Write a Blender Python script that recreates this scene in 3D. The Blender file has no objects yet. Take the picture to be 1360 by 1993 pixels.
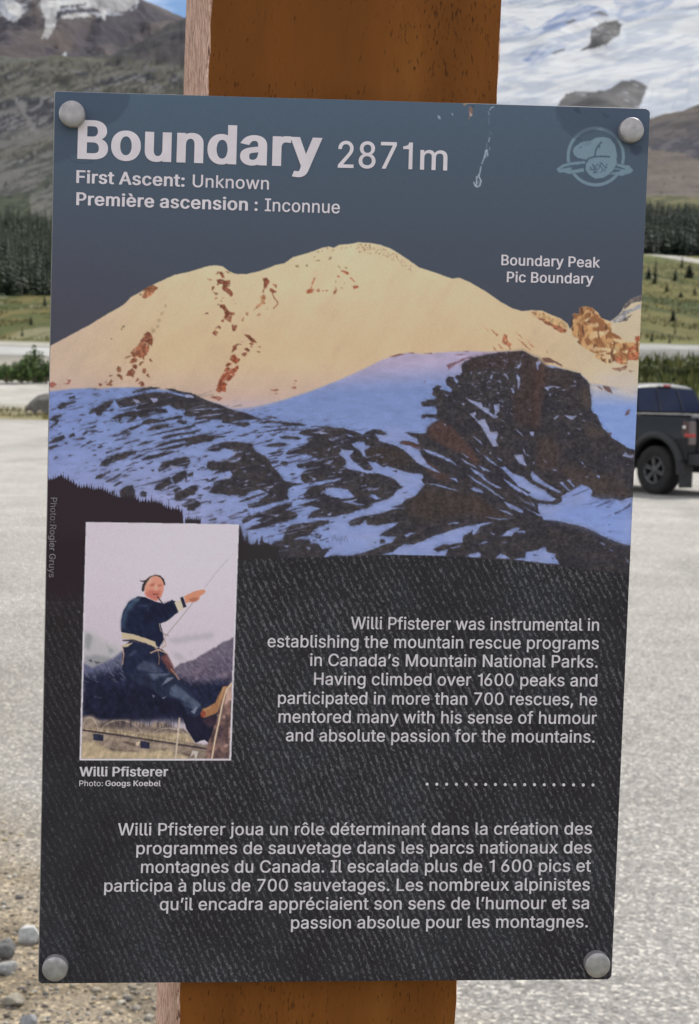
import bpy, bmesh, math, random
import numpy as np
from mathutils import Vector, Matrix

# ------------------------------------------------------------------ camera, sky, sun, exposure
SC = bpy.context.scene
COL = SC.collection
F_PX, CX, CY = 3000.0, 680.0, 996.5            # focal length and centre of the 1360 x 1993 photograph
EYE = 1.63
CAM = np.array([-0.05073, -0.72901, EYE])
YAW, PIT, ROL = math.radians(4.19923), math.radians(-4.3236), math.radians(1.58772)
SIGN_Z = EYE - 0.07373                          # height of the middle of the sign

def cam_axes():
    c, s = math.cos, math.sin
    fw = np.array([s(YAW)*c(PIT), c(YAW)*c(PIT), s(PIT)])
    rt = np.array([c(YAW), -s(YAW), 0.0])
    up = np.cross(rt, fw)
    return c(ROL)*rt + s(ROL)*up, -s(ROL)*rt + c(ROL)*up, fw
RT, UP, FW = cam_axes()
cd = bpy.data.cameras.new('camera'); cam = bpy.data.objects.new('camera', cd); COL.objects.link(cam)
cam.matrix_world = Matrix(((RT[0], UP[0], -FW[0], CAM[0]), (RT[1], UP[1], -FW[1], CAM[1]),
                           (RT[2], UP[2], -FW[2], CAM[2]), (0, 0, 0, 1)))
cd.sensor_fit = 'VERTICAL'; cd.sensor_height = 24.0; cd.lens = 24.0*F_PX/1993.0
cd.clip_start = 0.05; cd.clip_end = 40000
cd.dof.use_dof = True; cd.dof.focus_distance = 0.733; cd.dof.aperture_fstop = 24.0
SC.camera = cam

SUN_AZ, SUN_EL = math.radians(40), math.radians(50)
world = bpy.data.worlds.new('World'); SC.world = world; world.use_nodes = True
wn = world.node_tree; wn.nodes.clear()
w_out = wn.nodes.new('ShaderNodeOutputWorld'); w_bg = wn.nodes.new('ShaderNodeBackground')
w_sky = wn.nodes.new('ShaderNodeTexSky'); w_sky.sky_type = 'NISHITA'; w_sky.sun_disc = False
w_sky.sun_elevation = SUN_EL; w_sky.sun_rotation = SUN_AZ; w_sky.altitude = 2000; w_sky.dust_density = 0.0; w_sky.ozone_density = 2.2
w_tc = wn.nodes.new('ShaderNodeTexCoord'); w_map = wn.nodes.new('ShaderNodeMapping')
w_map.inputs['Scale'].default_value = (2.2, 2.2, 6.0); w_map.inputs['Location'].default_value = (0.9, 0.09, 2.6)
w_nz = wn.nodes.new('ShaderNodeTexNoise'); w_nz.inputs['Scale'].default_value = 2.0; w_nz.inputs['Detail'].default_value = 7
w_rp = wn.nodes.new('ShaderNodeValToRGB'); w_rp.color_ramp.elements[0].position = 0.42; w_rp.color_ramp.elements[1].position = 0.62
w_mx = wn.nodes.new('ShaderNodeMixRGB'); w_mx.inputs['Color2'].default_value = (19.0, 18.8, 18.6, 1)
wn.links.new(w_tc.outputs['Generated'], w_map.inputs['Vector']); wn.links.new(w_map.outputs[0], w_nz.inputs['Vector'])
wn.links.new(w_nz.outputs['Fac'], w_rp.inputs[0]); wn.links.new(w_rp.outputs[0], w_mx.inputs['Fac'])
wn.links.new(w_sky.outputs[0], w_mx.inputs['Color1']); wn.links.new(w_mx.outputs[0], w_bg.inputs['Color'])
w_bg.inputs['Strength'].default_value = 0.06
wn.links.new(w_bg.outputs[0], w_out.inputs[0])
sl = bpy.data.lights.new('sun', 'SUN'); sl.energy = 2.6; sl.angle = math.radians(0.53); sl.color = (1.0, 0.96, 0.9)
sun = bpy.data.objects.new('sun', sl); COL.objects.link(sun)
SUN_DIR = Vector((math.sin(SUN_AZ)*math.cos(SUN_EL), math.cos(SUN_AZ)*math.cos(SUN_EL), math.sin(SUN_EL)))
sun.rotation_euler = SUN_DIR.to_track_quat('Z', 'Y').to_euler()
SC.view_settings.view_transform = 'Standard'; SC.view_settings.look = 'None'
SC.view_settings.exposure = 0.86; SC.view_settings.gamma = 1.0

# ------------------------------------------------------------------ helpers
RND = random.Random(7)
NPR = np.random.default_rng(11)

def ray(u, v):
    d = RT*((u - CX)/F_PX) - UP*((v - CY)/F_PX) + FW
    return d/np.linalg.norm(d)

def on_plane(u, v, y):
    """photograph pixels -> points of the vertical plane at depth y (arrays or numbers)"""
    u = np.asarray(u, float); v = np.asarray(v, float)
    d = (u[..., None]-CX)/F_PX*RT - (v[..., None]-CY)/F_PX*UP + FW
    t = (y - CAM[1])/d[..., 1]
    return CAM + d*t[..., None]

def hash2(ix, iy, seed):
    h = (ix.astype(np.int64)*374761393 + iy.astype(np.int64)*668265263 + seed*974711) & 0xffffffff
    h = ((h ^ (h >> 13))*1274126177) & 0xffffffff
    h = ((h ^ (h >> 16))*2246822519) & 0xffffffff
    return (h ^ (h >> 15)).astype(np.float64)/4294967295.0

def vnoise(x, y, seed=0):
    x = np.asarray(x, float); y = np.asarray(y, float)
    ix = np.floor(x); iy = np.floor(y); fx = x-ix; fy = y-iy
    fx = fx*fx*(3-2*fx); fy = fy*fy*(3-2*fy)
    a = hash2(ix, iy, seed); b = hash2(ix+1, iy, seed); c = hash2(ix, iy+1, seed); d = hash2(ix+1, iy+1, seed)
    return (a*(1-fx)+b*fx)*(1-fy) + (c*(1-fx)+d*fx)*fy

def fbm(x, y, seed=0, octv=4, gain=0.5):
    s = 0.0; a = 1.0; n = 0.0
    for k in range(octv):
        s = s + a*vnoise(x*2**k, y*2**k, seed+17*k); n += a; a *= gain
    return s/n

def sstep(a, b, x):
    t = np.clip((np.asarray(x, float)-a)/(b-a), 0, 1)
    return t*t*(3-2*t)

def lin(c):
    c = np.asarray(c, float)/255.0
    return np.where(c <= 0.04045, c/12.92, ((c+0.055)/1.055)**2.4)

def link(ob, parent=None):
    COL.objects.link(ob)
    if parent is not None:
        ob.parent = parent
    return ob

def tag(o, label=None, cat=None, group=None, kind=None):
    if label: o['label'] = label
    if cat: o['category'] = cat
    if group: o['group'] = group
    if kind: o['kind'] = kind
    return o

def empty(name, loc=(0, 0, 0), rz=0.0):
    o = bpy.data.objects.new(name, None); o.empty_display_size = 0.2
    o.location = loc; o.rotation_euler = (0, 0, rz)
    return link(o)

def fast_mesh(name, verts, quads, mats, cols=None, parent=None, smooth=False, cname='tint'):
    """numpy verts (n,3) and faces (m,3 or 4) -> one object; cols (n,3) become a colour attribute"""
    me = bpy.data.meshes.new(name)
    verts = np.ascontiguousarray(verts, np.float32); quads = np.ascontiguousarray(quads, np.int32)
    n, (m, k) = len(verts), quads.shape
    me.vertices.add(n); me.vertices.foreach_set('co', verts.ravel())
    me.loops.add(m*k); me.loops.foreach_set('vertex_index', quads.ravel())
    me.polygons.add(m); me.polygons.foreach_set('loop_start', np.arange(0, m*k, k, dtype=np.int32))
    me.polygons.foreach_set('loop_total', np.full(m, k, np.int32))
    me.update(calc_edges=True)
    if cols is not None:
        at = me.color_attributes.new(cname, 'FLOAT_COLOR', 'POINT')
        c4 = np.ones((n, 4), np.float32); c4[:, :3] = cols
        at.data.foreach_set('color', c4.ravel())
    if smooth: me.polygons.foreach_set('use_smooth', np.ones(m, bool))
    for mm in (mats if isinstance(mats, (list, tuple)) else [mats]): me.materials.append(mm)
    return link(bpy.data.objects.new(name, me), parent)

def bm_obj(name, bm, mats, parent=None, smooth=False):
    me = bpy.data.meshes.new(name); bm.normal_update(); bm.to_mesh(me); bm.free()
    for mm in (mats if isinstance(mats, (list, tuple)) else [mats]): me.materials.append(mm)
    if smooth:
        for p in me.polygons: p.use_smooth = True
    return link(bpy.data.objects.new(name, me), parent)

# ------------------------------------------------------------------ materials
def mat(name, col=(0.5, 0.5, 0.5), rough=0.6, metal=0.0, spec=0.5):
    m = bpy.data.materials.new(name); m.use_nodes = True
    b = m.node_tree.nodes['Principled BSDF']
    b.inputs['Base Color'].default_value = (*col, 1); b.inputs['Roughness'].default_value = rough
    b.inputs['Metallic'].default_value = metal; b.inputs['Specular IOR Level'].default_value = spec
    return m

def nd(m, kind, **kw):
    n = m.node_tree.nodes.new(kind)
    for k, v in kw.items():
        if k in n.inputs: n.inputs[k].default_value = v
        else: setattr(n, k, v)
    return n

def ln(m, a, b): m.node_tree.links.new(a, b)
def bsdf(m): return m.node_tree.nodes['Principled BSDF']

def ramp(m, stops):
    n = m.node_tree.nodes.new('ShaderNodeValToRGB'); r = n.color_ramp
    while len(r.elements) < len(stops): r.elements.new(0.5)
    for e, (p, c) in zip(r.elements, stops):
        e.position = p; e.color = (*c, 1) if len(c) == 3 else c
    return n

def noise_mat(name, c1, c2, scale, rough=0.8, detail=6, bump=0.0, bscale=None, metal=0.0, stretch=None, lo=0.35, hi=0.65, spec=0.4, dist=0.01):
    m = mat(name, c1, rough, metal, spec)
    tc = nd(m, 'ShaderNodeTexCoord'); src = tc.outputs['Object']
    if stretch:
        mp = nd(m, 'ShaderNodeMapping', Scale=stretch); ln(m, src, mp.inputs['Vector']); src = mp.outputs[0]
    nz = nd(m, 'ShaderNodeTexNoise', Scale=scale, Detail=detail); ln(m, src, nz.inputs['Vector'])
    rp = ramp(m, [(lo, c1), (hi, c2)]); ln(m, nz.outputs['Fac'], rp.inputs[0]); ln(m, rp.outputs[0], bsdf(m).inputs['Base Color'])
    if bump:
        n2 = nd(m, 'ShaderNodeTexNoise', Scale=bscale or scale*3, Detail=8); ln(m, src, n2.inputs['Vector'])
        bp = nd(m, 'ShaderNodeBump', Strength=bump, Distance=dist); ln(m, n2.outputs['Fac'], bp.inputs['Height'])
        ln(m, bp.outputs[0], bsdf(m).inputs['Normal'])
    return m

def tint_mat(name, rough=0.85, spec=0.2, nscale=None, namt=0.0, bump=0.0, bscale=1.0, bdist=0.1, coord='Object'):
    """base colour from the mesh's own colour attribute, with fine procedural mottling"""
    m = mat(name, (0.5, 0.5, 0.5), rough, 0, spec)
    at = nd(m, 'ShaderNodeAttribute', attribute_name='tint'); out = at.outputs['Color']
    tc = nd(m, 'ShaderNodeTexCoord')
    if nscale:
        nz = nd(m, 'ShaderNodeTexNoise', Scale=nscale, Detail=6); ln(m, tc.outputs[coord], nz.inputs['Vector'])
        mr = nd(m, 'ShaderNodeMapRange'); mr.inputs['From Min'].default_value = 0.3; mr.inputs['From Max'].default_value = 0.7
        mr.inputs['To Min'].default_value = 1-namt; mr.inputs['To Max'].default_value = 1+namt
        ln(m, nz.outputs['Fac'], mr.inputs['Value'])
        mx = nd(m, 'ShaderNodeVectorMath', operation='SCALE'); ln(m, out, mx.inputs[0]); ln(m, mr.outputs[0], mx.inputs['Scale'])
        out = mx.outputs[0]
    ln(m, out, bsdf(m).inputs['Base Color'])
    if bump:
        n2 = nd(m, 'ShaderNodeTexNoise', Scale=bscale, Detail=8); ln(m, tc.outputs[coord], n2.inputs['Vector'])
        bp = nd(m, 'ShaderNodeBump', Strength=bump, Distance=bdist); ln(m, n2.outputs['Fac'], bp.inputs['Height'])
        ln(m, bp.outputs[0], bsdf(m).inputs['Normal'])
    return m
GLYPHS = {
44: (188, [[38,-119,68,71,137,71,84,-119]]),
46: (188, [[95,-4,83,-3,73,1,63,9,55,18,51,29,50,41,51,53,55,64,63,73,73,81,83,85,95,87,107,85,118,81,128,73,135,64,140,53,141,41,140,29,135,18,128,9,118,1,107,-3]]),
48: (453, [[227,-7,191,-3,158,7,130,24,105,48,85,77,69,113,57,155,50,202,48,254,50,306,57,353,69,395,85,431,106,461,130,484,159,502,191,512,227,516,262,512,295,502,323,484,348,461,368,431,384,395,396,353,403,306,405,254,403,202,396,155,384,113,368,77,348,48,323,24,295,7,263,-3], [227,50,250,52,271,60,290,74,306,92,320,116,330,144,338,176,342,213,344,254,342,295,338,332,330,365,320,393,306,416,290,435,271,449,250,457,227,460,203,457,182,449,163,435,147,416,134,393,123,365,115,332,111,295,109,254,111,213,115,176,123,144,134,116,147,92,163,74,182,60,203,52]]),
49: (453, [[76,0,76,55,391,55,391,0], [276,509,276,0,212,0,212,448,209,448,86,358,86,427,198,509]]),
50: (453, [[64,0,64,47,234,229,282,282,294,298,303,312,311,327,316,341,319,356,320,371,319,389,315,405,308,419,298,431,287,441,273,449,258,455,241,458,224,460,205,458,188,454,172,447,159,438,148,427,139,413,132,398,128,381,127,362,66,362,68,391,75,418,86,442,102,464,121,482,143,496,168,507,196,513,225,516,254,513,281,507,306,497,328,482,346,465,361,445,372,423,379,398,381,372,380,354,377,336,371,318,363,299,351,280,336,259,317,235,294,209,267,180,153,60,153,57,389,57,389,0]]),
54: (453, [[226,-7,196,-4,168,3,142,15,119,31,100,51,84,74,73,101,66,130,64,162,65,187,71,212,80,239,93,268,112,302,137,340,252,509,322,509,151,261,145,261,151,270,157,279,165,288,174,295,184,302,196,307,208,311,221,313,235,314,265,312,291,305,316,295,337,280,355,262,370,240,380,215,387,187,389,157,387,127,379,98,368,73,352,50,333,30,310,14,284,3,257,-4], [226,48,245,50,263,55,279,63,293,73,304,86,314,101,322,119,326,137,327,157,326,178,322,196,314,213,304,228,293,241,279,251,263,259,245,264,226,265,207,264,190,259,174,252,160,241,148,229,138,214,131,197,126,179,125,158,126,138,131,119,138,102,148,86,160,73,174,63,190,55,207,50]]),
55: (453, [[97,0,323,448,323,452,62,452,62,509,391,509,391,449,165,0]]),
56: (453, [[226,-7,193,-5,163,1,136,11,111,25,91,42,74,62,62,84,54,109,52,135,53,156,58,176,65,195,75,212,87,228,101,241,117,252,134,260,153,265,153,267,129,276,109,289,93,308,80,330,73,354,70,380,73,405,79,429,90,450,106,469,124,485,146,498,170,508,197,514,226,516,255,514,282,508,306,498,328,485,346,469,361,450,373,429,379,405,382,380,379,354,372,330,359,308,343,289,323,276,300,267,300,265,319,260,335,252,351,241,365,228,377,212,387,195,395,176,399,156,401,135,398,109,391,84,378,62,362,42,341,25,317,11,289,1,259,-5], [226,49,248,50,267,54,285,60,300,69,313,79,323,91,331,106,335,121,337,139,335,157,330,173,322,189,312,202,298,213,283,223,265,230,247,234,226,235,206,234,187,230,169,223,154,213,140,202,130,189,122,173,117,157,115,139,117,121,121,106,129,91,139,79,152,69,167,60,185,54,205,50], [226,290,244,291,260,294,274,300,287,308,298,318,307,330,314,344,318,359,319,376,318,392,314,407,308,420,299,432,288,442,275,449,260,455,244,459,226,460,208,459,192,455,177,449,164,442,153,432,145,420,138,407,134,392,133,376,134,359,138,344,145,330,154,318,165,308,178,300,193,294,209,291]]),
58: (188, [[95,-4,83,-3,73,1,63,9,55,18,51,29,50,41,51,53,55,64,63,73,73,81,83,85,95,87,107,85,118,81,128,73,135,64,140,53,141,41,140,29,135,18,128,9,118,1,107,-3], [95,271,83,272,73,277,63,284,55,294,51,304,50,316,51,328,55,339,63,349,73,356,83,360,95,362,107,360,118,356,128,349,135,339,140,328,141,316,140,304,135,294,128,284,118,277,107,272]]),
65: (480, [[16,0,201,509,276,509,463,0,395,0,287,302,264,372,232,478,245,478,213,371,191,302,85,0], [110,142,110,199,370,199,370,142]]),
66: (456, [[60,0,60,509,241,509,274,507,304,501,329,491,350,477,367,461,381,442,390,421,396,398,398,374,397,353,393,336,387,320,378,307,368,295,356,286,343,278,329,272,315,267,315,262,331,260,347,254,363,245,378,234,391,220,402,203,411,184,416,161,418,136,416,111,410,88,400,67,386,48,368,31,344,18,317,8,284,2,247,0], [125,57,245,57,281,60,309,67,330,80,344,96,353,115,355,137,354,153,350,169,342,184,333,197,320,209,306,218,289,225,269,229,248,231,125,231], [125,285,238,285,256,287,273,290,288,296,302,304,314,314,323,326,330,340,335,355,336,372,333,393,326,412,313,429,294,442,270,449,240,452,125,452]]),
67: (510, [[267,-7,225,-3,186,7,150,25,119,49,92,79,70,115,53,157,44,203,40,254,44,305,53,352,70,393,92,429,119,459,150,484,186,501,225,512,267,516,293,514,317,511,340,504,362,496,383,485,402,471,419,456,435,438,448,418,459,397,467,373,473,348,408,348,404,365,397,380,389,395,380,407,369,418,357,428,344,437,330,444,315,449,300,453,284,455,267,456,237,453,209,445,184,432,161,414,141,391,125,364,113,332,106,295,103,254,106,213,113,177,125,145,141,117,161,94,184,76,210,63,237,56,267,53,284,54,300,56,315,60,330,65,344,72,357,81,369,90,380,102,389,114,397,128,404,144,408,160,473,160,467,135,459,112,448,91,435,71,420,53,402,38,383,24,363,13,341,5,317,-2,293,-6]]),
70: (410, [[60,0,60,509,369,509,369,452,125,452,125,278,346,278,346,221,125,221,125,0]]),
71: (520, [[269,-7,225,-3,185,7,149,25,118,49,91,79,69,116,53,157,43,203,40,254,43,305,53,352,69,393,91,429,117,459,149,484,184,501,223,512,265,516,291,514,316,510,340,504,363,494,384,483,403,469,421,453,436,436,449,416,460,395,468,373,474,349,408,349,402,365,395,379,387,393,378,406,368,417,356,427,344,436,330,443,315,448,300,453,283,455,265,456,236,453,209,445,183,432,160,414,141,392,125,364,113,332,106,295,103,254,106,213,113,177,125,145,141,117,161,95,184,76,210,63,238,56,269,53,296,55,322,61,345,71,365,85,382,102,396,123,407,147,413,173,415,202,434,199,283,199,283,256,478,256,478,200,475,160,466,124,451,91,431,62,406,38,377,19,344,5,308,-4]]),
72: (517, [[60,0,60,509,125,509,125,289,392,289,392,509,457,509,457,0,392,0,392,232,125,232,125,0]]),
73: (300, [[31,0,31,57,118,57,118,452,31,452,31,509,269,509,269,452,183,452,183,57,269,57,269,0]]),
75: (467, [[104,145,104,216,139,261,174,303,212,344,364,509,448,509,231,276,228,276], [60,0,60,509,125,509,125,334,124,225,125,193,125,0], [372,0,188,259,228,309,449,0]]),
76: (393, [[60,0,60,509,125,509,125,57,361,57,361,0]]),
77: (628, [[60,0,60,509,152,509,277,187,287,159,299,123,311,84,322,49,307,49,318,83,330,121,342,158,352,187,476,509,568,509,568,0,504,0,504,291,504,327,505,369,506,413,507,457,513,457,498,409,482,363,467,322,456,291,342,0,286,0,170,291,159,321,145,361,129,408,112,457,119,457,120,416,121,372,122,328,122,291,122,0]]),
78: (523, [[60,0,60,509,136,509,343,183,363,151,388,107,414,55,405,54,401,108,399,157,399,195,399,509,463,509,463,0,387,0,202,290,177,331,148,381,108,452,119,454,122,384,124,328,125,291,125,0]]),
80: (445, [[60,0,60,509,235,509,272,506,305,499,332,487,356,471,375,452,390,430,400,404,407,377,409,348,407,318,400,291,390,265,375,243,356,223,332,207,305,195,272,188,235,186,109,186,109,242,233,242,257,244,279,248,297,256,312,266,324,279,333,294,339,310,343,328,344,348,343,367,339,385,333,402,324,416,312,428,297,439,279,446,257,451,232,452,125,452,125,0]]),
82: (449, [[60,0,60,509,236,509,273,506,305,500,333,489,356,473,376,455,390,433,401,408,407,381,409,352,407,323,401,296,390,271,376,250,356,232,333,217,305,206,273,200,236,198,96,198,96,255,234,255,258,256,280,260,298,267,313,276,325,287,334,300,340,316,344,333,345,352,344,371,340,389,334,405,325,419,313,430,298,440,279,446,258,451,233,452,125,452,125,0], [353,0,230,229,303,229,428,0]]),
85: (517, [[259,-8,220,-6,186,2,154,15,126,33,103,55,85,80,71,108,63,140,60,173,60,509,124,509,124,178,126,155,132,133,141,113,153,95,169,80,187,68,208,59,232,53,259,52,285,53,309,59,331,68,349,80,364,95,377,113,385,133,391,155,393,178,393,509,457,509,457,173,454,140,446,108,433,80,414,55,391,33,363,15,332,2,297,-6]]),
87: (686, [[155,0,16,509,82,509,163,196,175,145,187,94,197,40,189,40,200,94,211,145,224,196,306,509,380,509,462,196,474,145,486,94,497,40,488,40,499,94,510,145,523,196,603,509,670,509,530,0,455,0,368,323,351,391,336,475,350,475,335,395,318,323,230,0]]),
97: (389, [[160,-9,137,-7,115,-3,94,5,76,15,60,29,48,45,38,63,32,84,30,108,32,128,36,146,43,161,53,174,64,184,78,193,92,200,108,206,125,211,178,220,234,227,247,229,257,231,265,235,271,240,274,246,276,255,276,257,275,272,272,285,267,297,260,307,251,315,240,322,227,327,212,330,196,331,178,330,163,327,149,322,137,316,127,309,118,301,110,292,104,283,100,274,41,291,51,313,64,331,79,346,95,358,114,368,133,375,153,380,173,383,194,384,208,384,223,382,239,379,255,375,271,369,286,360,300,350,312,336,322,320,330,301,335,278,337,251,337,0,277,0,277,52,272,52,267,43,260,34,252,25,242,16,229,8,215,1,199,-4,181,-7], [170,45,192,47,211,51,228,59,242,68,254,80,263,93,270,108,274,122,276,138,276,190,272,187,267,184,259,182,231,176,200,171,175,168,134,159,122,153,112,147,103,139,97,130,93,118,92,105,93,93,96,82,102,72,109,64,119,57,130,52,142,48,156,46]]),
98: (424, [[229,-8,208,-7,189,-3,172,4,159,12,147,21,138,31,118,59,112,59,112,0,53,0,53,509,114,509,114,319,118,319,137,346,147,355,158,364,171,373,188,379,207,383,229,384,259,382,287,374,313,361,335,342,354,320,370,293,381,261,388,227,390,189,388,151,381,116,370,84,355,57,336,34,313,16,288,3,260,-6], [220,47,242,49,262,55,279,66,294,80,306,97,316,117,323,139,327,163,328,189,327,215,323,239,316,261,307,281,295,298,280,311,262,322,243,328,220,330,198,328,178,322,161,312,147,299,134,282,125,263,118,241,114,216,113,189,114,162,118,138,125,115,135,95,147,78,162,65,179,55,198,49]]),
99: (396, [[207,-8,174,-5,144,3,117,16,93,35,72,58,56,85,44,116,37,150,34,187,37,225,44,260,56,291,72,318,93,341,117,360,144,374,174,382,207,384,226,384,243,381,260,377,276,371,291,364,305,356,318,346,330,335,340,322,349,308,356,293,362,277,303,262,300,272,295,281,290,289,284,297,278,304,270,311,261,316,252,321,242,325,231,328,220,329,207,330,184,328,163,321,145,310,130,296,118,278,108,258,102,236,98,212,96,187,98,163,102,139,108,117,118,97,130,80,145,66,163,55,184,49,207,46,220,47,232,49,243,52,253,55,262,60,271,66,279,73,285,80,292,89,297,98,301,107,304,117,363,102,357,86,350,70,341,56,331,43,319,32,306,21,292,12,277,5,261,-1,244,-5,226,-7]]),
100: (424, [[195,-8,165,-6,137,3,111,16,89,34,70,57,55,84,43,116,36,151,34,189,36,227,43,261,55,293,70,320,89,342,112,361,137,374,165,382,196,384,218,383,237,379,253,373,267,364,278,355,287,346,306,319,311,319,311,509,372,509,372,0,313,0,313,59,307,59,287,31,277,21,266,12,252,4,236,-3,217,-7], [205,47,226,49,246,55,263,65,278,78,290,95,299,115,306,138,310,162,312,189,310,216,306,241,300,263,290,282,278,299,263,312,246,322,227,328,205,330,182,328,162,322,145,311,130,298,118,281,108,261,102,239,98,215,96,189,98,163,102,139,109,117,118,97,130,80,145,66,162,55,182,49]]),
101: (404, [[212,-8,177,-5,145,3,117,16,92,35,72,58,56,85,44,116,37,150,34,187,36,224,44,258,55,290,71,317,91,340,115,359,142,373,172,382,205,384,226,383,246,380,266,374,285,366,303,355,319,341,334,324,347,305,357,282,365,256,370,227,371,194,371,169,75,169,75,221,338,221,310,202,308,226,304,248,298,269,288,286,277,301,263,314,246,323,227,328,205,330,183,328,164,323,146,313,131,301,119,286,109,270,102,251,97,231,96,211,96,178,98,151,102,127,110,106,121,88,135,73,151,61,169,53,190,48,212,46,227,47,241,49,254,53,265,58,276,65,285,73,294,82,300,93,306,105,365,91,358,72,348,55,335,39,320,26,302,14,283,4,261,-3,237,-7]]),
102: (254, [[228,379,228,327,6,327,6,379], [81,0,81,432,82,452,87,470,96,486,107,499,120,510,135,519,152,525,169,529,187,530,222,527,243,521,227,468,215,472,195,474,178,472,164,468,154,460,147,449,143,435,142,419,142,0]]),
103: (425, [[207,-151,180,-149,156,-146,134,-140,114,-132,97,-122,82,-110,70,-97,59,-84,51,-69,101,-41,122,-66,131,-74,142,-82,154,-88,169,-93,187,-96,207,-97,236,-95,261,-87,282,-75,298,-58,308,-34,311,-6,311,68,306,68,287,41,277,32,266,23,252,16,236,10,217,6,195,5,165,7,138,14,113,27,90,43,71,65,55,90,43,120,36,154,34,191,36,229,43,263,55,293,71,320,90,342,112,361,138,374,166,382,196,384,218,383,237,379,253,373,267,365,279,356,288,346,308,319,313,319,313,379,372,379,372,-9,370,-40,363,-67,350,-90,334,-109,314,-124,291,-136,265,-144,237,-149], [205,59,227,61,246,66,264,75,278,87,290,103,300,121,307,142,311,166,312,193,311,219,307,242,300,264,291,283,279,299,264,312,247,322,227,328,205,330,182,328,163,322,145,312,130,298,118,282,109,262,102,241,98,218,96,193,98,167,102,144,109,123,118,104,131,88,145,76,163,66,183,61]]),
104: (410, [[114,227,114,0,53,0,53,509,114,509,114,287,102,287,116,319,132,344,152,362,175,374,200,382,227,384,252,383,275,377,295,369,313,356,328,340,341,321,350,298,355,271,357,240,357,0,296,0,296,235,293,263,286,286,273,304,256,318,235,326,210,329,192,328,176,324,161,317,147,308,136,297,126,283,119,266,115,248]]),
105: (167, [[53,0,53,379,114,379,114,0], [84,443,73,444,63,448,54,455,47,463,43,472,41,483,43,494,47,504,54,512,63,518,73,522,84,524,95,522,105,518,114,512,121,504,125,494,126,483,125,472,121,463,114,455,105,448,95,444]]),
106: (167, [[53,379,114,379,114,-30,112,-52,108,-72,102,-90,92,-106,80,-119,65,-129,47,-137,27,-141,4,-143,-10,-143,-10,-87,2,-87,18,-85,31,-80,40,-72,47,-61,51,-46,53,-29], [83,443,72,444,62,448,53,455,47,463,42,472,41,483,42,494,47,504,53,512,62,518,72,522,83,524,95,522,105,518,114,512,120,504,125,494,126,483,125,472,120,463,114,455,105,448,95,444]]),
107: (381, [[110,137,110,212,121,212,284,379,360,379,184,199,177,199], [53,0,53,509,114,509,114,0], [294,0,148,186,191,229,372,0]]),
108: (189, [[139,-2,112,0,91,8,74,20,62,37,55,59,53,84,53,509,114,509,114,99,114,83,117,71,120,62,126,57,135,53,146,52,160,53,170,54,181,3,162,-1]]),
109: (610, [[53,0,53,379,112,379,112,295,108,295,114,314,122,331,132,346,144,358,158,368,172,376,187,382,203,385,219,386,245,383,268,375,287,361,303,342,314,320,321,295,312,295,318,312,326,329,337,343,350,356,364,366,381,375,398,381,417,385,437,386,458,385,478,380,497,372,514,361,529,346,541,328,550,307,555,283,557,255,557,0,496,0,496,254,493,279,485,298,473,313,456,323,438,329,419,330,402,329,387,326,374,320,363,312,353,302,345,290,340,277,336,263,335,247,335,0,274,0,274,260,272,280,265,297,253,311,238,322,220,328,199,330,185,329,171,326,158,320,145,312,135,302,126,289,119,274,115,257,114,238,114,0]]),
110: (410, [[114,227,114,0,53,0,53,379,112,379,112,287,102,287,116,319,132,344,152,362,175,374,200,382,227,384,252,383,275,377,295,369,313,356,328,340,341,321,350,298,355,271,357,240,357,0,296,0,296,235,293,263,286,286,273,304,256,318,235,326,210,329,192,328,176,324,161,317,147,308,136,297,126,283,119,266,115,248]]),
111: (415, [[207,-8,174,-5,144,3,117,16,93,35,72,58,56,85,44,116,37,150,34,187,37,225,44,260,56,291,72,318,93,341,117,360,144,374,174,382,207,384,241,382,271,374,299,360,323,341,343,318,359,291,371,260,379,225,381,187,379,150,371,116,359,85,343,58,323,35,299,16,271,3,241,-5], [207,46,231,49,252,55,270,66,285,80,298,97,307,117,314,139,318,163,319,187,318,212,314,236,307,258,298,278,285,296,270,310,252,321,231,328,207,330,184,328,163,321,145,310,130,296,118,278,108,258,102,236,98,212,96,187,98,163,102,139,108,117,118,97,130,80,145,66,163,55,184,49]]),
112: (424, [[53,-143,53,379,112,379,112,319,118,319,137,346,147,355,158,364,171,373,188,379,207,383,229,384,259,382,287,374,313,361,335,342,354,320,370,293,381,261,388,227,390,189,388,151,381,116,370,84,355,57,336,34,313,16,288,3,260,-6,229,-8,208,-7,189,-3,173,4,159,12,147,21,138,31,118,59,114,59,114,-143], [220,47,242,49,262,55,279,66,294,80,306,97,316,117,323,139,327,163,328,189,327,215,323,239,316,261,307,281,295,298,280,311,262,322,243,328,220,330,198,328,178,322,161,312,147,299,134,282,125,263,118,241,114,216,113,189,114,162,118,138,125,115,135,95,147,78,162,65,179,55,198,49]]),
113: (424, [[372,-143,311,-143,311,59,306,59,287,31,277,21,266,12,252,4,236,-3,217,-7,195,-8,165,-6,137,3,111,16,89,34,70,57,55,84,43,116,36,151,34,189,36,227,43,261,55,293,70,320,89,342,112,361,137,374,165,382,196,384,218,383,237,379,253,373,267,364,278,355,287,346,307,319,313,319,313,379,372,379], [205,47,226,49,246,55,263,65,278,78,290,95,299,115,306,138,310,162,312,189,310,216,306,241,300,263,290,282,278,299,263,312,246,322,227,328,205,330,182,328,162,322,145,311,130,298,118,281,108,261,102,239,98,215,96,189,98,163,102,139,109,117,118,97,130,80,145,66,162,55,182,49]]),
114: (259, [[53,0,53,379,112,379,112,321,115,321,124,339,137,354,152,367,171,377,191,383,213,385,229,384,243,384,243,322,230,324,207,326,190,324,174,321,159,315,146,306,135,296,126,284,119,269,115,254,114,237,114,0]]),
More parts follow.
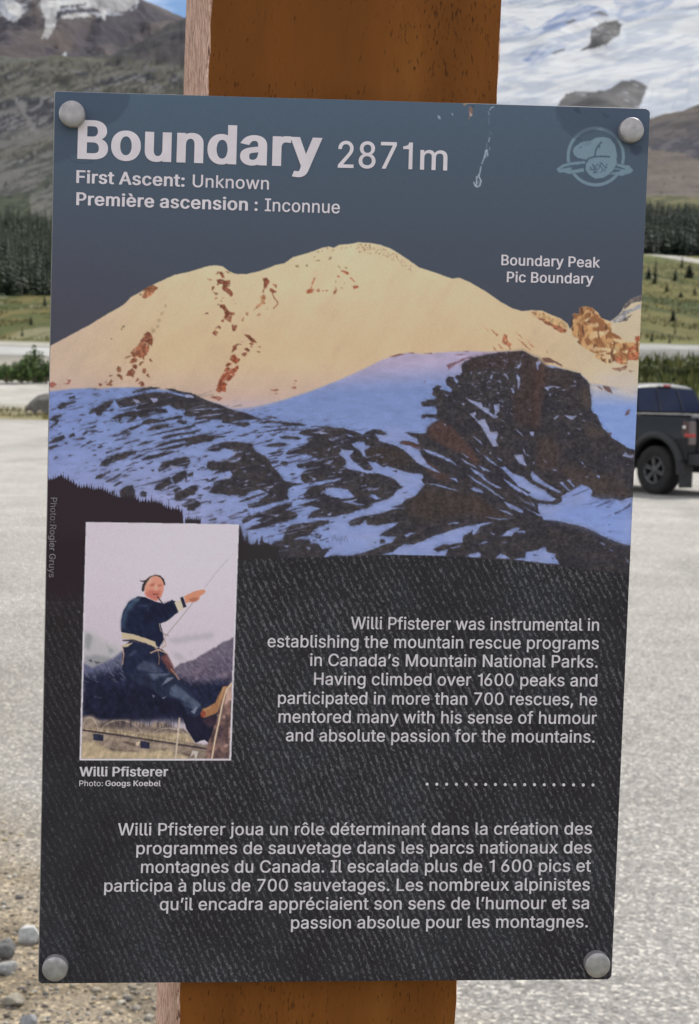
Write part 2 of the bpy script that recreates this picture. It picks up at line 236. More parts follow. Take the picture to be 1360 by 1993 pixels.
115: (365, [[182,-8,157,-7,133,-3,112,3,93,12,76,24,62,38,50,54,41,73,36,94,94,107,101,87,111,72,124,60,141,52,160,47,181,45,206,47,227,53,244,62,258,74,265,88,268,103,266,115,262,126,254,136,243,144,229,150,212,155,149,170,118,180,92,192,72,208,58,227,50,249,47,274,49,295,55,314,65,332,79,347,95,360,115,370,137,378,161,383,187,384,212,383,234,379,254,372,271,363,286,352,299,339,309,324,318,308,324,290,268,277,262,291,254,304,243,316,228,325,210,331,187,333,166,331,147,326,131,317,119,305,111,292,109,277,110,264,115,253,124,243,136,235,152,229,172,223,229,209,261,200,287,187,306,171,320,153,328,131,331,107,329,85,323,65,312,47,298,31,281,18,260,6,236,-2,210,-7]]),
116: (227, [[204,379,204,327,6,327,6,379], [65,471,126,471,126,98,127,83,130,70,136,61,144,55,156,51,170,50,185,51,202,54,213,2,192,-3,168,-4,138,-1,113,7,92,21,77,41,68,64,65,93]]),
117: (410, [[182,-5,158,-3,135,2,115,11,97,23,82,39,69,59,60,82,54,109,53,139,53,379,114,379,114,144,116,117,124,94,137,75,154,61,175,53,200,50,218,51,234,55,249,62,263,71,274,83,283,97,290,113,295,132,296,153,296,379,357,379,357,0,298,0,298,92,307,92,294,60,277,35,257,17,234,5,209,-3]]),
118: (389, [[163,0,17,379,84,379,165,155,187,87,206,21,184,21,203,87,224,155,305,379,371,379,226,0]]),
119: (567, [[138,0,23,379,87,379,133,214,154,137,175,41,165,41,186,135,206,214,252,379,316,379,362,214,382,136,402,41,391,41,413,135,434,214,480,379,545,379,429,0,368,0,319,172,305,225,291,280,277,338,291,338,277,280,263,225,248,172,199,0]]),
120: (379, [[21,0,171,218,171,171,29,379,100,379,147,306,179,253,207,206,175,206,202,253,233,306,282,379,352,379,209,169,209,214,358,0,287,0,231,85,200,136,173,182,205,182,178,136,148,85,91,0]]),
121: (389, [[47,-139,61,-86,71,-87,83,-89,94,-90,104,-89,113,-86,122,-81,130,-74,138,-64,145,-51,151,-36,163,-1,17,379,84,379,165,155,187,87,206,21,184,21,202,87,224,155,305,379,371,379,204,-58,196,-77,187,-93,177,-107,165,-119,153,-128,139,-136,125,-141,109,-144,91,-145,65,-143]]),
224: (389, [[160,-9,137,-7,115,-3,94,5,76,15,60,29,48,45,38,63,32,84,30,108,32,128,36,146,43,161,53,174,64,184,78,193,92,200,108,206,125,211,178,220,234,227,247,229,257,231,265,235,271,240,274,246,276,255,276,257,275,272,272,285,267,297,260,307,251,315,240,322,227,327,212,330,196,331,178,330,163,327,149,322,137,316,127,309,118,301,110,292,104,283,100,274,41,291,51,313,64,331,79,346,95,358,114,368,133,375,153,380,173,383,194,384,208,384,223,382,239,379,255,375,271,369,286,360,300,350,312,336,322,320,330,301,335,278,337,251,337,0,277,0,277,52,272,52,267,43,260,34,252,25,242,16,229,8,215,1,199,-4,181,-7], [170,45,192,47,211,51,228,59,242,68,254,80,263,93,270,108,274,122,276,138,276,190,272,187,267,184,259,182,231,176,200,171,175,168,134,159,122,153,112,147,103,139,97,130,93,118,92,105,93,93,96,82,102,72,109,64,119,57,130,52,142,48,156,46], [165,429,99,529,168,529,215,429]]),
232: (404, [[212,-8,177,-5,145,3,117,16,92,35,72,58,56,85,44,116,37,150,34,187,36,224,44,258,55,290,71,317,91,340,115,359,142,373,172,382,205,384,226,383,246,380,266,374,285,366,303,355,319,341,334,324,347,305,357,282,365,256,370,227,371,194,371,169,75,169,75,221,338,221,310,202,308,226,304,248,298,269,288,286,277,301,263,314,246,323,227,328,205,330,183,328,164,323,146,313,131,301,119,286,109,270,102,251,97,231,96,211,96,178,98,151,102,127,110,106,121,88,135,73,151,61,169,53,190,48,212,46,227,47,241,49,254,53,265,58,276,65,285,73,294,82,300,93,306,105,365,91,358,72,348,55,335,39,320,26,302,14,283,4,261,-3,237,-7], [180,429,114,529,182,529,230,429]]),
233: (404, [[212,-8,177,-5,145,3,117,16,92,35,72,58,56,85,44,116,37,150,34,187,36,224,44,258,55,290,71,317,91,340,115,359,142,373,172,382,205,384,226,383,246,380,266,374,285,366,303,355,319,341,334,324,347,305,357,282,365,256,370,227,371,194,371,169,75,169,75,221,338,221,310,202,308,226,304,248,298,269,288,286,277,301,263,314,246,323,227,328,205,330,183,328,164,323,146,313,131,301,119,286,109,270,102,251,97,231,96,211,96,178,98,151,102,127,110,106,121,88,135,73,151,61,169,53,190,48,212,46,227,47,241,49,254,53,265,58,276,65,285,73,294,82,300,93,306,105,365,91,358,72,348,55,335,39,320,26,302,14,283,4,261,-3,237,-7], [177,429,225,529,293,529,227,429]]),
244: (415, [[207,-8,174,-5,144,3,117,16,93,35,72,58,56,85,44,116,37,150,34,187,37,225,44,260,56,291,72,318,93,341,117,360,144,374,174,382,207,384,241,382,271,374,299,360,323,341,343,318,359,291,371,260,379,225,381,187,379,150,371,116,359,85,343,58,323,35,299,16,271,3,241,-5], [207,46,231,49,252,55,270,66,285,80,298,97,307,117,314,139,318,163,319,187,318,212,314,236,307,258,298,278,285,296,270,310,252,321,231,328,207,330,184,328,163,321,145,310,130,296,118,278,108,258,102,236,98,212,96,187,98,163,102,139,108,117,118,97,130,80,145,66,163,55,184,49], [158,435,98,435,98,438,178,529,236,529,317,438,317,435,256,435,207,495]]),
8217: (177, [[52,318,82,509,151,509,98,318]]),
}
SPACE = 188
# ------------------------------------------------------------------ the printed artwork of the sign
# It is worked out once in a flat colour field (photograph pixels) and carried by a dense mesh as a colour attribute.
AX0, AX1, AY0, AY1 = 60, 1284, 160, 1936
AW, AH = AX1-AX0, AY1-AY0
GX, GY = np.meshgrid(np.arange(AX0, AX1)+0.5, np.arange(AY0, AY1)+0.5)
WX1 = (fbm(GX/5.0, GY/5.0, 3, 3)-0.5); WY1 = (fbm(GX/5.0, GY/5.0, 4, 3)-0.5)
ART = np.zeros((AH, AW, 3))
FLECK = 1-0.7*sstep(0.64, 0.72, fbm(GX/3.6+GY/9, GY/2.2, 92, 3))
TILES = {'P': (0, 0, 1), 'A': (80, 720, 4.533), 'B': (360, 740, 4.533), 'C': (640, 780, 4.533), 'D': (820, 660, 5.667),
         'E': (1040, 660, 6.476), 'F': (920, 860, 4.25), 'G': (180, 540, 9.06), 'H': (390, 500, 6.476), 'I': (560, 460, 8.5),
         'J': (920, 580, 4.0), 'K': (160, 1090, 4.533), 'L': (150, 1290, 4.387), 'M': (1040, 180, 5.667), 'N': (880, 180, 9.06),
         'Q': (80, 430, 2.267), 'R': (660, 430, 2.2295)}

def pts(t, s):
    ox, oy, k = TILES[t]
    return np.array([[float(a) for a in q.split(',')] for q in s.split()])/k + np.array([ox, oy])

def mask(poly, warp=0.0, soft=0.0):
    x0 = max(int(poly[:, 0].min()-warp-soft*2-3)-AX0, 0); x1 = min(int(poly[:, 0].max()+warp+soft*2+4)-AX0, AW)
    y0 = max(int(poly[:, 1].min()-warp-soft*2-3)-AY0, 0); y1 = min(int(poly[:, 1].max()+warp+soft*2+4)-AY0, AH)
    if x1 <= x0 or y1 <= y0: return None, None
    sl_ = (slice(y0, y1), slice(x0, x1))
    acc = np.zeros((y1-y0, x1-x0))
    for dx, dy in ((-.25, -.25), (.25, -.25), (-.25, .25), (.25, .25)):
        X = GX[sl_] + WX1[sl_]*2*warp + dx; Y = GY[sl_] + WY1[sl_]*2*warp + dy
        ins = np.zeros(X.shape, bool)
        n = len(poly)
        for i in range(n):
            (ax, ay), (bx, by) = poly[i], poly[(i+1) % n]
            if ay == by: continue
            r0 = ((ay > Y) != (by > Y))
            ins ^= r0 & (X < (bx-ax)*(Y-ay)/(by-ay)+ax)
        acc += ins*0.25
    if soft > 0:
        k = int(max(1, soft))
        for _ in range(2):
            for ax in (0, 1):
                c = np.cumsum(np.pad(acc, [(k+1, k) if a == ax else (0, 0) for a in (0, 1)], mode='edge'), axis=ax)
                acc = (np.take(c, range(2*k+1, c.shape[ax]), ax)-np.take(c, range(0, c.shape[ax]-2*k-1), ax))/(2*k+1)
    return sl_, acc

def paint(poly, col, a=1.0, warp=0.0, soft=0.0, within=None):
    sl_, m = mask(poly, warp, soft)
    if m is None: return
    m = m*a
    if within is not None: m = m*within[sl_]
    c = np.asarray(col, float) if not callable(col) else col(GX[sl_], GY[sl_])
    ART[sl_] = ART[sl_]*(1-m[..., None]) + c*m[..., None]

def paint_many(t, txt, col, a=1.0, warp=1.2, soft=0.0, within=None):
    if t in 'GHIJ' and not callable(col):        # peak rocks: mottled stone, flecked with snow
        c0 = np.array(col, float)
        col = lambda X, Y: mixc(c0*0.80, c0*1.14, sstep(0.3, 0.7, fbm(X/3.2, Y/4.5, 91, 3)))
        within = FLECK; warp = warp*1.5
    for s in txt.strip().split(';'):
        if s.strip(): paint(pts(t, s), col, a, warp, soft, within)

def stroke(p, w, col, a=1.0, soft=0.0, within=None):
    p = np.asarray(p, float)
    for q0, q1 in zip(p[:-1], p[1:]):
        d = q1-q0; L = np.hypot(*d) or 1; n = np.array([-d[1], d[0]])/L*w/2; e = d/L*w*0.25
        paint(np.array([q0+n-e, q1+n+e, q1-n+e, q0-n-e]), col, a, 0, soft, within)

def region(poly, warp=0.0, soft=0.0):
    full = np.zeros((AH, AW)); sl_, m = mask(poly, warp, soft); full[sl_] = m
    return full

def mixc(c0, c1, t):
    t = np.clip(t, 0, 1)[..., None]
    return np.asarray(c0, float)*(1-t)+np.asarray(c1, float)*t

# --- slate sky of the poster; sheen from the real sky is in its gradient
t = np.clip((GY-190)/420, 0, 1)
ART[:] = mixc((75, 92, 108), (69, 74, 85), t**0.9)
ART += ((np.array([2, -2, -2.0]))*(sstep(420, 100, GX)*sstep(300, 600, GY))[..., None])
# --- alpenglow peak
PEAK = np.vstack([pts('Q', '30,556 120,508 210,460 300,405 360,372 388,345 392,338 440,312 470,292 505,275 560,250 590,237 650,225 700,210 740,198 775,196 800,200 830,222 860,234 905,234 960,222 1010,205 1035,193 1070,188 1090,174 1110,160 1180,140 1240,118 1270,112 1290,118 1310,108'),
                  pts('R', '0,104 60,98 80,92 130,95 180,103 225,120 270,148 310,175 345,200 390,215 440,232 490,250 520,245 560,262 610,290 650,315 700,350 750,378 790,390 830,388'),
                  pts('J', '440,94 540,97 610,130 680,155 740,200 755,240 775,220 775,125 800,118 825,125 832,75 870,63 930,75 970,110 1000,155 1070,180 1125,140 1160,100 1180,55 1230,5 1330,-30 1330,760'),
                  np.array([[1240, 1130], [80, 1130]])])
def peakcol(X, Y):
    c = mixc((206, 190, 157), (202, 178, 144), sstep(480, 680, Y))
    c = mixc(c, (190, 170, 154), sstep(330, 90, X)*0.75)
    c = mixc(c, (190, 180, 155), sstep(980, 1230, X)*0.7)
    c = mixc(c, (186, 163, 155), sstep(690, 790, Y)*sstep(900, 600, X)*0.8)
    return c*(0.965+0.04*fbm(X/40, Y/40, 5, 3)+0.016*fbm((X+Y*0.5)/9, Y/26, 15, 4))[..., None]
paint(PEAK, peakcol, warp=0.5)
PEAKM = region(PEAK, 0.5)
ROCK = (150, 96, 72); ROCK2 = (128, 78, 60); ROCK3 = (166, 112, 82); OLIVE = (136, 116, 88)
# flank of the peak, left
paint_many('G', '870,360 860,370 900,270 880,250 930,190 1000,150 1080,130 1150,180 1140,210 1110,220 1080,280 1000,340 940,365', ROCK3)
paint_many('G', '905,250 930,190 1010,150 1080,130 1150,180 1100,215 1000,240;830,290 860,275 870,300 835,320', (120, 78, 55), 0.75)
paint_many('G', '490,920 520,870 555,835 575,850 545,890 525,925;300,1090 330,1060 355,1080 320,1100', OLIVE)
paint_many('G', '830,1115 890,1050 900,1010 970,955 1040,990 1070,1110 1040,1210 980,1190 930,1140', ROCK2)
paint_many('G', '660,1330 720,1270 790,1200 860,1110 930,1130 990,1210 990,1300 930,1380 905,1450 850,1420 790,1400 740,1410 700,1380 670,1360', ROCK)
paint_many('G', '700,1310 760,1270 780,1300 740,1330;560,1450 620,1395 660,1380 610,1440', (205, 170, 140), 0.7)
paint_many('G', '650,1510 690,1430 740,1410 800,1440 780,1490 720,1510;690,1550 740,1535 795,1560 780,1620 710,1590;585,1740 630,1650 690,1610 755,1650 720,1765 650,1740;810,1540 850,1490 905,1480 850,1550;870,1660 890,1600 940,1600 945,1670 910,1700;985,1450 1020,1420 1050,1500 1020,1480;945,1740 980,1690 1010,1765;760,1840 800,1770 830,1800 790,1830;800,1870 840,1820 910,1850 910,1920 850,1925;560,1440 620,1390 680,1375 630,1410', ROCK2)
paint_many('G', '430,1620 450,1560 500,1590 500,1660 450,1680;420,1730 460,1700 530,1730 530,1820 490,1790;280,1750 310,1720 370,1725 320,1750;200,1850 250,1810 240,1850;100,1890 140,1855 175,1890 140,1925;240,1890 300,1840 340,1790 350,1830 320,1860 350,1890 310,1910 260,1905', (124, 84, 62))
paint_many('G', '1020,950 1040,890 1100,895 1100,940 1060,975;1120,870 1150,830 1190,850 1160,890;1130,740 1190,720 1210,760 1160,790;1190,640 1250,590 1250,650 1200,660;1255,520 1270,465 1310,470 1290,530', OLIVE, 0.45, soft=1)
paint_many('A', '65,150 70,115 110,105 140,130 100,155;190,130 240,110 230,85 265,90 245,125', (150, 95, 85))
# gullies
paint_many('H', '230,190 270,180 300,230 300,275 270,265 250,230;200,290 240,280 290,290 320,300 370,290 370,370 340,370 400,440 410,470 380,505 340,460 300,435 270,400 290,350 250,340 210,370 220,330;250,600 310,600 330,650 380,700 435,710 430,730 395,735 385,830 330,805 290,770 305,720 280,660 240,640;140,380 180,370 175,395 150,430;140,960 170,930 215,940 200,995 170,985;190,890 240,865 265,890 245,910;250,810 280,780 295,800 280,830;390,850 430,860 470,865 440,930 410,935 400,900;50,720 80,695 105,705 70,722', ROCK2)
paint_many('H', '190,220 215,180 240,200 210,230;80,270 120,280 160,290 110,300;300,190 330,180 400,215 350,210;150,440 200,450 240,470 190,480;170,520 200,500 220,510 195,540;210,600 235,590 240,610;410,520 425,545 415,545;435,570 455,600 440,590;170,930 200,880 220,890 180,930;270,510 310,530 280,530;240,560 270,550 275,575', (150, 110, 80), 0.8)
paint_many('H', '790,270 830,260 870,300 840,390 800,390 790,330;870,390 900,400 955,430 950,450 905,460 880,440;800,400 820,395 790,455 775,450', ROCK2)
stroke(pts('H', '905,455 930,520 975,570 970,600 920,650'), 2.0, (140, 90, 65))
paint_many('H', '760,490 800,470 825,510 800,560 815,590 790,600 780,580 760,620 730,640 740,600 770,570 765,530;690,650 720,600 745,595 720,650;700,740 745,700 760,720 730,755;660,680 690,640 690,660;800,665 850,640 840,660;560,720 590,695 610,720 590,740;520,790 545,755 555,790 535,820;900,340 970,350 960,400 930,370', (158, 108, 76), 0.85)
paint_many('H', '390,1205 410,1130 460,1090 520,1105 460,1110 455,1150 420,1190;555,980 600,980 660,1020 710,1080 650,1080 600,1030;610,1100 640,1080 680,1100 640,1110;620,1140 650,1115 660,1130;540,1150 590,1150 625,1170 610,1200 590,1200;510,1240 540,1200 590,1210 560,1255;470,1215 520,1190 500,1200;700,1180 750,1190 740,1215;720,1130 770,1140 740,1150;520,1070 550,1055 530,1075', ROCK2)
paint_many('H', '370,1295 400,1240 450,1230 440,1260 490,1280 500,1290 450,1345 400,1320;310,1385 350,1330 400,1345 360,1380;300,1460 300,1420 340,1395 400,1410 480,1365 485,1400 440,1460 420,1500 380,1545 340,1570 300,1550 290,1560 340,1600 320,1640 325,1690 310,1715 280,1700 260,1690 240,1715 185,1690 210,1640 235,1560 270,1480', (146, 82, 60))
paint_many('H', '350,1390 420,1370 480,1350 430,1385;400,1460 390,1480 370,1470', (205, 165, 140), 0.8)
paint_many('H', '120,1765 200,1750 290,1780 250,1800 220,1815 180,1790;870,1675 950,1670 995,1665 970,1690 910,1695;930,1720 985,1718 960,1728;1170,1560 1200,1548 1230,1572 1190,1570;1145,1650 1190,1630 1210,1640 1190,1665;1170,1600 1190,1590 1180,1610', (152, 92, 72), 0.9)
# summit flecks
paint_many('I', '300,950 310,890 350,870 435,870 435,915 380,945;385,860 385,790 430,690 455,690 420,770 400,810 400,870;470,910 480,870 520,870 525,930;750,970 770,890 790,830 810,880 800,940;1060,870 1080,830 1150,800 1175,845 1120,870;870,570 930,565 1010,605 1010,630 930,615;560,910 585,895 590,915;610,900 660,880 660,905 630,910;1030,680 1060,680 1110,760 1090,765;820,640 860,675 850,695 815,660', (160, 96, 68))
paint_many('I', '110,500 130,470 185,480 170,515;420,350 440,320 460,345;440,400 530,385 530,410 460,415;670,385 700,330 735,350 690,390;470,270 510,240 525,260;550,250 580,225 575,250;630,200 660,180 670,210;720,240 770,200 750,250;870,200 910,170 900,200;820,485 840,480 880,535 860,530;940,490 985,530 970,540;775,770 800,725 800,760;865,850 905,835 890,860;920,790 940,760 940,790;1165,130 1220,120 1220,155;1260,145 1300,130 1300,160;1330,170 1360,120 1360,180;280,490 320,460 335,500;1030,170 1060,160 1050,180;950,190 985,170 970,200', (132, 112, 84), 0.9, warp=0.5)
for _ in range(90):                             # grit along the summit crest
    x = RND.uniform(690, 800); y = np.interp(x, [690, 700, 740, 770, 800], [474, 474, 478, 492, 512])+RND.uniform(3, 16)
    paint(np.array([[x, y], [x+RND.uniform(2, 4), y+RND.uniform(0, 2)], [x+RND.uniform(1, 3), y+RND.uniform(2, 4)]]), (140, 108, 80), 0.7)
# right shoulder, spire and far wall
paint_many('J', '440,110 480,100 560,115 610,140 680,160 740,205 730,260 690,270 640,235 580,200 520,165 480,140', (186, 146, 96), 0.6, soft=1)
paint_many('J', '490,150 560,165 620,205 690,225 730,245 725,270 690,272 630,235 560,195;450,105 500,120 490,130;540,110 570,125 550,130', ROCK)
paint_many('J', '80,190 100,240 120,260 90,220;130,230 200,290 190,300;240,285 265,290 270,330 300,360 290,385 230,350;200,350 240,400 210,390;150,370 190,410 170,405;340,310 400,350 460,415 400,370;330,260 370,290 390,320;420,320 480,390 460,380;570,395 585,430 575,425;275,370 300,395 290,405', (160, 98, 70), 0.85)
SPIRE = pts('J', '775,290 770,240 790,170 780,130 800,118 825,128 832,75 870,63 930,75 970,110 1000,155 1070,185 1080,270 1130,290 1180,330 1240,350 1300,290 1310,470 1280,490 1210,480 1200,520 1150,515 1100,490 1060,520 1000,490 950,460 960,435 920,415 860,380 815,345 830,320')
def spirecol(X, Y):
    n = fbm(X/9+fbm(X/20, Y/20, 8, 2)*3, Y/13, 9, 4)
    c = mixc((138, 96, 66), (188, 148, 102), sstep(0.36, 0.62, n))
    c = mixc(c, (206, 184, 146), sstep(0.55, 0.62, fbm(X/16, Y/8, 21, 3))*0.9*sstep(1120, 1180, X))
    return mixc(c, (86, 56, 44), sstep(0.66, 0.72, fbm(X/5, Y/16, 10, 3))*0.8)
paint(SPIRE, spirecol, warp=1.5)
paint_many('J', '850,190 865,240 870,300 850,260;840,80 860,75 850,130;820,250 830,290 815,310;775,125 790,140 775,220 760,240', (80, 54, 46), 0.8)
paint_many('J', '860,170 910,150 920,165 880,190;950,190 975,190 970,210;1010,260 1060,240 1050,270 1010,290;1090,400 1140,370 1130,420 1090,440;950,430 1010,435 980,445;1160,420 1210,395 1200,430', (206, 182, 142), 0.85)
paint_many('J', '1210,390 1270,360 1275,400 1220,420;1210,430 1290,420 1280,480 1220,485;1110,480 1160,440 1170,510 1120,510;1260,300 1310,290 1310,340 1270,345', (168, 100, 74), 0.9)
paint_many('J', '1075,180 1130,140 1170,100 1240,80 1310,40 1310,80 1210,120 1170,185 1110,195', (138, 142, 156), 0.8)
paint_many('J', '1170,95 1180,55 1230,5 1330,-30 1330,20 1240,40 1200,75;1130,190 1190,150 1240,130 1190,180', (78, 74, 80), 0.8)
paint_many('J', '1080,545 1140,540 1180,530 1200,525 1190,555 1140,575;1210,560 1260,575 1230,580;1230,540 1270,550', (128, 84, 66), 0.9)
# --- blue snow in shade
DOME = np.vstack([pts('A', '62,192 160,180 300,165 430,160 520,168 620,158 740,155 900,155'), pts('B', '0,105 200,180 430,250 600,235 750,205 900,165 1100,100 1200,62'),
                  pts('R', '0,690 100,645 180,605 240,583 300,572 370,577 440,570 560,565 640,568'), pts('D', '1110,130 1300,215'), pts('E', '0,290 400,390 570,430 700,560'),
                  np.array([[1240, 760], [1240, 1130], [60, 1130]])])
def domecol(X, Y):
    blue = mixc((120, 139, 186), (130, 147, 194), sstep(780, 900, Y))
    blue = mixc(blue, (120, 136, 190), sstep(240, 100, X)*0.4)
    blue = mixc(blue, (152, 152, 186), sstep(820, 1060, Y)*sstep(560, 300, X)*0.7)
    top = mixc((170, 160, 186), (166, 158, 190), X*0)
    k = sstep(705, 770, Y-(X-700)*(-0.06))*1.0
    c = np.where((X > 520)[..., None], mixc(top, blue, np.where(X > 520, k, 1)), blue)
    c = mixc(c, (128, 152, 204), sstep(1040, 1100, X)*sstep(700, 800, Y))
    return c*(0.95+0.06*fbm(X/60, Y/30, 6, 3)+0.04*fbm((X-Y*0.4)/16, Y/4, 16, 4))[..., None]
paint(DOME, domecol, warp=0.6, soft=1)
# warm light fading into the shade, right side and saddle
def fade(X, Y): return mixc((192, 182, 172), (126, 150, 204), sstep(735, 800, Y))
paint(pts('E', '560,420 690,540 700,560 1000,640 1300,560 1300,1400 1250,1400 1080,1310 870,1130 715,900 705,690 660,520'), fade, 1.0, soft=2)
paint(pts('E', '700,520 690,470 1000,420 1310,400 1310,640 1280,760 1000,650'), (190, 180, 170), 0.8, soft=9)
paint(pts('B', '240,195 430,180 760,170 900,160 700,215 600,245 420,262'), (182, 166, 172), 0.75, soft=5)
paint_many('R', '215,590 260,576 290,578 240,590;295,573 320,570 330,576;360,575 400,572 405,578', (120, 84, 78), 0.9, warp=.4)
paint_many('D', '350,170 480,165 540,155 430,180;270,290 340,260 400,240 340,290 290,350 300,320;440,220 520,195 590,200 500,215 380,275 320,330 350,280;450,135 540,135 500,145;20,470 60,455 40,475;0,390 30,385', (112, 78, 84), 0.85, warp=.6)
# --- dark rock
DK = lambda X, Y: mixc(mixc((55, 53, 59), (64, 60, 62), sstep(0.35, 0.65, fbm(X/22, Y/12, 31, 4))), (46, 45, 51), sstep(0.45, 0.72, fbm(X/3.5+Y/6, Y/3, 32, 4))*0.7)
CLIFF = np.vstack([pts('C', '0,238 120,240 230,270 300,300 330,278 390,250 460,255 512,290 480,308 400,290 440,322 540,380 640,412 700,428 810,440 800,405 720,405 615,378 650,350 720,360 800,388 768,335 690,292 660,276 790,290 862,282 872,232'),
                   pts('D', '60,985 150,910 205,895 150,870 60,865 0,875 0,835 80,830 165,832 170,780 150,735 60,748 0,735 0,690 60,680 50,665 140,670 170,640 110,615 130,570 120,545 180,505 225,520 200,550 260,570 330,590 340,550 280,510 270,440 300,410 350,420 370,470 410,475 375,430 375,400 430,395 450,345 440,290 470,250 550,210 650,185 690,180 800,155 950,140 1050,130 1110,130 1170,155 1220,190 1290,215'),
                   pts('E', '20,310 50,280 100,305 160,345 220,362 290,362 400,390 500,415 570,430 610,480 660,520 695,570 705,690 720,760 715,900 790,960 830,1050 870,1130 920,1180 980,1240 1080,1310 1160,1360 1270,1405'),
                   np.array([[1240, 1140], [640, 1140]])])
paint(CLIFF, DK, warp=1.4)
CLIFFM = region(CLIFF, 1.4)
RUST = (88, 64, 56)
paint(pts('C', '872,232 970,175 1060,200 1200,350 1340,530 1300,575 1180,470 1000,390 900,330 870,290'), (84, 63, 58), 0.7, warp=2, soft=3)
paint(pts('D', '450,300 550,210 690,180 1110,130 1220,190 1360,240 1360,620 1250,1000 1000,900 1000,600 1080,560 1090,420 1060,300 950,330 700,330 520,350'), (66, 54, 52), 0.65, warp=2, soft=4)
paint(pts('E', '0,300 150,330 180,500 60,620 50,900 80,1100 0,1150'), (86, 66, 60), 0.6, warp=2, soft=5)
paint(pts('E', '60,1250 260,1230 330,1400 300,1650 60,1684 0,1500'), (80, 66, 60), 0.5, warp=2, soft=6)
paint(pts('E', '600,560 680,600 700,850 640,900 600,700'), (92, 78, 70), 0.5, warp=2, soft=4)
paint(pts('E', '640,1080 860,1150 920,1200 800,1260 700,1250'), (86, 74, 68), 0.5, warp=2, soft=5)
paint(pts('E', '120,360 500,420 560,540 520,700 150,620'), (68, 58, 57), 0.5, warp=2, soft=4)
paint(pts('C', '820,480 900,560 1000,640 1120,700 1000,720 880,640 840,560'), RUST, 0.5, warp=2, soft=4)
paint(pts('C', '340,430 520,400 640,430 720,520 640,580 440,560 350,500'), (64, 55, 50), 0.6, warp=2, soft=4)
paint(pts('C', '860,770 1000,770 1300,830 1340,940 1100,1040 800,1060 660,1000 720,860'), (66, 57, 52), 0.6, warp=2, soft=6)
paint(pts('F', '0,430 200,560 340,620 0,640'), (74, 62, 56), 0.6, warp=2, soft=5)
paint(pts('F', '820,180 1000,250 1250,330 1300,460 1060,470 940,380 800,330 700,230'), (80, 68, 62), 0.5, warp=2, soft=6)
paint(pts('C', '620,375 660,350 800,390 810,438 700,420'), (92, 62, 56), 0.7, warp=1, soft=2)
streak = fbm(GX/5, GY/26, 41, 4)*0.6+fbm(GX/3, GY/4, 42, 2)*0.4
ART *= 1+(CLIFFM*(streak-0.5)*0.40)[..., None]
ART *= 1+(CLIFFM*(fbm(GX/2.6, GY/2.0, 43, 3)-0.5)*0.40)[..., None]
upface = region(pts('D', '300,420 450,260 700,200 1100,150 1100,560 1000,900 700,740 400,560'), 6, 6)
specks = sstep(0.755, 0.785, fbm(GX/4.2, GY/3.2, 44, 2)+0.22*(fbm(GX/30, GY/24, 45, 2)-0.5))
ART[:] = mixc(ART, (140, 140, 168), specks*upface*0.8)
ART[:] = mixc(ART, (136, 138, 168), sstep(0.80, 0.83, fbm((GX-GY*0.9)/11, (GX+GY)/3.4, 46, 2))*CLIFFM*(1-upface)*0.0)
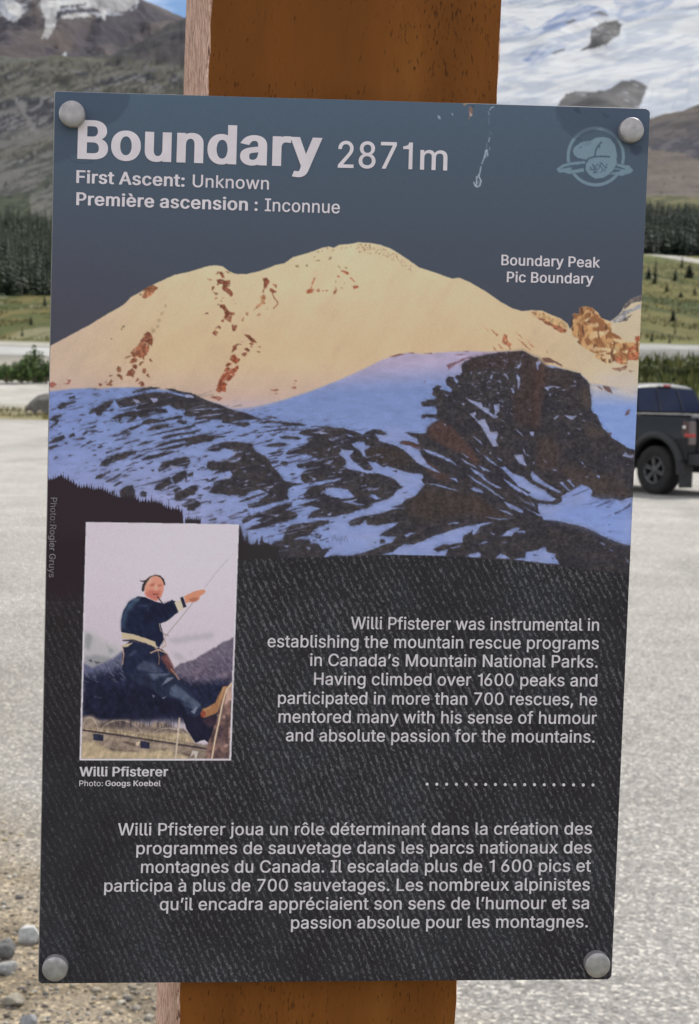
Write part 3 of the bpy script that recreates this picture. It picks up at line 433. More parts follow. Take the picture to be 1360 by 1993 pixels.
# --- dark bands of the near hill (three tiles)
HILLA = '''690,335 650,270 720,245 800,232 880,212 980,200 1100,195 1150,210 1240,230 1360,250 1360,335 1300,350 1200,352 1130,310 1060,325 1000,332 920,342 840,352 830,330 870,300 960,290 890,296 830,310 760,325;880,165 960,147 1060,160 1000,170 930,180 880,192 810,205 800,190;1090,162 1160,165 1240,190 1360,215 1360,246 1290,222 1200,205 1140,185;
415,390 440,350 520,310 600,270 640,275 600,330 540,370 530,405 490,400 470,375;510,295 580,275 640,268 570,290;610,430 700,385 780,365 850,360 900,345 980,335 1100,345 1120,375 1060,385 1000,370 950,375 940,400 880,425 850,405 830,440 760,450 800,415 720,415 700,450 670,470 690,430 640,435;690,560 740,525 800,500 880,480 900,455 960,430 1060,440 1120,425 1200,405 1260,405 1240,430 1150,440 1060,460 960,475 890,485 840,515 760,540;920,535 970,500 1020,480 1130,475 1120,495 1040,525;1190,455 1230,435 1290,450 1280,475 1240,480;
65,440 110,410 180,388 180,410 130,430 160,440 140,480 70,520 75,500 130,460;65,640 120,600 200,575 215,600 180,625 110,645 65,655;65,680 140,655 150,670 100,700 70,710;240,580 290,555 295,580 250,600;425,505 490,485 460,515;360,575 400,530 410,555 370,580;390,655 430,625 460,625 420,650;490,685 530,660 545,675 520,692;340,690 370,660 390,665;715,655 820,620 780,645;740,690 820,665 780,685;840,670 900,635 1010,620 960,645 880,665;
920,590 1000,565 1120,535 1250,505 1360,485 1360,500 1240,530 1120,550 1000,575;1055,600 1120,570 1240,555 1360,540 1360,560 1240,575 1130,600 1080,610;830,720 1000,685 1040,650 1150,625 1260,600 1360,585 1360,605 1250,625 1100,660 1000,690 900,715;1030,705 1130,675 1250,650 1360,625 1360,650 1300,655 1200,690 1090,710;1250,385 1300,365 1360,358 1360,400 1270,400;515,850 530,810 600,765 680,735 780,715 850,710 830,745 770,760 730,790 670,800 640,815 580,840;780,790 850,755 940,735 900,755 830,785;880,790 940,755 1020,745 1100,715 1190,715 1130,745 1060,765 960,790 890,800;
1030,870 1070,820 1150,800 1180,780 1290,765 1315,820 1290,850 1220,850 1140,840 1130,860 1060,890 1040,900;1150,950 1200,910 1270,880 1285,940 1230,980 1180,1010 1160,980;1000,1060 1010,1020 1080,980 1130,940 1150,1000 1120,1020 1060,1060;475,960 490,930 560,910 570,930 520,960;560,915 610,885 610,905;640,890 690,868 680,885;720,890 790,860 760,885;560,985 620,955 690,920 710,910 700,935 640,970 590,990;630,1030 690,985 720,985 690,1010 650,1030;690,1070 730,1030 810,1015 830,1080 820,1150 700,1120;870,1090 890,1065 935,1080 920,1120 880,1120;1180,1090 1240,1060 1290,1040 1360,1020 1360,1100 1310,1110 1230,1160 1180,1150;1230,1195 1300,1150 1360,1130 1360,1180 1270,1210;1280,1230 1360,1190 1360,1240 1300,1240;1160,1055 1220,1030 1240,1050 1180,1085;
140,330 180,290 250,285 300,270 310,290 240,310 170,345;240,240 300,225 300,250 250,260;195,215 300,203 260,215;330,400 370,385 375,402;315,475 350,430 365,440;145,565 190,550 160,568;105,795 130,760 150,770;270,520 295,510 280,530;1290,920 1340,900 1340,935 1300,945;960,885 1000,875 990,900;860,865 910,855 890,870;920,830 1000,800 960,830;430,165 530,165 480,172;450,215 520,205 470,225;80,350 130,345 100,360;100,480 140,470 120,490;80,600 110,590 90,610;610,1080 650,1060 640,1100;560,185 610,190 580,195;400,690 440,685 420,695;150,500 180,490 170,505;200,650 240,630 220,655'''
paint_many('A', HILLA.replace('\n', ''), DK, warp=1.2)
paint_many('A', '960,250 1030,250 1025,280 985,285;805,255 850,262 880,290 840,300;1130,870 1140,840 1220,850 1200,870;620,815 640,780 640,800;1090,1060 1110,1020 1120,1040', (150, 152, 186), warp=1.2)
HILLB = '''0,103 60,115 110,140 200,180 330,225 430,265 540,290 620,325 680,345 600,350 500,350 430,365 380,380 320,375 330,350 250,345 90,350 80,335 110,318 0,318;380,380 480,370 560,372 580,395 520,415 450,395;270,410 330,395 350,405 290,420;0,410 90,392 60,405 0,425;0,465 80,445 150,432 130,455 40,465 0,475;0,520 60,495 160,475 240,490 370,488 330,505 260,515 240,540 160,545 120,560 60,570 0,595 0,555 60,540 0,545;445,495 540,475 580,475 500,498;605,470 700,452 760,440 860,425 900,415 915,430 820,445 740,455 640,470;665,365 740,355 820,360 900,370 1000,378 1085,398 1000,402 900,405 840,385 760,378 690,380;670,410 760,400 740,418;705,585 740,560 830,550 900,555 880,575 790,590;700,535 790,515 750,540;830,495 960,492 1030,510 1000,525 850,515;720,650 800,630 850,618 840,640 760,655;840,740 850,712 910,720 880,755;700,320 760,318 835,342 780,335;640,290 700,305 660,300;980,358 1040,375 1000,368;750,485 810,478 780,492;
180,610 240,575 330,545 430,540 520,550 560,560 600,560 600,590 625,630 700,665 740,700 770,760 820,810 870,880 920,905 1000,910 1060,905 950,935 910,965 900,1010 920,1050 860,1065 760,1085 680,1110 600,1130 550,1100 640,1075 740,1000 660,965 570,985 540,1015 480,1030 440,1010 380,1020 330,1000 260,1000 205,990 250,930 260,890 340,870 420,840 400,800 300,820 240,835 300,790 200,770 190,745 280,720 330,700 390,690 440,660 420,620 350,600 300,625 240,630;190,770 200,720 250,710 310,740 300,790 240,800;185,900 240,865 300,850 250,890;0,690 40,690 45,730 20,760 0,770;30,820 70,810 60,850;0,800 20,820 15,890 0,900;0,960 60,930 110,925 110,970 60,1010 0,1040;0,1080 80,1045 140,1085 140,1110 60,1145 20,1140;475,1070 540,1040 620,1015 700,990 720,1000 640,1030 560,1060 490,1075;550,1095 640,1075 690,1070 620,1110 560,1130;
500,1240 540,1205 640,1180 720,1150 800,1110 900,1085 945,1070 940,1115 880,1145 960,1160 1000,1190 980,1215 900,1240 820,1260 740,1290 650,1310 560,1320 520,1325 600,1285 680,1250 620,1240 690,1210 620,1215 560,1245 510,1265;370,1210 440,1175 540,1145 560,1150 480,1180 400,1215;170,1215 260,1185 230,1205;200,1235 260,1215 290,1220 250,1240;280,1180 360,1150 330,1165;210,1085 230,1070 225,1090;300,1080 380,1050 330,1080;100,790 150,770 120,795;
1000,470 1040,440 1120,425 1220,415 1360,425 1360,860 1250,880 1150,900 1060,910 1030,890 1020,830 1090,780 1000,775 980,745 1060,725 1180,700 1100,660 990,650 900,660 885,645 940,605 1060,570 1090,545 1070,515 1130,495 1020,480;1120,405 1200,405 1360,418 1240,420;1045,1010 1080,965 1150,930 1360,885 1360,940 1240,945 1230,1000 1360,1060 1360,1200 1250,1205 1080,1220 1110,1170 1190,1130 1100,1110 1000,1110 1100,1070 1190,1045 1060,1050;985,1040 1060,1035 1040,1055;
815,1330 880,1310 960,1270 1090,1255 1170,1240 1270,1235 1330,1245 1230,1280 1150,1310 1120,1340 1090,1370 990,1390 960,1410 1100,1400 1110,1440 1180,1445 1210,1490 1300,1480 1250,1520 1230,1550 1210,1632 470,1632 475,1290 495,1290 510,1380 530,1420 550,1340 560,1440 590,1455 610,1440 640,1400 650,1460 680,1360 690,1430 720,1440 760,1450 790,1430 860,1410 880,1350;1130,1355 1190,1350 1160,1370;1150,1390 1205,1375 1190,1400;1360,1060 1480,1080 1480,1180 1360,1200'''
paint_many('B', HILLB.replace('\n', ''), DK, warp=1.2)
SNOW = lambda X, Y: mixc((136, 147, 186), (152, 156, 184), fbm(X/12, Y/12, 51, 2))
paint_many('B', '20,270 120,250 240,245 340,255 240,260 120,264;60,280 130,280 120,292;110,320 240,300 350,293 250,314;0,120 60,135 80,155 0,150;380,715 440,705 490,680 480,710 430,725;575,695 615,688 600,710;505,800 540,795 530,812;470,910 580,873 540,900;715,948 790,925 760,950;360,940 410,930 380,945;430,670 460,625 440,625 420,640;340,860 420,845 390,870 330,880;720,1180 780,1185 850,1180 800,1205;1105,460 1200,455 1280,465 1200,475;1255,620 1270,600 1285,595 1270,625;1260,515 1300,520 1280,535;1210,735 1260,725 1310,710 1270,740;1115,635 1190,640 1140,645;1090,848 1160,870 1150,885;1290,755 1330,755 1310,765;1250,955 1340,945 1300,970;1250,1190 1300,1165 1280,1195;870,1460 925,1455 900,1475;1060,1470 1110,1475 1100,1500;940,1345 960,1345 950,1352;510,925 560,915 530,930;630,830 645,860 638,865;945,1315 1130,1275 1040,1300', SNOW, warp=1.3)
# finer streaking: thin snow and rock lines following the slope, only where rock and snow already mix
sx = GX*0.97-GY*0.22; sy = GX*0.22+GY*0.97
fine = fbm(sx/20+fbm(GX/40, GY/40, 60, 2)*2, sy/2.9, 61, 3)
mixz = region(np.array([[100, 775], [330, 765], [480, 800], [640, 830], [760, 850], [760, 1060], [560, 1070], [400, 1010], [200, 920], [100, 900]]), 8, 20)
lum = ART.mean(2)
dark_here = sstep(95, 75, lum)*mixz; light_here = sstep(95, 115, lum)*mixz
ART[:] = mixc(ART, (132, 138, 176), dark_here*sstep(0.72, 0.76, fine)*0.85)
ART[:] = mixc(ART, (62, 58, 68), light_here*sstep(0.325, 0.295, fine)*0.9)
# --- snowfields over the dark ground
SNOWB = lambda X, Y: mixc((122, 140, 190), (142, 153, 192), fbm(X/30, Y/18, 52, 3))
paint_many('C', '''90,405 110,440 80,465 150,520 150,560 120,580 170,605 260,620 330,640 410,640 460,650 540,675 590,700 605,730 660,760 600,790 570,830 520,865 400,905 350,945 250,970 170,1000 0,1030 0,1365 200,1365 300,1340 440,1290 560,1245 600,1195 520,1200 440,1190 500,1150 600,1090 610,1070 500,1090 440,1100 340,1095 320,1050 280,1095 190,1105 165,1075 220,1040 320,1015 430,1000 560,960 670,945 540,945 640,910 680,870 760,840 810,780 850,740 810,700 830,680 830,645 700,635 600,600 510,575 480,590 420,545 340,535 390,600 370,615 310,610 240,550 200,520 180,490 220,440 160,435 120,430;205,380 250,365 310,360 330,395 370,400 310,440 330,500 300,490 270,440 215,400;500,230 620,240 680,270 660,285 770,330 800,385 720,360 650,345 615,375 720,400 800,440 830,500 870,560 930,600 990,640 940,625 860,590 770,540 700,470 650,425 560,385 470,365 430,350 440,335 400,290 480,305 520,295;820,425 900,440 980,475 1060,510 1110,550 1140,580 1080,545 980,500 880,465;850,730 950,735 1020,755 1180,805 1050,775 950,745;0,700 110,680 100,695 0,725;0,775 60,765 170,785 230,850 140,865 60,855 0,830;110,890 260,870 200,895 320,915 280,925 180,905;340,780 390,785 350,795;350,840 380,820 440,850 460,865 420,875;450,1360 560,1335 620,1290 670,1265 740,1270 820,1240 900,1200 1000,1170 1150,1120 1280,1095 1360,1080 1310,1110 1270,1140 1180,1200 1180,1250 1080,1270 1000,1270 920,1310 960,1335 1050,1310 1030,1370 780,1370 580,1365;1035,1090 1100,1070 1145,1070 1140,1085;665,1185 720,1165 780,1158 720,1180 680,1200;1200,1375 1250,1350 1340,1345 1330,1380;1065,1300 1190,1275 1100,1305;1240,590 1290,610 1360,650 1360,680 1290,640;1215,645 1280,690 1360,740 1360,755 1270,700;1235,770 1300,780 1360,800 1360,815 1290,800;1170,510 1240,555 1320,600 1290,590 1200,545;1165,460 1230,500 1220,505;1060,680 1120,685 1140,720;1290,410 1330,455 1310,445;1270,310 1330,350 1360,390 1310,350;150,290 230,320 280,300 240,320 180,315;330,320 355,325 345,338;0,530 35,535 0,552;20,575 60,573 45,585'''.replace('\n', ''), SNOWB, warp=1.4)
paint_many('C', '555,620 600,610 605,632;450,1220 490,1225 500,1250 450,1265;395,1250 420,1240 410,1255;0,1295 35,1300 0,1310;0,1070 60,1065 20,1080;120,1025 150,1022 135,1035;640,815 700,800 670,815;960,1290 1060,1270 1120,1262 1060,1285 950,1320', DK, warp=0.8)
for k in range(9):
    x = 648+k*3.5+RND.uniform(-1, 1); y = 1043+RND.uniform(-3, 6); stroke([[x, y], [x+0.4, y+RND.uniform(5, 14)]], 1.0, (70, 72, 92), 0.7)
paint_many('D', '''480,635 540,670 600,690 660,700 680,750 750,770 750,810 810,840 800,720 860,715 860,800 820,830 845,862 800,875 740,830 680,790 600,730 530,690;530,830 600,800 605,830 580,850 620,900 700,880 740,970 760,1020 800,1030 830,1010 845,1050 820,1120 850,1180 790,1185 740,1100 700,1030 650,950 580,870;1020,1280 1115,1275 1160,1405 1080,1370 1040,1310;1110,1190 1135,1220 1150,1270 1190,1280 1170,1290 1140,1270;560,1065 620,1105 690,1185 640,1140;590,1190 645,1250 620,1230;440,1255 520,1310 500,1310;430,1310 500,1350 600,1420 560,1400 470,1350;1030,980 1080,1020 1130,1080 1090,1050;1190,1020 1240,1025 1235,1075 1205,1060;865,880 930,910 900,905;1040,400 1060,380 1090,430 1085,500 1075,555 1060,530 1065,470;1030,315 1060,300 1100,255 1095,290 1075,330;985,545 1005,540 1025,580 1010,605;1265,260 1310,240 1320,260 1290,280 1280,345;755,430 770,390 785,400 775,445;780,375 820,358 825,370;905,370 940,390 965,430 950,445 930,410;720,530 750,535 740,545;830,590 860,590 855,612;535,380 565,350 555,385;605,378 650,370 650,385;645,600 680,605 660,612;555,490 575,490 568,520;245,600 300,625 280,635;370,470 410,475 390,490;400,500 415,520 405,530;840,450 870,460 855,475;925,145 955,150 940,160;1040,245 1060,245 1050,260;870,1080 900,1090 885,1098;880,950 905,970 890,972;440,1080 465,1090 455,1098;355,665 370,680 360,688;400,680 425,685 410,690;440,705 480,710 465,735;245,930 270,940 265,962;750,1245 775,1260 760,1270;835,1300 895,1345 850,1330;885,690 900,680 900,700;975,820 990,810 975,835;620,480 640,485 630,495;1225,1350 1245,1360 1235,1375;885,320 915,318 900,328;1180,775 1215,775 1200,788;1100,190 1140,160 1120,185''', SNOW, warp=0.9)
paint_many('E', '120,612 200,590 340,605 290,620 250,600 190,620 170,650;430,595 520,580 520,595;335,635 410,637 370,648;370,955 420,965 490,970 540,965 480,1015 430,1000;240,1005 270,975 310,955 305,975 265,1010;595,1015 645,1025 620,1035;180,685 215,690 195,720;415,1170 450,1185 430,1205;1110,1475 1150,1420 1180,1460 1250,1470 1240,1500;1190,1450 1250,1465 1250,1478;585,1535 625,1580 600,1575;225,1635 280,1645 260,1660;20,290 60,285 45,390 30,380;155,330 250,335 370,378 280,360 220,368;100,1500 140,1540 175,1555 135,1550;500,510 530,545 500,548;410,735 440,740 420,745;305,770 335,772 320,778;515,1115 590,1135 570,1140;370,1270 400,1272 385,1280;560,1405 585,1410 570,1416;1160,1580 1195,1580 1180,1590;890,1480 905,1490 895,1505;620,1600 650,1605 640,1615;210,510 240,515 225,520;165,875 185,880 175,888;560,945 595,940 585,955;260,700 285,705 270,712', SNOW, warp=0.7)
paint_many('E', '90,240 180,230 340,320 360,350 250,300 150,290 120,280;860,590 940,600 985,680 930,670 880,640;780,580 850,620 860,650 820,620;1140,950 1180,890 1210,890 1190,950 1150,965;920,1180 970,1180 975,1210 940,1200', (92, 64, 58), 0.8, warp=1.4)
paint_many('F', '''540,510 600,515 690,520 740,490 730,450 800,415 860,380 900,350 950,370 990,400 980,450 1060,470 1200,475 1210,490 1305,460 1330,460 1330,870 1300,860 1180,825 1060,770 960,720 870,690 740,660 585,645 540,560;80,100 150,150 220,210 270,205 330,260 420,290 490,350 600,400 620,430 690,470 650,495 540,480 450,440 480,420 380,370 300,280 240,220 140,165;480,270 490,240 540,290 600,340 740,420 700,420 620,380 540,340 490,310;250,300 340,360 430,410 500,460 440,440 360,400 290,350;0,225 60,260 120,320 245,385 200,380 110,330 0,240;0,300 100,355 200,430 275,480 230,465 130,395 0,310;0,375 70,395 90,420 0,400;40,190 160,250 90,235;255,495 330,520 420,570 410,590 310,550;345,430 430,490 530,545 440,505;410,530 480,570 580,610 560,615 460,565;205,555 280,575 340,610 290,595;90,620 220,635 360,632 220,645;715,340 740,330 810,410 780,400;775,315 800,310 850,380 830,370;230,785 280,740 340,710 390,710 370,735 430,735 430,755 350,745 320,775;335,970 430,960 440,910 540,895 580,870 610,875 610,910 690,930 680,950 715,1012 550,1000;185,960 230,925 260,930 310,970;0,920 50,915 65,950 0,955;0,700 100,670 180,660 60,700 20,750 90,720 0,770;40,850 110,820 130,830 80,845;140,740 185,765 160,768;1040,830 1100,845 1080,850;1125,880 1170,905 1140,900;1020,275 1050,280 1045,305;900,155 920,185 905,180;200,120 245,160 210,150;470,485 520,530 500,525;20,50 60,90 40,75;245,830 290,830 260,838;1265,960 1300,1000 1280,990;660,225 695,235 680,240;580,240 615,255 600,250;935,285 960,290 945,298'''.replace('\n', ''), SNOWB, warp=1.3)
paint(pts('F', '740,560 1000,470 1200,490 1300,560 1295,850 1060,760 860,670 600,630'), (122, 146, 204), 0.6, soft=8)
paint_many('F', '1100,625 1140,600 1145,605;1165,590 1240,560 1310,500 1310,530 1240,570 1180,600;1120,740 1170,735 1130,745;1120,680 1140,680 1130,690;820,445 960,385 960,392 830,450;890,520 1060,495 960,515;1020,535 1130,480 1060,530;490,930 550,935 510,945;650,950 670,970 660,975;1040,530 1160,470 1110,510;1100,545 1160,530 1120,548;1100,800 1112,780 1118,800', (66, 72, 100), 0.85, warp=0.8)
for _ in range(14):
    x0 = RND.uniform(960, 1190); y0 = RND.uniform(470, 500); L = RND.uniform(30, 90)
    stroke(pts('F', '%f,%f %f,%f' % (x0, y0, x0-L, y0+L*0.55)), 1.2, (84, 92, 130), 0.6)
# --- soft tonal steps of a real print: thin snow beside rock, dusted ledges, gentle relief in the snow
def boxblur(a, k, n=2):
    for _ in range(n):
        for ax in (0, 1):
            c = np.cumsum(np.pad(a, [(k+1, k) if q_ == ax else (0, 0) for q_ in range(a.ndim)], mode='edge'), axis=ax)
            a = (np.take(c, range(2*k+1, c.shape[ax]), ax)-np.take(c, range(0, c.shape[ax]-2*k-1), ax))/(2*k+1)
    return a
pic = np.clip(region(DOME)+CLIFFM, 0, 1)*PEAKM
lum = ART.mean(2); drk = sstep(112, 84, lum)*pic
near = boxblur(drk, 5)
n_a = fbm(GX/7-GY/20, GY/4, 47, 4); n_b = fbm(GX/2.4, GY/1.9, 48, 3)
ART *= 1-(pic*(1-drk)*np.clip(near*1.6, 0, 0.8)*sstep(0.35, 0.65, n_a)*0.24)[..., None]
ART[:] = mixc(ART, (104, 104, 124), pic*drk*(1-boxblur(drk, 4))*sstep(0.45, 0.65, n_b)*0.6)
ART *= 1+(pic*(1-drk)*((fbm((GX-GY*0.5)/22, GY/7, 49, 4)-0.5)*0.13+(n_b-0.5)*0.05))[..., None]
ART *= 1+(pic*drk*((fbm(GX/6, GY/4, 50, 4)-0.5)*0.45))[..., None]
pk_ = PEAKM*(1-np.clip(pic, 0, 1))
ART *= 1+(pk_*((fbm((GX+GY*0.8)/30, (GY-GX*0.5)/70, 53, 4)-0.5)*0.06+(n_b-0.5)*0.03))[..., None]
sm = PEAKM*sstep(1110, 1080, GY)
ART[:] = ART*(1-0.6*sm[..., None])+boxblur(ART, 1, 1)*0.6*sm[..., None]
# --- spruce silhouettes, lower left
def spruce_line(t, base, col, hmin, hmax, step):
    p = pts(t, base); out = []
    x = p[0, 0]
    while x < p[-1, 0]:
        y = np.interp(x, p[:, 0], p[:, 1]); h = RND.uniform(hmin, hmax)*(1.8 if RND.random() < 0.16 else 1)
        w = RND.uniform(0.7, 1.3)*step
        out += [[x, y+2], [x+w*0.3, y-h*0.35], [x+w*0.36, y-h*0.3], [x+w*0.5, y-h], [x+w*0.62, y-h*0.35], [x+w*0.7, y-h*0.25]]
        x += w
    return np.array(out)
p = spruce_line('A', '40,975 110,962 170,925 200,955 240,975 300,1012 330,1042 400,1030 460,1055 510,1045 560,1065 610,1095 660,1115 700,1125 760,1115 830,1135 860,1165 900,1155 960,1165 1000,1160 1060,1185 1120,1225 1200,1228 1230,1252', 0, 3, 12, 4.6)
paint(np.vstack([p, [[358, 1030], [465, 1030], [465, 1170], [75, 1170], [80, 935]]]), (46, 38, 43), warp=0.6)
p = spruce_line('B', '0,1230 60,1225 140,1232', 0, 3, 12, 3.5)
paint(np.vstack([p, [[392, 1040], [360, 1040]]]), (48, 44, 48), warp=0.4)
p = spruce_line('B', '480,1330 500,1410 530,1440 600,1460 700,1450 760,1465 820,1475', 0, 2, 12, 3.4)
paint(np.vstack([p, [[540, 1092], [464, 1092]]]), (46, 44, 45), warp=0.5)
paint(np.array([[60, 1060], [170, 1040], [470, 1030], [470, 1180], [60, 1180]]), (42, 32, 38), 0.7, soft=14, warp=2)
# --- woven dark ground of the lower half
YB = np.interp(GX, [60, 165, 300, 465, 560, 660, 760, 860, 930, 1000, 1100, 1230, 1300], [1150, 1135, 1110, 1089, 1085, 1083, 1079, 1081, 1086, 1091, 1102, 1117, 1124])
ang = math.radians(19)
ux = GX*math.cos(ang)-GY*math.sin(ang); uy = GX*math.sin(ang)+GY*math.cos(ang)
thread = vnoise(ux/1.45, uy/3.9, 71)*0.55+vnoise(ux/1.1+7, uy/1.9, 72)*0.45
diag = 0.5+0.5*np.sin((GX*0.92-GY*0.42)/12.5*2*math.pi+(fbm(GX/120, GY/120, 73, 2)-0.5)*9+(fbm(GX/12, GY/12, 77, 2)-0.5)*2.4)
broad = fbm(GX/150, GY/150, 74, 3)
wv = sstep(0.46, 0.84, thread*(0.64+0.50*diag)+(broad-0.5)*0.24+(NPR.random((AH, AW))-0.5)*0.12)
base = mixc((39, 38, 42), (44, 45, 49), sstep(0.3, 0.7, fbm(GX/60, GY/90, 75, 3)))
base = mixc(base, (36, 34, 38), sstep(1180, 1240, GX)*0.7)
base = mixc(base, (40, 34, 36), sstep(330, 120, GX)*sstep(1500, 1200, GY)*0.7)
den = mixc(base, (112, 114, 118), wv*0.70*(0.45+0.55*sstep(100, 500, GX)))
den = mixc(den, (128, 130, 134), sstep(0.90, 0.97, NPR.random((AH, AW)))*sstep(0.35, 0.7, thread*diag+0.2)*0.55)
den = mixc(den, (30, 30, 34), sstep(0.42, 0.22, thread)*0.55)
soft_left = sstep(470, 430, GX)
edge = sstep(0, 1.5, GY-YB)*(1-soft_left)+soft_left*sstep(-10, 55, GY-YB+(fbm(GX/20, GY/20, 76, 3)-0.5)*30)
ART[:] = mixc(ART, den, edge)
lowm = GY > YB
# --- the small portrait photograph set into the poster
PORT = np.array([[167, 1016], [465, 1020.5], [449.5, 1480], [154.5, 1480]])
PORTI = np.array([[169.5, 1018], [462.5, 1022.5], [446, 1476.5], [158, 1476.5]])
def pc(X, Y): return mixc((203, 194, 204), (190, 181, 190), sstep(1080, 1300, Y)*0.8+0.3*sstep(350, 180, X))
paint(PORT, (206, 198, 208))
PM = region(PORTI)
paint(PORTI, pc)
pk = dict(within=PM)
paint_many('K', '0,620 90,640 180,720 300,760 360,800 360,1000 0,1000', (168, 168, 170), 0.8, 4, 5, **pk)
paint_many('K', '20,850 120,840 220,850 280,880 240,930 120,945 20,910;40,640 90,680 60,800 20,760;200,690 230,760 280,800 240,820', (120, 124, 128), 0.6, 3, 2, **pk)
paint_many('K', '50,885 80,870 90,905;100,890 170,905 120,918', (60, 62, 66), 0.7, 1, 0, **pk)
paint_many('K', '720,700 900,670 1150,640 1150,690 950,720 820,740;780,800 880,830 920,880 850,900;940,790 980,850 960,870', (160, 156, 162), 0.6, 4, 3, **pk)
paint_many('K', '0,905 90,945 200,905 300,850 370,795 420,830 420,1080 0,1080', (84, 88, 112), 1, 2, 2, **pk)
paint_many('K', '780,990 860,915 1000,870 1100,810 1200,750 1360,670 1360,1100 780,1100', (98, 90, 106), 1, 2, 1, **pk)
paint_many('L', '860,150 1000,90 1100,0 1340,-60 1340,200 1230,200 1100,200 950,170', (86, 78, 96), 1, 3, 4, **pk)
paint_many('L', '980,90 1150,-20 1060,80 1010,140;1140,80 1180,10 1170,70;1210,110 1290,60 1310,100 1240,140', (124, 110, 122), 0.6, 3, 3, **pk)
paint_many('L', '40,110 200,95 390,40 520,100 900,140 1010,170 1200,150 1330,150 1330,480 40,500', (33, 37, 58), 1, 3, 5, **pk)
paint_many('L', '40,250 500,200 900,300 1000,500 40,500', (28, 29, 47), 0.85, 3, 10, **pk)
paint_many('L', '140,285 220,292 210,300 150,298', (70, 74, 96), .6, 1, 0, **pk)
paint_many('L', '40,470 120,450 200,500 320,485 420,490 520,510 620,540 660,505 770,512 780,540 900,560 960,600 1010,690 1100,700 1320,700 1320,850 20,850', (134, 120, 108), 1, 2.5, 2, **pk)
paint_many('L', '200,500 330,490 430,500 520,545 640,560 900,570 940,600 700,580 400,560 200,550', (92, 82, 80), 0.8, 3, 2, **pk)
paint_many('L', '50,560 300,570 560,600 900,600 960,610 1000,680 900,690 600,650 300,600 50,575', (172, 156, 128), 0.8, 1, 1, **pk)
paint_many('L', '50,585 140,600 300,640 540,680 140,650 50,655;620,690 820,700 830,740 640,740', (160, 146, 128), 0.7, 2, 2, **pk)
paint_many('L', '30,660 160,680 260,740 460,760 560,755 760,740 850,770 960,810 960,850 20,850', (176, 160, 132), 1, 3, 3, **pk)
paint_many('L', '260,730 400,745 550,750 480,760 300,745;840,750 960,780 1010,800 960,805;380,675 440,670 500,690 490,715 440,700;690,735 770,738 730,745', (84, 70, 66), 0.8, 2, 1, **pk)
stroke(pts('L', '50,574 400,625 700,672 1110,735'), 3.4, (58, 52, 56), 0.95, **pk)
stroke(pts('L', '50,558 400,590 700,640 1000,690'), 1.2, (120, 106, 92), 0.8, **pk)
for a0, a1, h in ((52, 180, 100), (200, 560, 95), (640, 950, 60)):
    xs = np.linspace(a0, a1, 14); ys = 560+(xs-50)*0.08-h*np.sin(np.linspace(0.25 if a0 < 100 else 0, math.pi, 14))**0.7
    stroke(np.array([pts('L', '%f,%f' % q)[0] for q in zip(xs, ys)]), 1.4, (190, 180, 166), 0.7, **pk)
for k in range(30):
    x = 70+k*30; yb = 590+(x-50)*0.15
    stroke(pts('L', '%f,%f %f,%f' % (x, yb, x+RND.uniform(-18, 18), yb-RND.uniform(35, 75))), 1.0, (84, 72, 66), 0.65, **pk)
for k in range(40):
    x = RND.uniform(330, 900); stroke(pts('L', '%f,%f %f,%f' % (x, 545+RND.uniform(0, 15), x+RND.uniform(-3, 3), 485+RND.uniform(0, 30))), 0.9, (50, 46, 56), 0.7, **pk)
paint_many('L', '140,605 225,615 222,668 135,660;540,665 620,680 618,735 540,728', (44, 46, 66), 1, 0.5, 0, **pk)
paint_many('L', '500,680 535,670 530,700 505,710', (190, 176, 156), 1, 0.5, 0, **pk)
stroke(pts('L', '874,470 840,815'), 3.2, (190, 176, 160), 1, **pk)
paint_many('L', '960,812 985,750 1035,755 1020,812 1005,812 1000,775', (186, 178, 170), 1, 0.5, 0, **pk)
# rock wall and rope, right
paint_many('L', '1340,140 1300,190 1240,330 1180,480 1130,640 1090,820 1340,830', lambda X, Y: mixc((92, 74, 74), (126, 100, 92), sstep(.35, .65, fbm(X/9, Y/14, 81, 4))), 1, 2, 1, **pk)
paint_many('L', '1275,230 1330,180 1330,300 1260,360;1290,560 1330,540 1320,640 1290,640;1240,460 1270,450 1260,490;1260,700 1300,700 1270,730', (190, 160, 146), 0.8, 2, 1, **pk)
paint_many('L', '1200,520 1250,560 1240,620 1190,640 1210,580', (58, 48, 60), 0.7, 2, 2, **pk)
pg = (fbm(GX/7+GY/16, GY/9, 82, 4)-0.5)*0.55+(fbm(GX/2.2, GY/2.2, 83, 2)-0.5)*0.18
low = sstep(1270, 1330, GY)
ART *= 1+(PM*pg*(0.02+0.90*low*sstep(185, 140, ART.mean(2))))[..., None]
ridge_ = region(pts('K', '0,905 90,945 200,905 300,850 370,795 420,830 420,1080 0,1080'))+region(pts('K', '780,990 860,915 1000,870 1100,810 1200,750 1360,670 1360,1100 780,1100'))
ART[:] = mixc(ART, (150, 148, 164), np.clip(ridge_, 0, 1)*sstep(0.56, 0.66, fbm((GX+GY)/12, (GX-GY)/4, 84, 4))*0.32*PM*sstep(1360, 1310, GY))
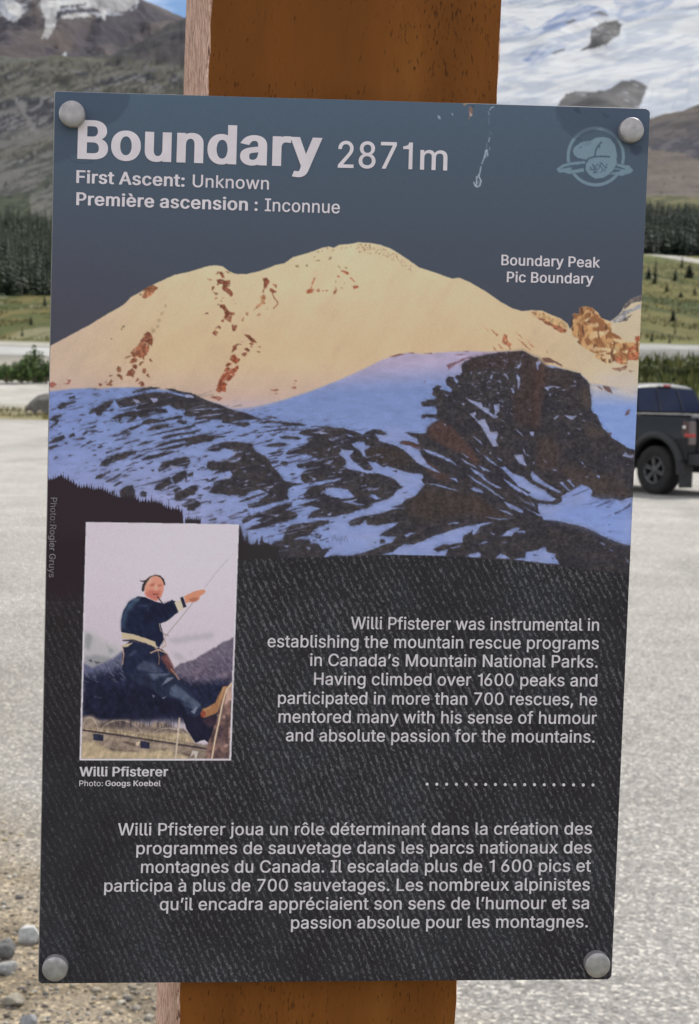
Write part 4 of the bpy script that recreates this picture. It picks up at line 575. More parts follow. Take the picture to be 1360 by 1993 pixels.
# dark trouser leg and boot behind
paint_many('L', '900,460 930,560 1010,682 1085,655 1120,682 1150,600 1200,460 1050,380', (30, 30, 48), 1, 1, 0, **pk)
paint_many('L', '1050,440 1062,395 1110,380 1180,340 1220,250 1250,200 1290,195 1240,320 1200,420 1160,445 1080,470', (144, 104, 74), 1, 0.8, 0, **pk)
paint_many('L', '1055,430 1075,405 1100,430 1090,460 1060,470', (130, 66, 52), 1, 0.8, 0, **pk)
paint_many('L', '1085,400 1150,370 1140,385 1090,412;1240,210 1275,200 1220,330 1190,400', (176, 142, 108), 0.7, 0.6, 0, **pk)
paint_many('L', '1060,480 1180,450 1200,520 1130,560', (64, 48, 58), 0.8, 1, 2, **pk)
stroke(pts('L', '1325,170 1275,230 1240,350 1215,480 1180,640 1150,818'), 3.0, (206, 182, 156), 1, **pk)
# legs
JEAN = (38, 44, 64)
paint_many('L', '385,-80 700,-60 790,0 860,130 930,210 1060,350 1075,390 1050,440 1000,470 930,420 880,330 800,300 720,300 640,230 520,180 420,135 385,40', JEAN, 1, 1, 0, **pk)
paint_many('L', '400,60 420,130 540,185 650,240 720,300 760,300 860,320 900,450 860,470 700,320 500,200', (29, 30, 50), 0.9, 1, 2, **pk)
paint_many('L', '500,30 560,-10 660,-20 790,90 780,110 720,110 650,150 600,90 540,50', (84, 94, 116), 0.9, 1.5, 2, **pk)
paint_many('L', '790,270 800,210 840,180 900,225 960,280 1060,360 1020,400 930,370 900,320 830,290', (80, 90, 112), 0.9, 1.5, 1, **pk)
paint_many('L', '720,300 760,285 775,270 740,310;970,420 1010,380 1030,380 1000,440;720,195 770,130 830,120 780,160;640,270 665,280 650,300', (122, 132, 150), 0.8, 0.8, 0, **pk)
paint_many('L', '880,350 940,330 1000,370 930,380;850,300 900,280 890,310', (52, 60, 84), 0.8, 1, 1, **pk)
# hips, jacket
paint_many('K', '360,760 420,715 560,735 700,785 745,820 720,900 760,1000 360,1000 355,930 370,870', (33, 38, 60), 1, 1, 0, **pk)
paint_many('K', '470,960 540,890 640,910 720,990 640,1000;395,850 440,810 500,790 430,850', (86, 94, 114), 0.6, 2, 2, **pk)
paint_many('K', '690,860 745,820 800,930 825,1010 770,990', (100, 62, 62), 0.9, 1, 1, **pk)
paint_many('K', '340,610 345,520 360,450 410,365 490,322 560,328 640,365 720,385 790,352 835,370 845,460 760,530 690,562 715,660 720,700 680,775 560,705 450,655 345,635', (30, 35, 57), 1, 0.8, 0, **pk)
paint_many('K', '350,520 375,440 420,365 490,328 510,345 460,400 400,460 365,600 345,620', (66, 88, 110), 0.8, 1.5, 3, **pk)
paint_many('K', '480,400 560,400 640,380 560,410;570,440 590,410 580,450;420,350 520,330 480,370', (92, 108, 128), 0.6, 1, 1, **pk)
paint_many('K', '560,420 640,400 800,380 830,440 740,500 620,520 560,600', (26, 28, 46), 0.7, 2, 4, **pk)
paint_many('K', '350,640 450,655 560,690 640,720 660,778 560,732 450,705 350,692;360,745 420,735 450,725 400,765 365,770', (186, 172, 144), 1, 0.6, 0, **pk)
paint_many('K', '352,705 450,700 560,735 640,772 560,745 450,716 355,716', (52, 48, 58), 1, 0.5, 0, **pk)
stroke(pts('K', '350,750 365,830 355,920'), 1.8, (196, 160, 130), .9, **pk)
stroke(pts('K', '640,770 670,800 740,750 720,690'), 2.0, (170, 140, 118), 0.9, **pk)
stroke(pts('K', '600,820 670,790 740,820'), 2.4, (186, 160, 136), 0.9, **pk)
stroke(pts('K', '665,800 680,860 675,920'), 1.6, (150, 120, 100), 0.9, **pk)
stroke(pts('K', '680,560 690,620 740,665 700,760'), 1.6, (150, 140, 136), 0.9, **pk)
# rope to the hand
stroke(pts('K', '1290,-10 1180,110 1080,245'), 1.1, (160, 154, 158), 0.9, **pk)
stroke(pts('K', '1330,-60 1290,-10'), 1.0, (180, 174, 178), 0.6, **pk)
stroke(pts('K', '975,375 860,520 740,665'), 1.5, (150, 138, 134), 0.95, **pk)
stroke(pts('K', '720,655 760,665'), 2.4, (140, 128, 126), 0.9, **pk)
stroke(pts('L', '800,50 870,145'), 1.8, (176, 140, 110), 0.9, **pk)
# cuff, watch, hand
paint_many('K', '812,372 868,350 900,425 848,458', (194, 184, 164), 1, 0.4, 0, **pk)
paint_many('K', '862,332 888,322 920,412 892,422', (38, 36, 54), 1, 0.3, 0, **pk)
paint_many('K', '896,322 940,298 1000,272 1075,258 1088,272 1072,300 1040,318 1030,350 985,372 940,370 915,385', (196, 136, 108), 1, 0.4, 0, **pk)
paint_many('K', '940,340 1000,330 1035,335 1000,368 950,365', (160, 100, 82), 0.8, 0.5, 1, **pk)
# head
paint_many('K', '548,300 552,230 580,170 640,135 690,145 722,190 718,270 695,325 655,362 610,345 570,322', (206, 142, 122), 1, 0.4, 0, **pk)
paint_many('K', '560,290 600,260 650,270 700,260 690,325 655,360 610,345 565,318', (178, 104, 92), 0.8, 0.5, 2, **pk)
paint_many('K', '590,215 640,205 640,225 600,235;665,215 700,215 700,232 670,232', (158, 88, 76), 0.8, 0.3, 1, **pk)
paint_many('K', '640,215 655,215 668,265 640,268', (222, 160, 138), 0.8, 0.3, 0, **pk)
paint_many('K', '620,295 670,298 665,310 625,308', (120, 62, 58), 0.9, 0.3, 0, **pk)
paint_many('K', '580,150 620,140 600,200 570,230', (232, 180, 160), 0.6, 0.5, 2, **pk)
paint_many('K', '503,176 530,184 560,176 590,148 640,128 690,136 722,170 732,215 722,225 712,190 690,152 640,136 600,156 570,195 552,230 545,272 530,282 522,262 530,215 545,196 520,192', (52, 48, 50), 1, 0.3, 0, **pk)
stroke(pts('K', '665,325 705,380'), 2.2, (58, 46, 48), 1, **pk)
fg = (fbm((GX-GY*0.6)/6, (GX*0.6+GY)/12, 85, 4)-0.5)*0.50+(fbm(GX/2.0, GY/2.0, 86, 2)-0.5)*0.16
ART *= 1+(PM*fg*sstep(1150, 1165, GY)*sstep(150, 60, ART.mean(2)))[..., None]
# --- emblem: ring, beaver and water in pale slate
EMB = (112, 134, 147); EBG = (71, 88, 103)
ec = pts('M', '676,706')[0]; er = 330/5.667
yy, xx = GY-ec[1], GX-ec[0]
rr = np.hypot(xx/0.972, yy)
ring = sstep(er+0.6, er-0.6, rr)*sstep(er-6.9, er-5.7, rr)
ART[:] = mixc(ART, EMB, ring*0.9)
paint_many('M', '235,848 300,795 390,765 560,750 560,900 450,890 380,905 330,885 270,885;890,775 960,785 1045,803 1095,860 1060,893 960,922 900,905 830,905', (72, 88, 103), 1, 0, 0)
ART[:] = mixc(ART, EBG, sstep(er-5.2, er-6.2, rr)*0.25)
paint_many('M', '243,845 300,800 380,772 570,755 565,785 400,800 330,820 285,850 400,825 412,835 390,856 545,836 550,872 440,888 385,902 340,882 270,882;905,782 960,792 1040,805 1090,860 1060,890 960,920 900,905 835,905 865,880 900,878 950,862 950,852 870,850 895,835 1010,850 960,825 905,808', EMB, 0.9)
paint_many('M', '425,640 440,605 500,560 530,545 610,535 680,500 760,488 830,510 890,580 910,660 905,780 880,840 830,900 760,940 680,950 610,920 570,870 555,800 580,745 560,740 480,720 440,690', EMB, 0.95)
stroke(pts('M', '742,545 700,590 675,640 665,705'), 3.2, EBG, 1); stroke(pts('M', '690,600 720,590 715,612'), 2, EBG, 1)
stroke(pts('M', '560,760 600,728 660,708 740,704 830,710'), 3.2, EBG, 1)
stroke(pts('M', '590,745 560,790 558,850 580,895 630,935'), 2.4, EBG, 1)
for s in ('605,850 660,850 640,790', '640,790 690,850 650,890', '655,870 690,790', '700,790 760,850 730,880', '745,775 700,850', '800,790 770,870', '760,810 800,830', '615,820 640,860', '650,885 700,880', '725,770 760,800'):
    stroke(pts('M', s), 1.9, EBG, 0.9)
paint_many('M', '490,605 520,595 530,605 500,618', EBG, 0.9); paint_many('M', '500,570 620,545 640,560 590,590', (96, 116, 130), 0.6, 1, 1)
# --- stains round the bolts, bird mess
paint(np.array([[104, 176], [252, 181], [246, 208], [226, 232], [200, 246], [150, 300], [104, 320]]), lambda X, Y: ART[0:1, 0:1]*0+np.array([58, 68, 84]), 0.45, warp=3, soft=2)
stroke(np.array([[252, 184], [247, 207], [228, 231], [205, 243]]), 1.5, (52, 62, 78), 0.5, soft=1)
stroke(pts('P', '132,306 140,313 152,317 168,318 180,314'), 1.6, (54, 64, 80), 0.55)
paint(np.array([[1084, 204], [1268, 209], [1264, 300], [1236, 302], [1222, 285], [1195, 268], [1170, 250], [1122, 268], [1098, 248], [1086, 226]]), (60, 70, 86), 0.5, warp=3, soft=2)
stroke(np.array([[1084, 206], [1085, 228], [1097, 249], [1118, 268], [1132, 273]]), 1.6, (50, 60, 76), 0.6, soft=1)
paint(np.array([[1226, 283], [1248, 284], [1250, 292], [1240, 302], [1228, 298]]), (52, 60, 76), 0.6, warp=2, soft=1)
paint_many('M', '415,170 480,165 510,230 460,225;720,205 790,250 830,280 770,270', (52, 60, 76), 0.6, 3, 1)
MESS = (160, 174, 188)
for s, w, a in (('735,250 690,265 660,312', 1.8, .7), ('638,335 650,400', 1.7, .6), ('645,430 645,560', 1.2, .25), ('665,680 690,740', 1.5, .25), ('660,795 640,870', 2, .8), ('612,900 605,990', 1.5, .45), ('665,960 655,1010', 1.6, .5),
                ('600,1010 580,1080 560,1160', 2.0, .9), ('615,1010 625,1125', 1.8, .7), ('585,1130 555,1170 520,1262', 1.8, .9), ('508,1300 490,1400 466,1490', 2.0, .9), ('465,1440 470,1490', 2.6, .9),
                ('432,1480 428,1600 415,1660', 2.4, 1), ('380,1580 400,1640 440,1665', 2.2, .9), ('440,1665 485,1640 508,1560 480,1500', 2.4, 1), ('455,1600 475,1560', 1.6, .7)):
    stroke(pts('N', s), w, MESS, a)
paint_many('N', '585,1010 620,1010 630,1110 575,1130', MESS, 0.5, 1, 1)
paint_many('N', '180,160 230,120 300,120 300,200 270,190 240,230 200,240', (150, 130, 108), 0.9, 1.5)
paint_many('N', '290,240 350,260 355,400 310,420 290,490 270,490 300,400', (128, 102, 92), 0.85, 1.5)
paint_many('N', '300,340 355,400 320,425', (180, 172, 160), 0.8, 1); paint_many('N', '350,245 380,235 370,265', (40, 34, 40), 0.9, 1)
paint_many('P', '851,224 856,226 858,232 853,231;878,219 882,222 880,226', MESS, 0.7, 0.6)
# fine print grain and faint canvas weave
ART *= (1+(NPR.random((AH, AW))-0.5)*0.07+0.012*np.sin(GX*1.9)+0.012*np.sin(GY*1.9))[..., None]
ART[:] = np.clip(ART, 8, 250)
# ------------------------------------------------------------------ the sign: post, panel, print, lettering, bolts
INK = np.array([1.56, 1.46, 1.50])               # printed colours are noted as they look in shade: scale to albedo
SIGN = empty('information_sign', (0, 0.08, 0))
tag(SIGN, 'blue and black summit information panel bolted to a square brown wooden post', 'sign')
def at_sign(o):
    """parent to the sign while keeping the mesh coordinates in world space"""
    o.parent = SIGN; o.matrix_parent_inverse = SIGN.matrix_world.inverted(); return o
bpy.context.view_layer.update()

M_panel = noise_mat('panel_edge', (0.075, 0.072, 0.08), (0.05, 0.05, 0.058), 60, rough=0.5)
M_print = tint_mat('printed_film', rough=0.5, spec=0.10)
M_letter = noise_mat('letter_ink', (0.80, 0.715, 0.78), (0.88, 0.79, 0.86), 90, rough=0.55, spec=0.25)
M_letter2 = noise_mat('letter_ink_small', (0.70, 0.64, 0.70), (0.80, 0.73, 0.79), 120, rough=0.55, spec=0.25)
M_letter3 = noise_mat('letter_ink_faint', (0.20, 0.17, 0.19), (0.26, 0.23, 0.25), 120, rough=0.55, spec=0.25)
M_bolt = noise_mat('bolt_aluminium', (0.33, 0.31, 0.32), (0.47, 0.44, 0.445), 260, rough=0.45, metal=0.5, bump=0.15, bscale=500, dist=0.0004)

CORN = [(104, 175), (1268, 209), (1192.5, 1909), (72, 1917)]
def rounded(corners, rad, n=7):
    out = []
    c = [np.array(q, float) for q in corners]
    for i in range(4):
        p, a, b = c[i], c[i-1], c[(i+1) % 4]
        r = rad[i]
        d0 = (a-p)/np.linalg.norm(a-p); d1 = (b-p)/np.linalg.norm(b-p)
        for k in range(n):
            t = k/(n-1); q0 = p+d0*r*(1-t); q1 = p+d1*r*t
            out.append(q0*(1-t)+q1*t)
    return np.array(out)
RAD = (5, 11, 11, 9)
cen = np.mean(np.array(CORN, float), 0)
bm = bmesh.new(); rings = []
outl = rounded(CORN, RAD)
for inset, y in ((3.4, 0.0), (2.7, 0.0002), (0.0, 0.0031), (0.0, 0.0046), (1.5, 0.0054)):
    q = outl+(cen-outl)/np.abs(outl-cen).max(1)[:, None]*0
    dirs = cen-outl; dirs = np.sign(dirs)*np.minimum(np.abs(dirs)/200, 1)
    w3 = on_plane((outl+dirs*inset)[:, 0], (outl+dirs*inset)[:, 1], 0.0)
    rings.append([bm.verts.new((p[0], y, p[2])) for p in w3])
n = len(outl)
for a, b in zip(rings[:-1], rings[1:]):
    for i in range(n): bm.faces.new((a[i], a[(i+1) % n], b[(i+1) % n], b[i])).material_index = 1
bm.faces.new(rings[0][::-1]); bm.faces.new(rings[-1])
bmesh.ops.recalc_face_normals(bm, faces=bm.faces)
M_edge = noise_mat('panel_cut_edge', (0.17, 0.165, 0.17), (0.26, 0.25, 0.255), 90, rough=0.45)
PANEL = at_sign(bm_obj('panel', bm, [M_panel, M_edge]))

# the print: a dense sheet 0.25 mm proud of the panel, split into the poster ground, the mountain picture, the portrait and the emblem
NU, NV = 840, 1250
su, sv = np.meshgrid(np.linspace(0, 1, NU), np.linspace(0, 1, NV))
q = [np.array(c, float)+np.array(d) for c, d in zip(CORN, ((3.0, 3.0), (-3.0, 3.0), (-3.0, -3.0), (3.0, -3.0)))]
PX = (q[0][0]*(1-su)+q[1][0]*su)*(1-sv)+(q[3][0]*(1-su)+q[2][0]*su)*sv
PY = (q[0][1]*(1-su)+q[1][1]*su)*(1-sv)+(q[3][1]*(1-su)+q[2][1]*su)*sv
W = on_plane(PX.ravel(), PY.ravel(), -0.00025)
fx = np.clip(PX-AX0-0.5, 0, AW-1.001); fy = np.clip(PY-AY0-0.5, 0, AH-1.001)
ix = fx.astype(int); iy = fy.astype(int); fx = (fx-ix)[..., None]; fy = (fy-iy)[..., None]
colr = (ART[iy, ix]*(1-fx)+ART[iy, ix+1]*fx)*(1-fy)+(ART[iy+1, ix]*(1-fx)+ART[iy+1, ix+1]*fx)*fy
colr = np.clip(lin(colr)*INK, 0.002, 0.9).reshape(-1, 3)
idx = np.arange(NU*NV).reshape(NV, NU)
F = np.stack([idx[:-1, :-1], idx[1:, :-1], idx[1:, 1:], idx[:-1, 1:]], -1).reshape(-1, 4)
fcx = ((PX[:-1, :-1]+PX[1:, 1:])/2).ravel(); fcy = ((PY[:-1, :-1]+PY[1:, 1:])/2).ravel()
gi = (np.clip(fcy-AY0, 0, AH-1).astype(int), np.clip(fcx-AX0, 0, AW-1).astype(int))
reg = np.zeros(len(F), int)
reg[(PEAKM[gi] > 0.5) & (edge[gi] < 0.5)] = 1
reg[region(PORT)[gi] > 0.5] = 2
emask = np.maximum(region(np.array([ec+np.array([math.cos(a), math.sin(a)])*(er+1.5) for a in np.linspace(0, 2*math.pi, 40)])),
                   region(np.vstack([pts('M', '235,846 300,790 560,745 905,770 1045,798 1098,860 1060,900 900,925 560,910 380,910 265,890')])))
reg[emask[gi] > 0.5] = 3
keep = np.ones(len(F), bool)
for (cxx, cyy), r in zip(CORN, RAD):
    keep &= ~((np.abs(fcx-cxx)+np.abs(fcy-cyy)) < r*0.95+3)
for rid, nm in ((0, 'poster_ground'), (1, 'mountain_picture'), (2, 'portrait_photo'), (3, 'emblem')):
    f = F[(reg == rid) & keep]
    used, inv = np.unique(f, return_inverse=True)
    o = fast_mesh(nm, W[used], inv.reshape(-1, 4), M_print, colr[used], smooth=False)
    o.parent = PANEL
    if rid == 1: o['label'] = 'printed sunset picture of a snowy peak above a dark ridge'
    if rid == 2: o['label'] = 'printed snapshot of a climber in a navy jacket leaning on a rope'
    if rid == 3: o['label'] = 'pale round beaver emblem'

# lettering
GL = {}
for code, (adv, polys) in GLYPHS.items():
    GL[chr(code)] = (adv, [np.array(p, float).reshape(-1, 2) for p in polys])

def embolden(poly, dx, dy):
    """push an outline along its normals (outer rings grow, counters shrink)"""
    n = len(poly); out = np.empty_like(poly)
    for i in range(n):
        a, b, c = poly[i-1], poly[i], poly[(i+1) % n]
        d0 = b-a; d1 = c-b
        d0 = d0/(np.hypot(*d0) or 1); d1 = d1/(np.hypot(*d1) or 1)
        n0 = np.array([-d0[1], d0[0]]); n1 = np.array([-d1[1], d1[0]])
        m = n0+n1; L = m@m
        m = m*(2/L) if L > 0.5 else (n0+n1)*2
        if np.hypot(*m) > 1.9: m = m/np.hypot(*m)*1.9
        out[i] = b+m*np.array([dx, dy])
    return out
def area(p): return 0.5*np.sum(p[:, 0]*np.roll(p[:, 1], -1)-np.roll(p[:, 0], -1)*p[:, 1])

def untangle(p, holes=None):
    """cut the loops an outline makes where it crosses itself; a large loop of the other turning sense is a counter"""
    p = [tuple(q) for q in p]
    for _ in range(12):
        n = len(p); hit = None
        for i in range(n):
            (ax, ay), (bx, by) = p[i], p[(i+1) % n]
            for j in range(i+2, n):
                if i == 0 and j == n-1: continue
                (qx, qy), (rx, ry) = p[j], p[(j+1) % n]
                den = (bx-ax)*(ry-qy)-(by-ay)*(rx-qx)
                if abs(den) < 1e-9: continue
                t = ((qx-ax)*(ry-qy)-(qy-ay)*(rx-qx))/den
                w = ((qx-ax)*(by-ay)-(qy-ay)*(bx-ax))/den
                if 1e-6 < t < 1-1e-6 and 1e-6 < w < 1-1e-6:
                    hit = (i, j, (ax+t*(bx-ax), ay+t*(by-ay))); break
            if hit: break
        if not hit: break
        i, j, x = hit
        l1 = [x]+p[i+1:j+1]; l2 = [x]+p[j+1:]+p[:i+1]
        a1, a2 = area(np.array(l1)), area(np.array(l2))
        p, rest, ar, big = (l1, l2, a2, a1) if abs(a1) > abs(a2) else (l2, l1, a1, a2)
        if holes is not None and ar*big < 0 and abs(ar) > 1500: holes.append(np.array(rest))
    return np.array(p)

def tidy(p, holes, tol=9.0):
    """merge points that sit closer than tol where the outline turns sharply (they upset the offset)"""
    p = untangle(p, holes); out = []
    n = len(p); skip = False
    for i in range(n):
        if skip: skip = False; continue
        a, b = p[i], p[(i+1) % n]
        if np.hypot(*(b-a)) < tol and i < n-1 and n > 8 and np.hypot(*(p[i-1]-a)) > 40 and np.hypot(*(p[(i+2) % n]-b)) > 40:
            out.append((a+b)/2); skip = True
        else: out.append(a)
    return np.array(out)
GL['1'] = (300, [np.array([(276, 509), (276, 0), (212, 0), (212, 388), (86, 388), (86, 432), (140, 440), (190, 462), (214, 509)], float)])
SHAPES = {}
def shaped(ch, bold):
    """-> list of components (outer ring first, then its holes), emboldened"""
    if (ch, bold) in SHAPES: return SHAPES[ch, bold]
    dx, dy, ext = bold
    polys = []
    for p in GL[ch][1]:
        hs = []; polys.append(tidy(p, hs)); polys += [untangle(h) for h in hs]
    sgn = -1.0 if area(max(polys, key=lambda p: abs(area(p)))) < 0 else 1.0
    res = []
    for p in polys:
        e = embolden(p, -dx*sgn, -dy*sgn)
        res.append((area(p)*sgn > 0, untangle(e)*np.array([ext, 1.0])))
    comps = [[r] for o, r in res if o]
    for o, r in res:
        if not o:
            c = r.mean(0)
            best = min(comps, key=lambda k: 0 if (k[0][:, 0].min() < c[0] < k[0][:, 0].max() and k[0][:, 1].min() < c[1] < k[0][:, 1].max()) else 1)
            best.append(r)
    SHAPES[ch, bold] = comps
    return comps

def layout(text, bold):
    dx, dy, ext = bold
    comps, x, lay = [], 0.0, 0
    for ch in text:
        if ch == ' ': x += SPACE*1.08; continue
        for c in shaped(ch, bold):
            comps.append((lay % 4, [r+np.array([x, 0.0]) for r in c])); lay += 1
        x += GL[ch][0]*ext+dx*1.1
    al = np.vstack([r for _, c in comps for r in c])
    return comps, al[:, 0].min(), al[:, 0].max()

def lettering(name, runs, m, y=-0.0005):
    """runs: (text, x0, base0, x1, base1, cap height px, weight, vertical?)"""
    curves = []
    for k in range(4):
        cu = bpy.data.curves.new(name, 'CURVE'); cu.dimensions = '2D'; cu.fill_mode = 'BOTH'; curves.append(cu)
    for text, x0, b0, x1, b1, cap, bold, *rest in runs:
        comps, xa, xb = layout(text, bold)
        k = cap/(509.0+bold[1]*2)
        p0 = np.array([x0, b0]); p1 = np.array([x1, b1]); e = (p1-p0)/(xb-xa)
        up = np.array([0.028, -1.0]) if not rest else np.array([1.0, 0.03])
        for lay, rs in comps:
            for r in rs:
                pp = p0+(r[:, :1]-xa)*e+((r[:, 1:]+bold[1])*k)*up
                w3 = on_plane(pp[:, 0], pp[:, 1], y)
                sp = curves[lay].splines.new('POLY'); sp.points.add(len(w3)-1)
                co = np.zeros((len(w3), 4), np.float32); co[:, 0] = w3[:, 0]; co[:, 1] = w3[:, 2]; co[:, 3] = 1
                sp.points.foreach_set('co', co.ravel()); sp.use_cyclic_u = True
    V, T = [], []; nv = 0
    for lay, cu in enumerate(curves):
        tmp = bpy.data.objects.new(name+'_curve', cu); COL.objects.link(tmp)
        me = bpy.data.meshes.new_from_object(tmp.evaluated_get(bpy.context.evaluated_depsgraph_get()))
        bpy.data.objects.remove(tmp); bpy.data.curves.remove(cu)
        me.calc_loop_triangles()
        V += [(v.co.x, y-lay*0.00002, v.co.y) for v in me.vertices]
        T += [[i+nv for i in t.vertices] for t in me.loop_triangles]; nv = len(V)
        bpy.data.meshes.remove(me)
    return fast_mesh(name, np.array(V), np.array(T), m, parent=PANEL)
HVY, SEMI, REG, LITE = (32, 13, 1.10), (25, 11, 1.08), (9, 5, 1.03), (5, 2, 1.0)
lettering('title_lettering', [('Boundary', 150, 309, 626, 326, 76, HVY)], M_letter)
lettering('height_lettering', [('2871', 657, 326.3, 802, 329.4, 52, REG), ('m', 817, 330, 870, 332, 51, REG)], M_letter)
lettering('ascent_lettering', [('First Ascent:', 148, 356, 359, 363.6, 25, SEMI), ('Unknown', 374.6, 364, 523, 369, 24.5, REG),
                               ('Première ascension', 148, 399, 482, 410, 25, SEMI), (':', 495, 410.2, 501, 410.6, 25, SEMI), ('Inconnue', 515, 411, 661, 415.5, 25, REG)], M_letter)
lettering('peak_caption', [('Boundary Peak', 975.3, 516, 1167.7, 521, 20.5, (18, 8, 1.05)), ('Pic Boundary', 986, 549, 1154.7, 552.5, 20.5, (18, 8, 1.05))], M_letter)
lettering('english_text', [('Willi Pfisterer was instrumental in', 682.4, 1224.3, 1165.5, 1227.8, 24, REG), ('establishing the mountain rescue programs', 520.3, 1259.6, 1165, 1263.6, 24, REG),
                           ('in Canada’s Mountain National Parks.', 603, 1296, 1162.7, 1299.4, 24, REG), ('Having climbed over 1600 peaks and', 610.7, 1333, 1162, 1336, 24, REG),
                           ('participated in more than 700 rescues, he', 540.7, 1370, 1161.6, 1372.9, 24, REG), ('mentored many with his sense of humour', 541.8, 1406.3, 1161, 1409.2, 24, REG),
                           ('and absolute passion for the mountains.', 556, 1442.7, 1157, 1445.4, 24, REG)], M_letter2)
lettering('french_text', [('Willi Pfisterer joua un rôle déterminant dans la création des', 229, 1626, 1152, 1624.2, 24, REG), ('programmes de sauvetage dans les parcs nationaux des', 265, 1662.6, 1151, 1660.8, 24, REG),
                          ('montagnes du Canada. Il escalada plus de 1 600 pics et', 274, 1699, 1149.7, 1696.6, 24, REG), ('participa à plus de 700 sauvetages. Les nombreux alpinistes', 202.4, 1735.6, 1147.5, 1733, 24, REG),
                          ('qu’il encadra appréciaient son sens de l’humour et sa', 310.5, 1771.6, 1146, 1769, 24, REG), ('passion absolue pour les montagnes.', 566, 1807.5, 1143.8, 1805, 24, REG)], M_letter2)
lettering('portrait_caption', [('Willi Pfisterer', 154, 1511, 326.8, 1511, 18.5, SEMI), ('Photo:', 154, 1530, 199.8, 1530, 11, LITE), ('Googs Koebel', 204.6, 1530, 312.7, 1530, 11, (22, 9, 1.06))], M_letter2)
lettering('photo_credit', [('Photo:', 98.5, 968.4, 97.2, 1017, 12.5, LITE, 1), ('Rogier Gruys', 97, 1021, 94.7, 1124, 12.5, (16, 7, 1.05), 1)], M_letter3)
bm = bmesh.new()
for k in range(18):
    cx_, cy_ = 831+(1154-831)*k/17, 1526.2+1.6*k/17
    ring_ = on_plane(cx_+3.0*np.cos(np.linspace(0, 2*math.pi, 15)[:-1]), cy_+3.0*np.sin(np.linspace(0, 2*math.pi, 15)[:-1]), -0.0005)
    bm.faces.new([bm.verts.new(p) for p in ring_])
o = bm_obj('dotted_rule', bm, M_letter2); o.parent = PANEL

# bolts: shallow domed aluminium heads
def bolt(u, v, rpx):
    c = on_plane(np.array(u, float), np.array(v, float), -0.0045)
    r = np.linalg.norm(on_plane(np.array(u+rpx, float), np.array(v, float), -0.0045)-c)
    bm = bmesh.new(); prof = [(r, 0.0), (r, 0.0036), (r*0.965, 0.0041), (r*0.90, 0.00435), (r*0.6, 0.0046), (r*0.25, 0.0047)]
    N = 40; rs = []
    for rad, h in prof:
        rs.append([bm.verts.new((c[0]+rad*math.cos(2*math.pi*k/N), -0.0003-h, c[2]+rad*math.sin(2*math.pi*k/N))) for k in range(N)])
    for a, b in zip(rs[:-1], rs[1:]):
        for k in range(N): bm.faces.new((a[k], b[k], b[(k+1) % N], a[(k+1) % N]))
    bm.faces.new(rs[-1]); bmesh.ops.recalc_face_normals(bm, faces=bm.faces)
    o = bm_obj('bolt', bm, M_bolt, smooth=True); o.parent = PANEL
    return o
for b in ((139.5, 221, 25.6), (1230, 252.5, 23.8), (106.5, 1887, 25), (1163.5, 1879.5, 24.6)): bolt(*b)

# ---- post: painted front, raw weathered sides
M_paint = mat('brown_stain', (0.19, 0.064, 0.011), 0.7, 0, 0.12)
def paint_nodes(m):
    tc = nd(m, 'ShaderNodeTexCoord'); o = tc.outputs['Object']
    mp = nd(m, 'ShaderNodeMapping', Scale=(1, 1, 0.22)); ln(m, o, mp.inputs[0])
    n1 = nd(m, 'ShaderNodeTexNoise', Scale=38.0, Detail=8); ln(m, mp.outputs[0], n1.inputs['Vector'])
    r1 = ramp(m, [(0.3, (0.166, 0.055, 0.0105)), (0.55, (0.208, 0.070, 0.0135)), (0.72, (0.250, 0.092, 0.020))]); ln(m, n1.outputs['Fac'], r1.inputs[0])
    mp2 = nd(m, 'ShaderNodeMapping', Scale=(1, 1, 0.24)); ln(m, o, mp2.inputs[0])
    n2 = nd(m, 'ShaderNodeTexNoise', Scale=1000.0, Detail=2); ln(m, mp2.outputs[0], n2.inputs['Vector'])
    n3 = nd(m, 'ShaderNodeTexNoise', Scale=17.0, Detail=4); ln(m, o, n3.inputs['Vector'])
    a = nd(m, 'ShaderNodeMath', operation='MULTIPLY_ADD'); ln(m, n3.outputs['Fac'], a.inputs[0]); a.inputs[1].default_value = -0.42
    ln(m, n2.outputs['Fac'], a.inputs[2])
    r2 = ramp(m, [(-0.0, (0, 0, 0)), (0.14, (1, 1, 1))]); ln(m, a.outputs[0], r2.inputs[0])
    inv = nd(m, 'ShaderNodeMath', operation='SUBTRACT'); inv.inputs[0].default_value = 1.0; ln(m, r2.outputs[0], inv.inputs[1])
    pit = nd(m, 'ShaderNodeMixRGB'); ln(m, inv.outputs[0], pit.inputs['Fac']); ln(m, r1.outputs[0], pit.inputs['Color1'])
    pit.inputs['Color2'].default_value = (0.085, 0.032, 0.011, 1)
    ln(m, pit.outputs[0], bsdf(m).inputs['Base Color'])
    n4 = nd(m, 'ShaderNodeTexNoise', Scale=330.0, Detail=6); ln(m, mp2.outputs[0], n4.inputs['Vector'])
    ad = nd(m, 'ShaderNodeMath', operation='ADD'); ln(m, r2.outputs[0], ad.inputs[0]); ln(m, n4.outputs['Fac'], ad.inputs[1])
    bp = nd(m, 'ShaderNodeBump', Strength=0.8, Distance=0.0008); ln(m, ad.outputs[0], bp.inputs['Height']); ln(m, bp.outputs[0], bsdf(m).inputs['Normal'])
paint_nodes(M_paint)
M_raw = mat('raw_weathered_wood', (0.36, 0.26, 0.2), 0.9, 0, 0.2)
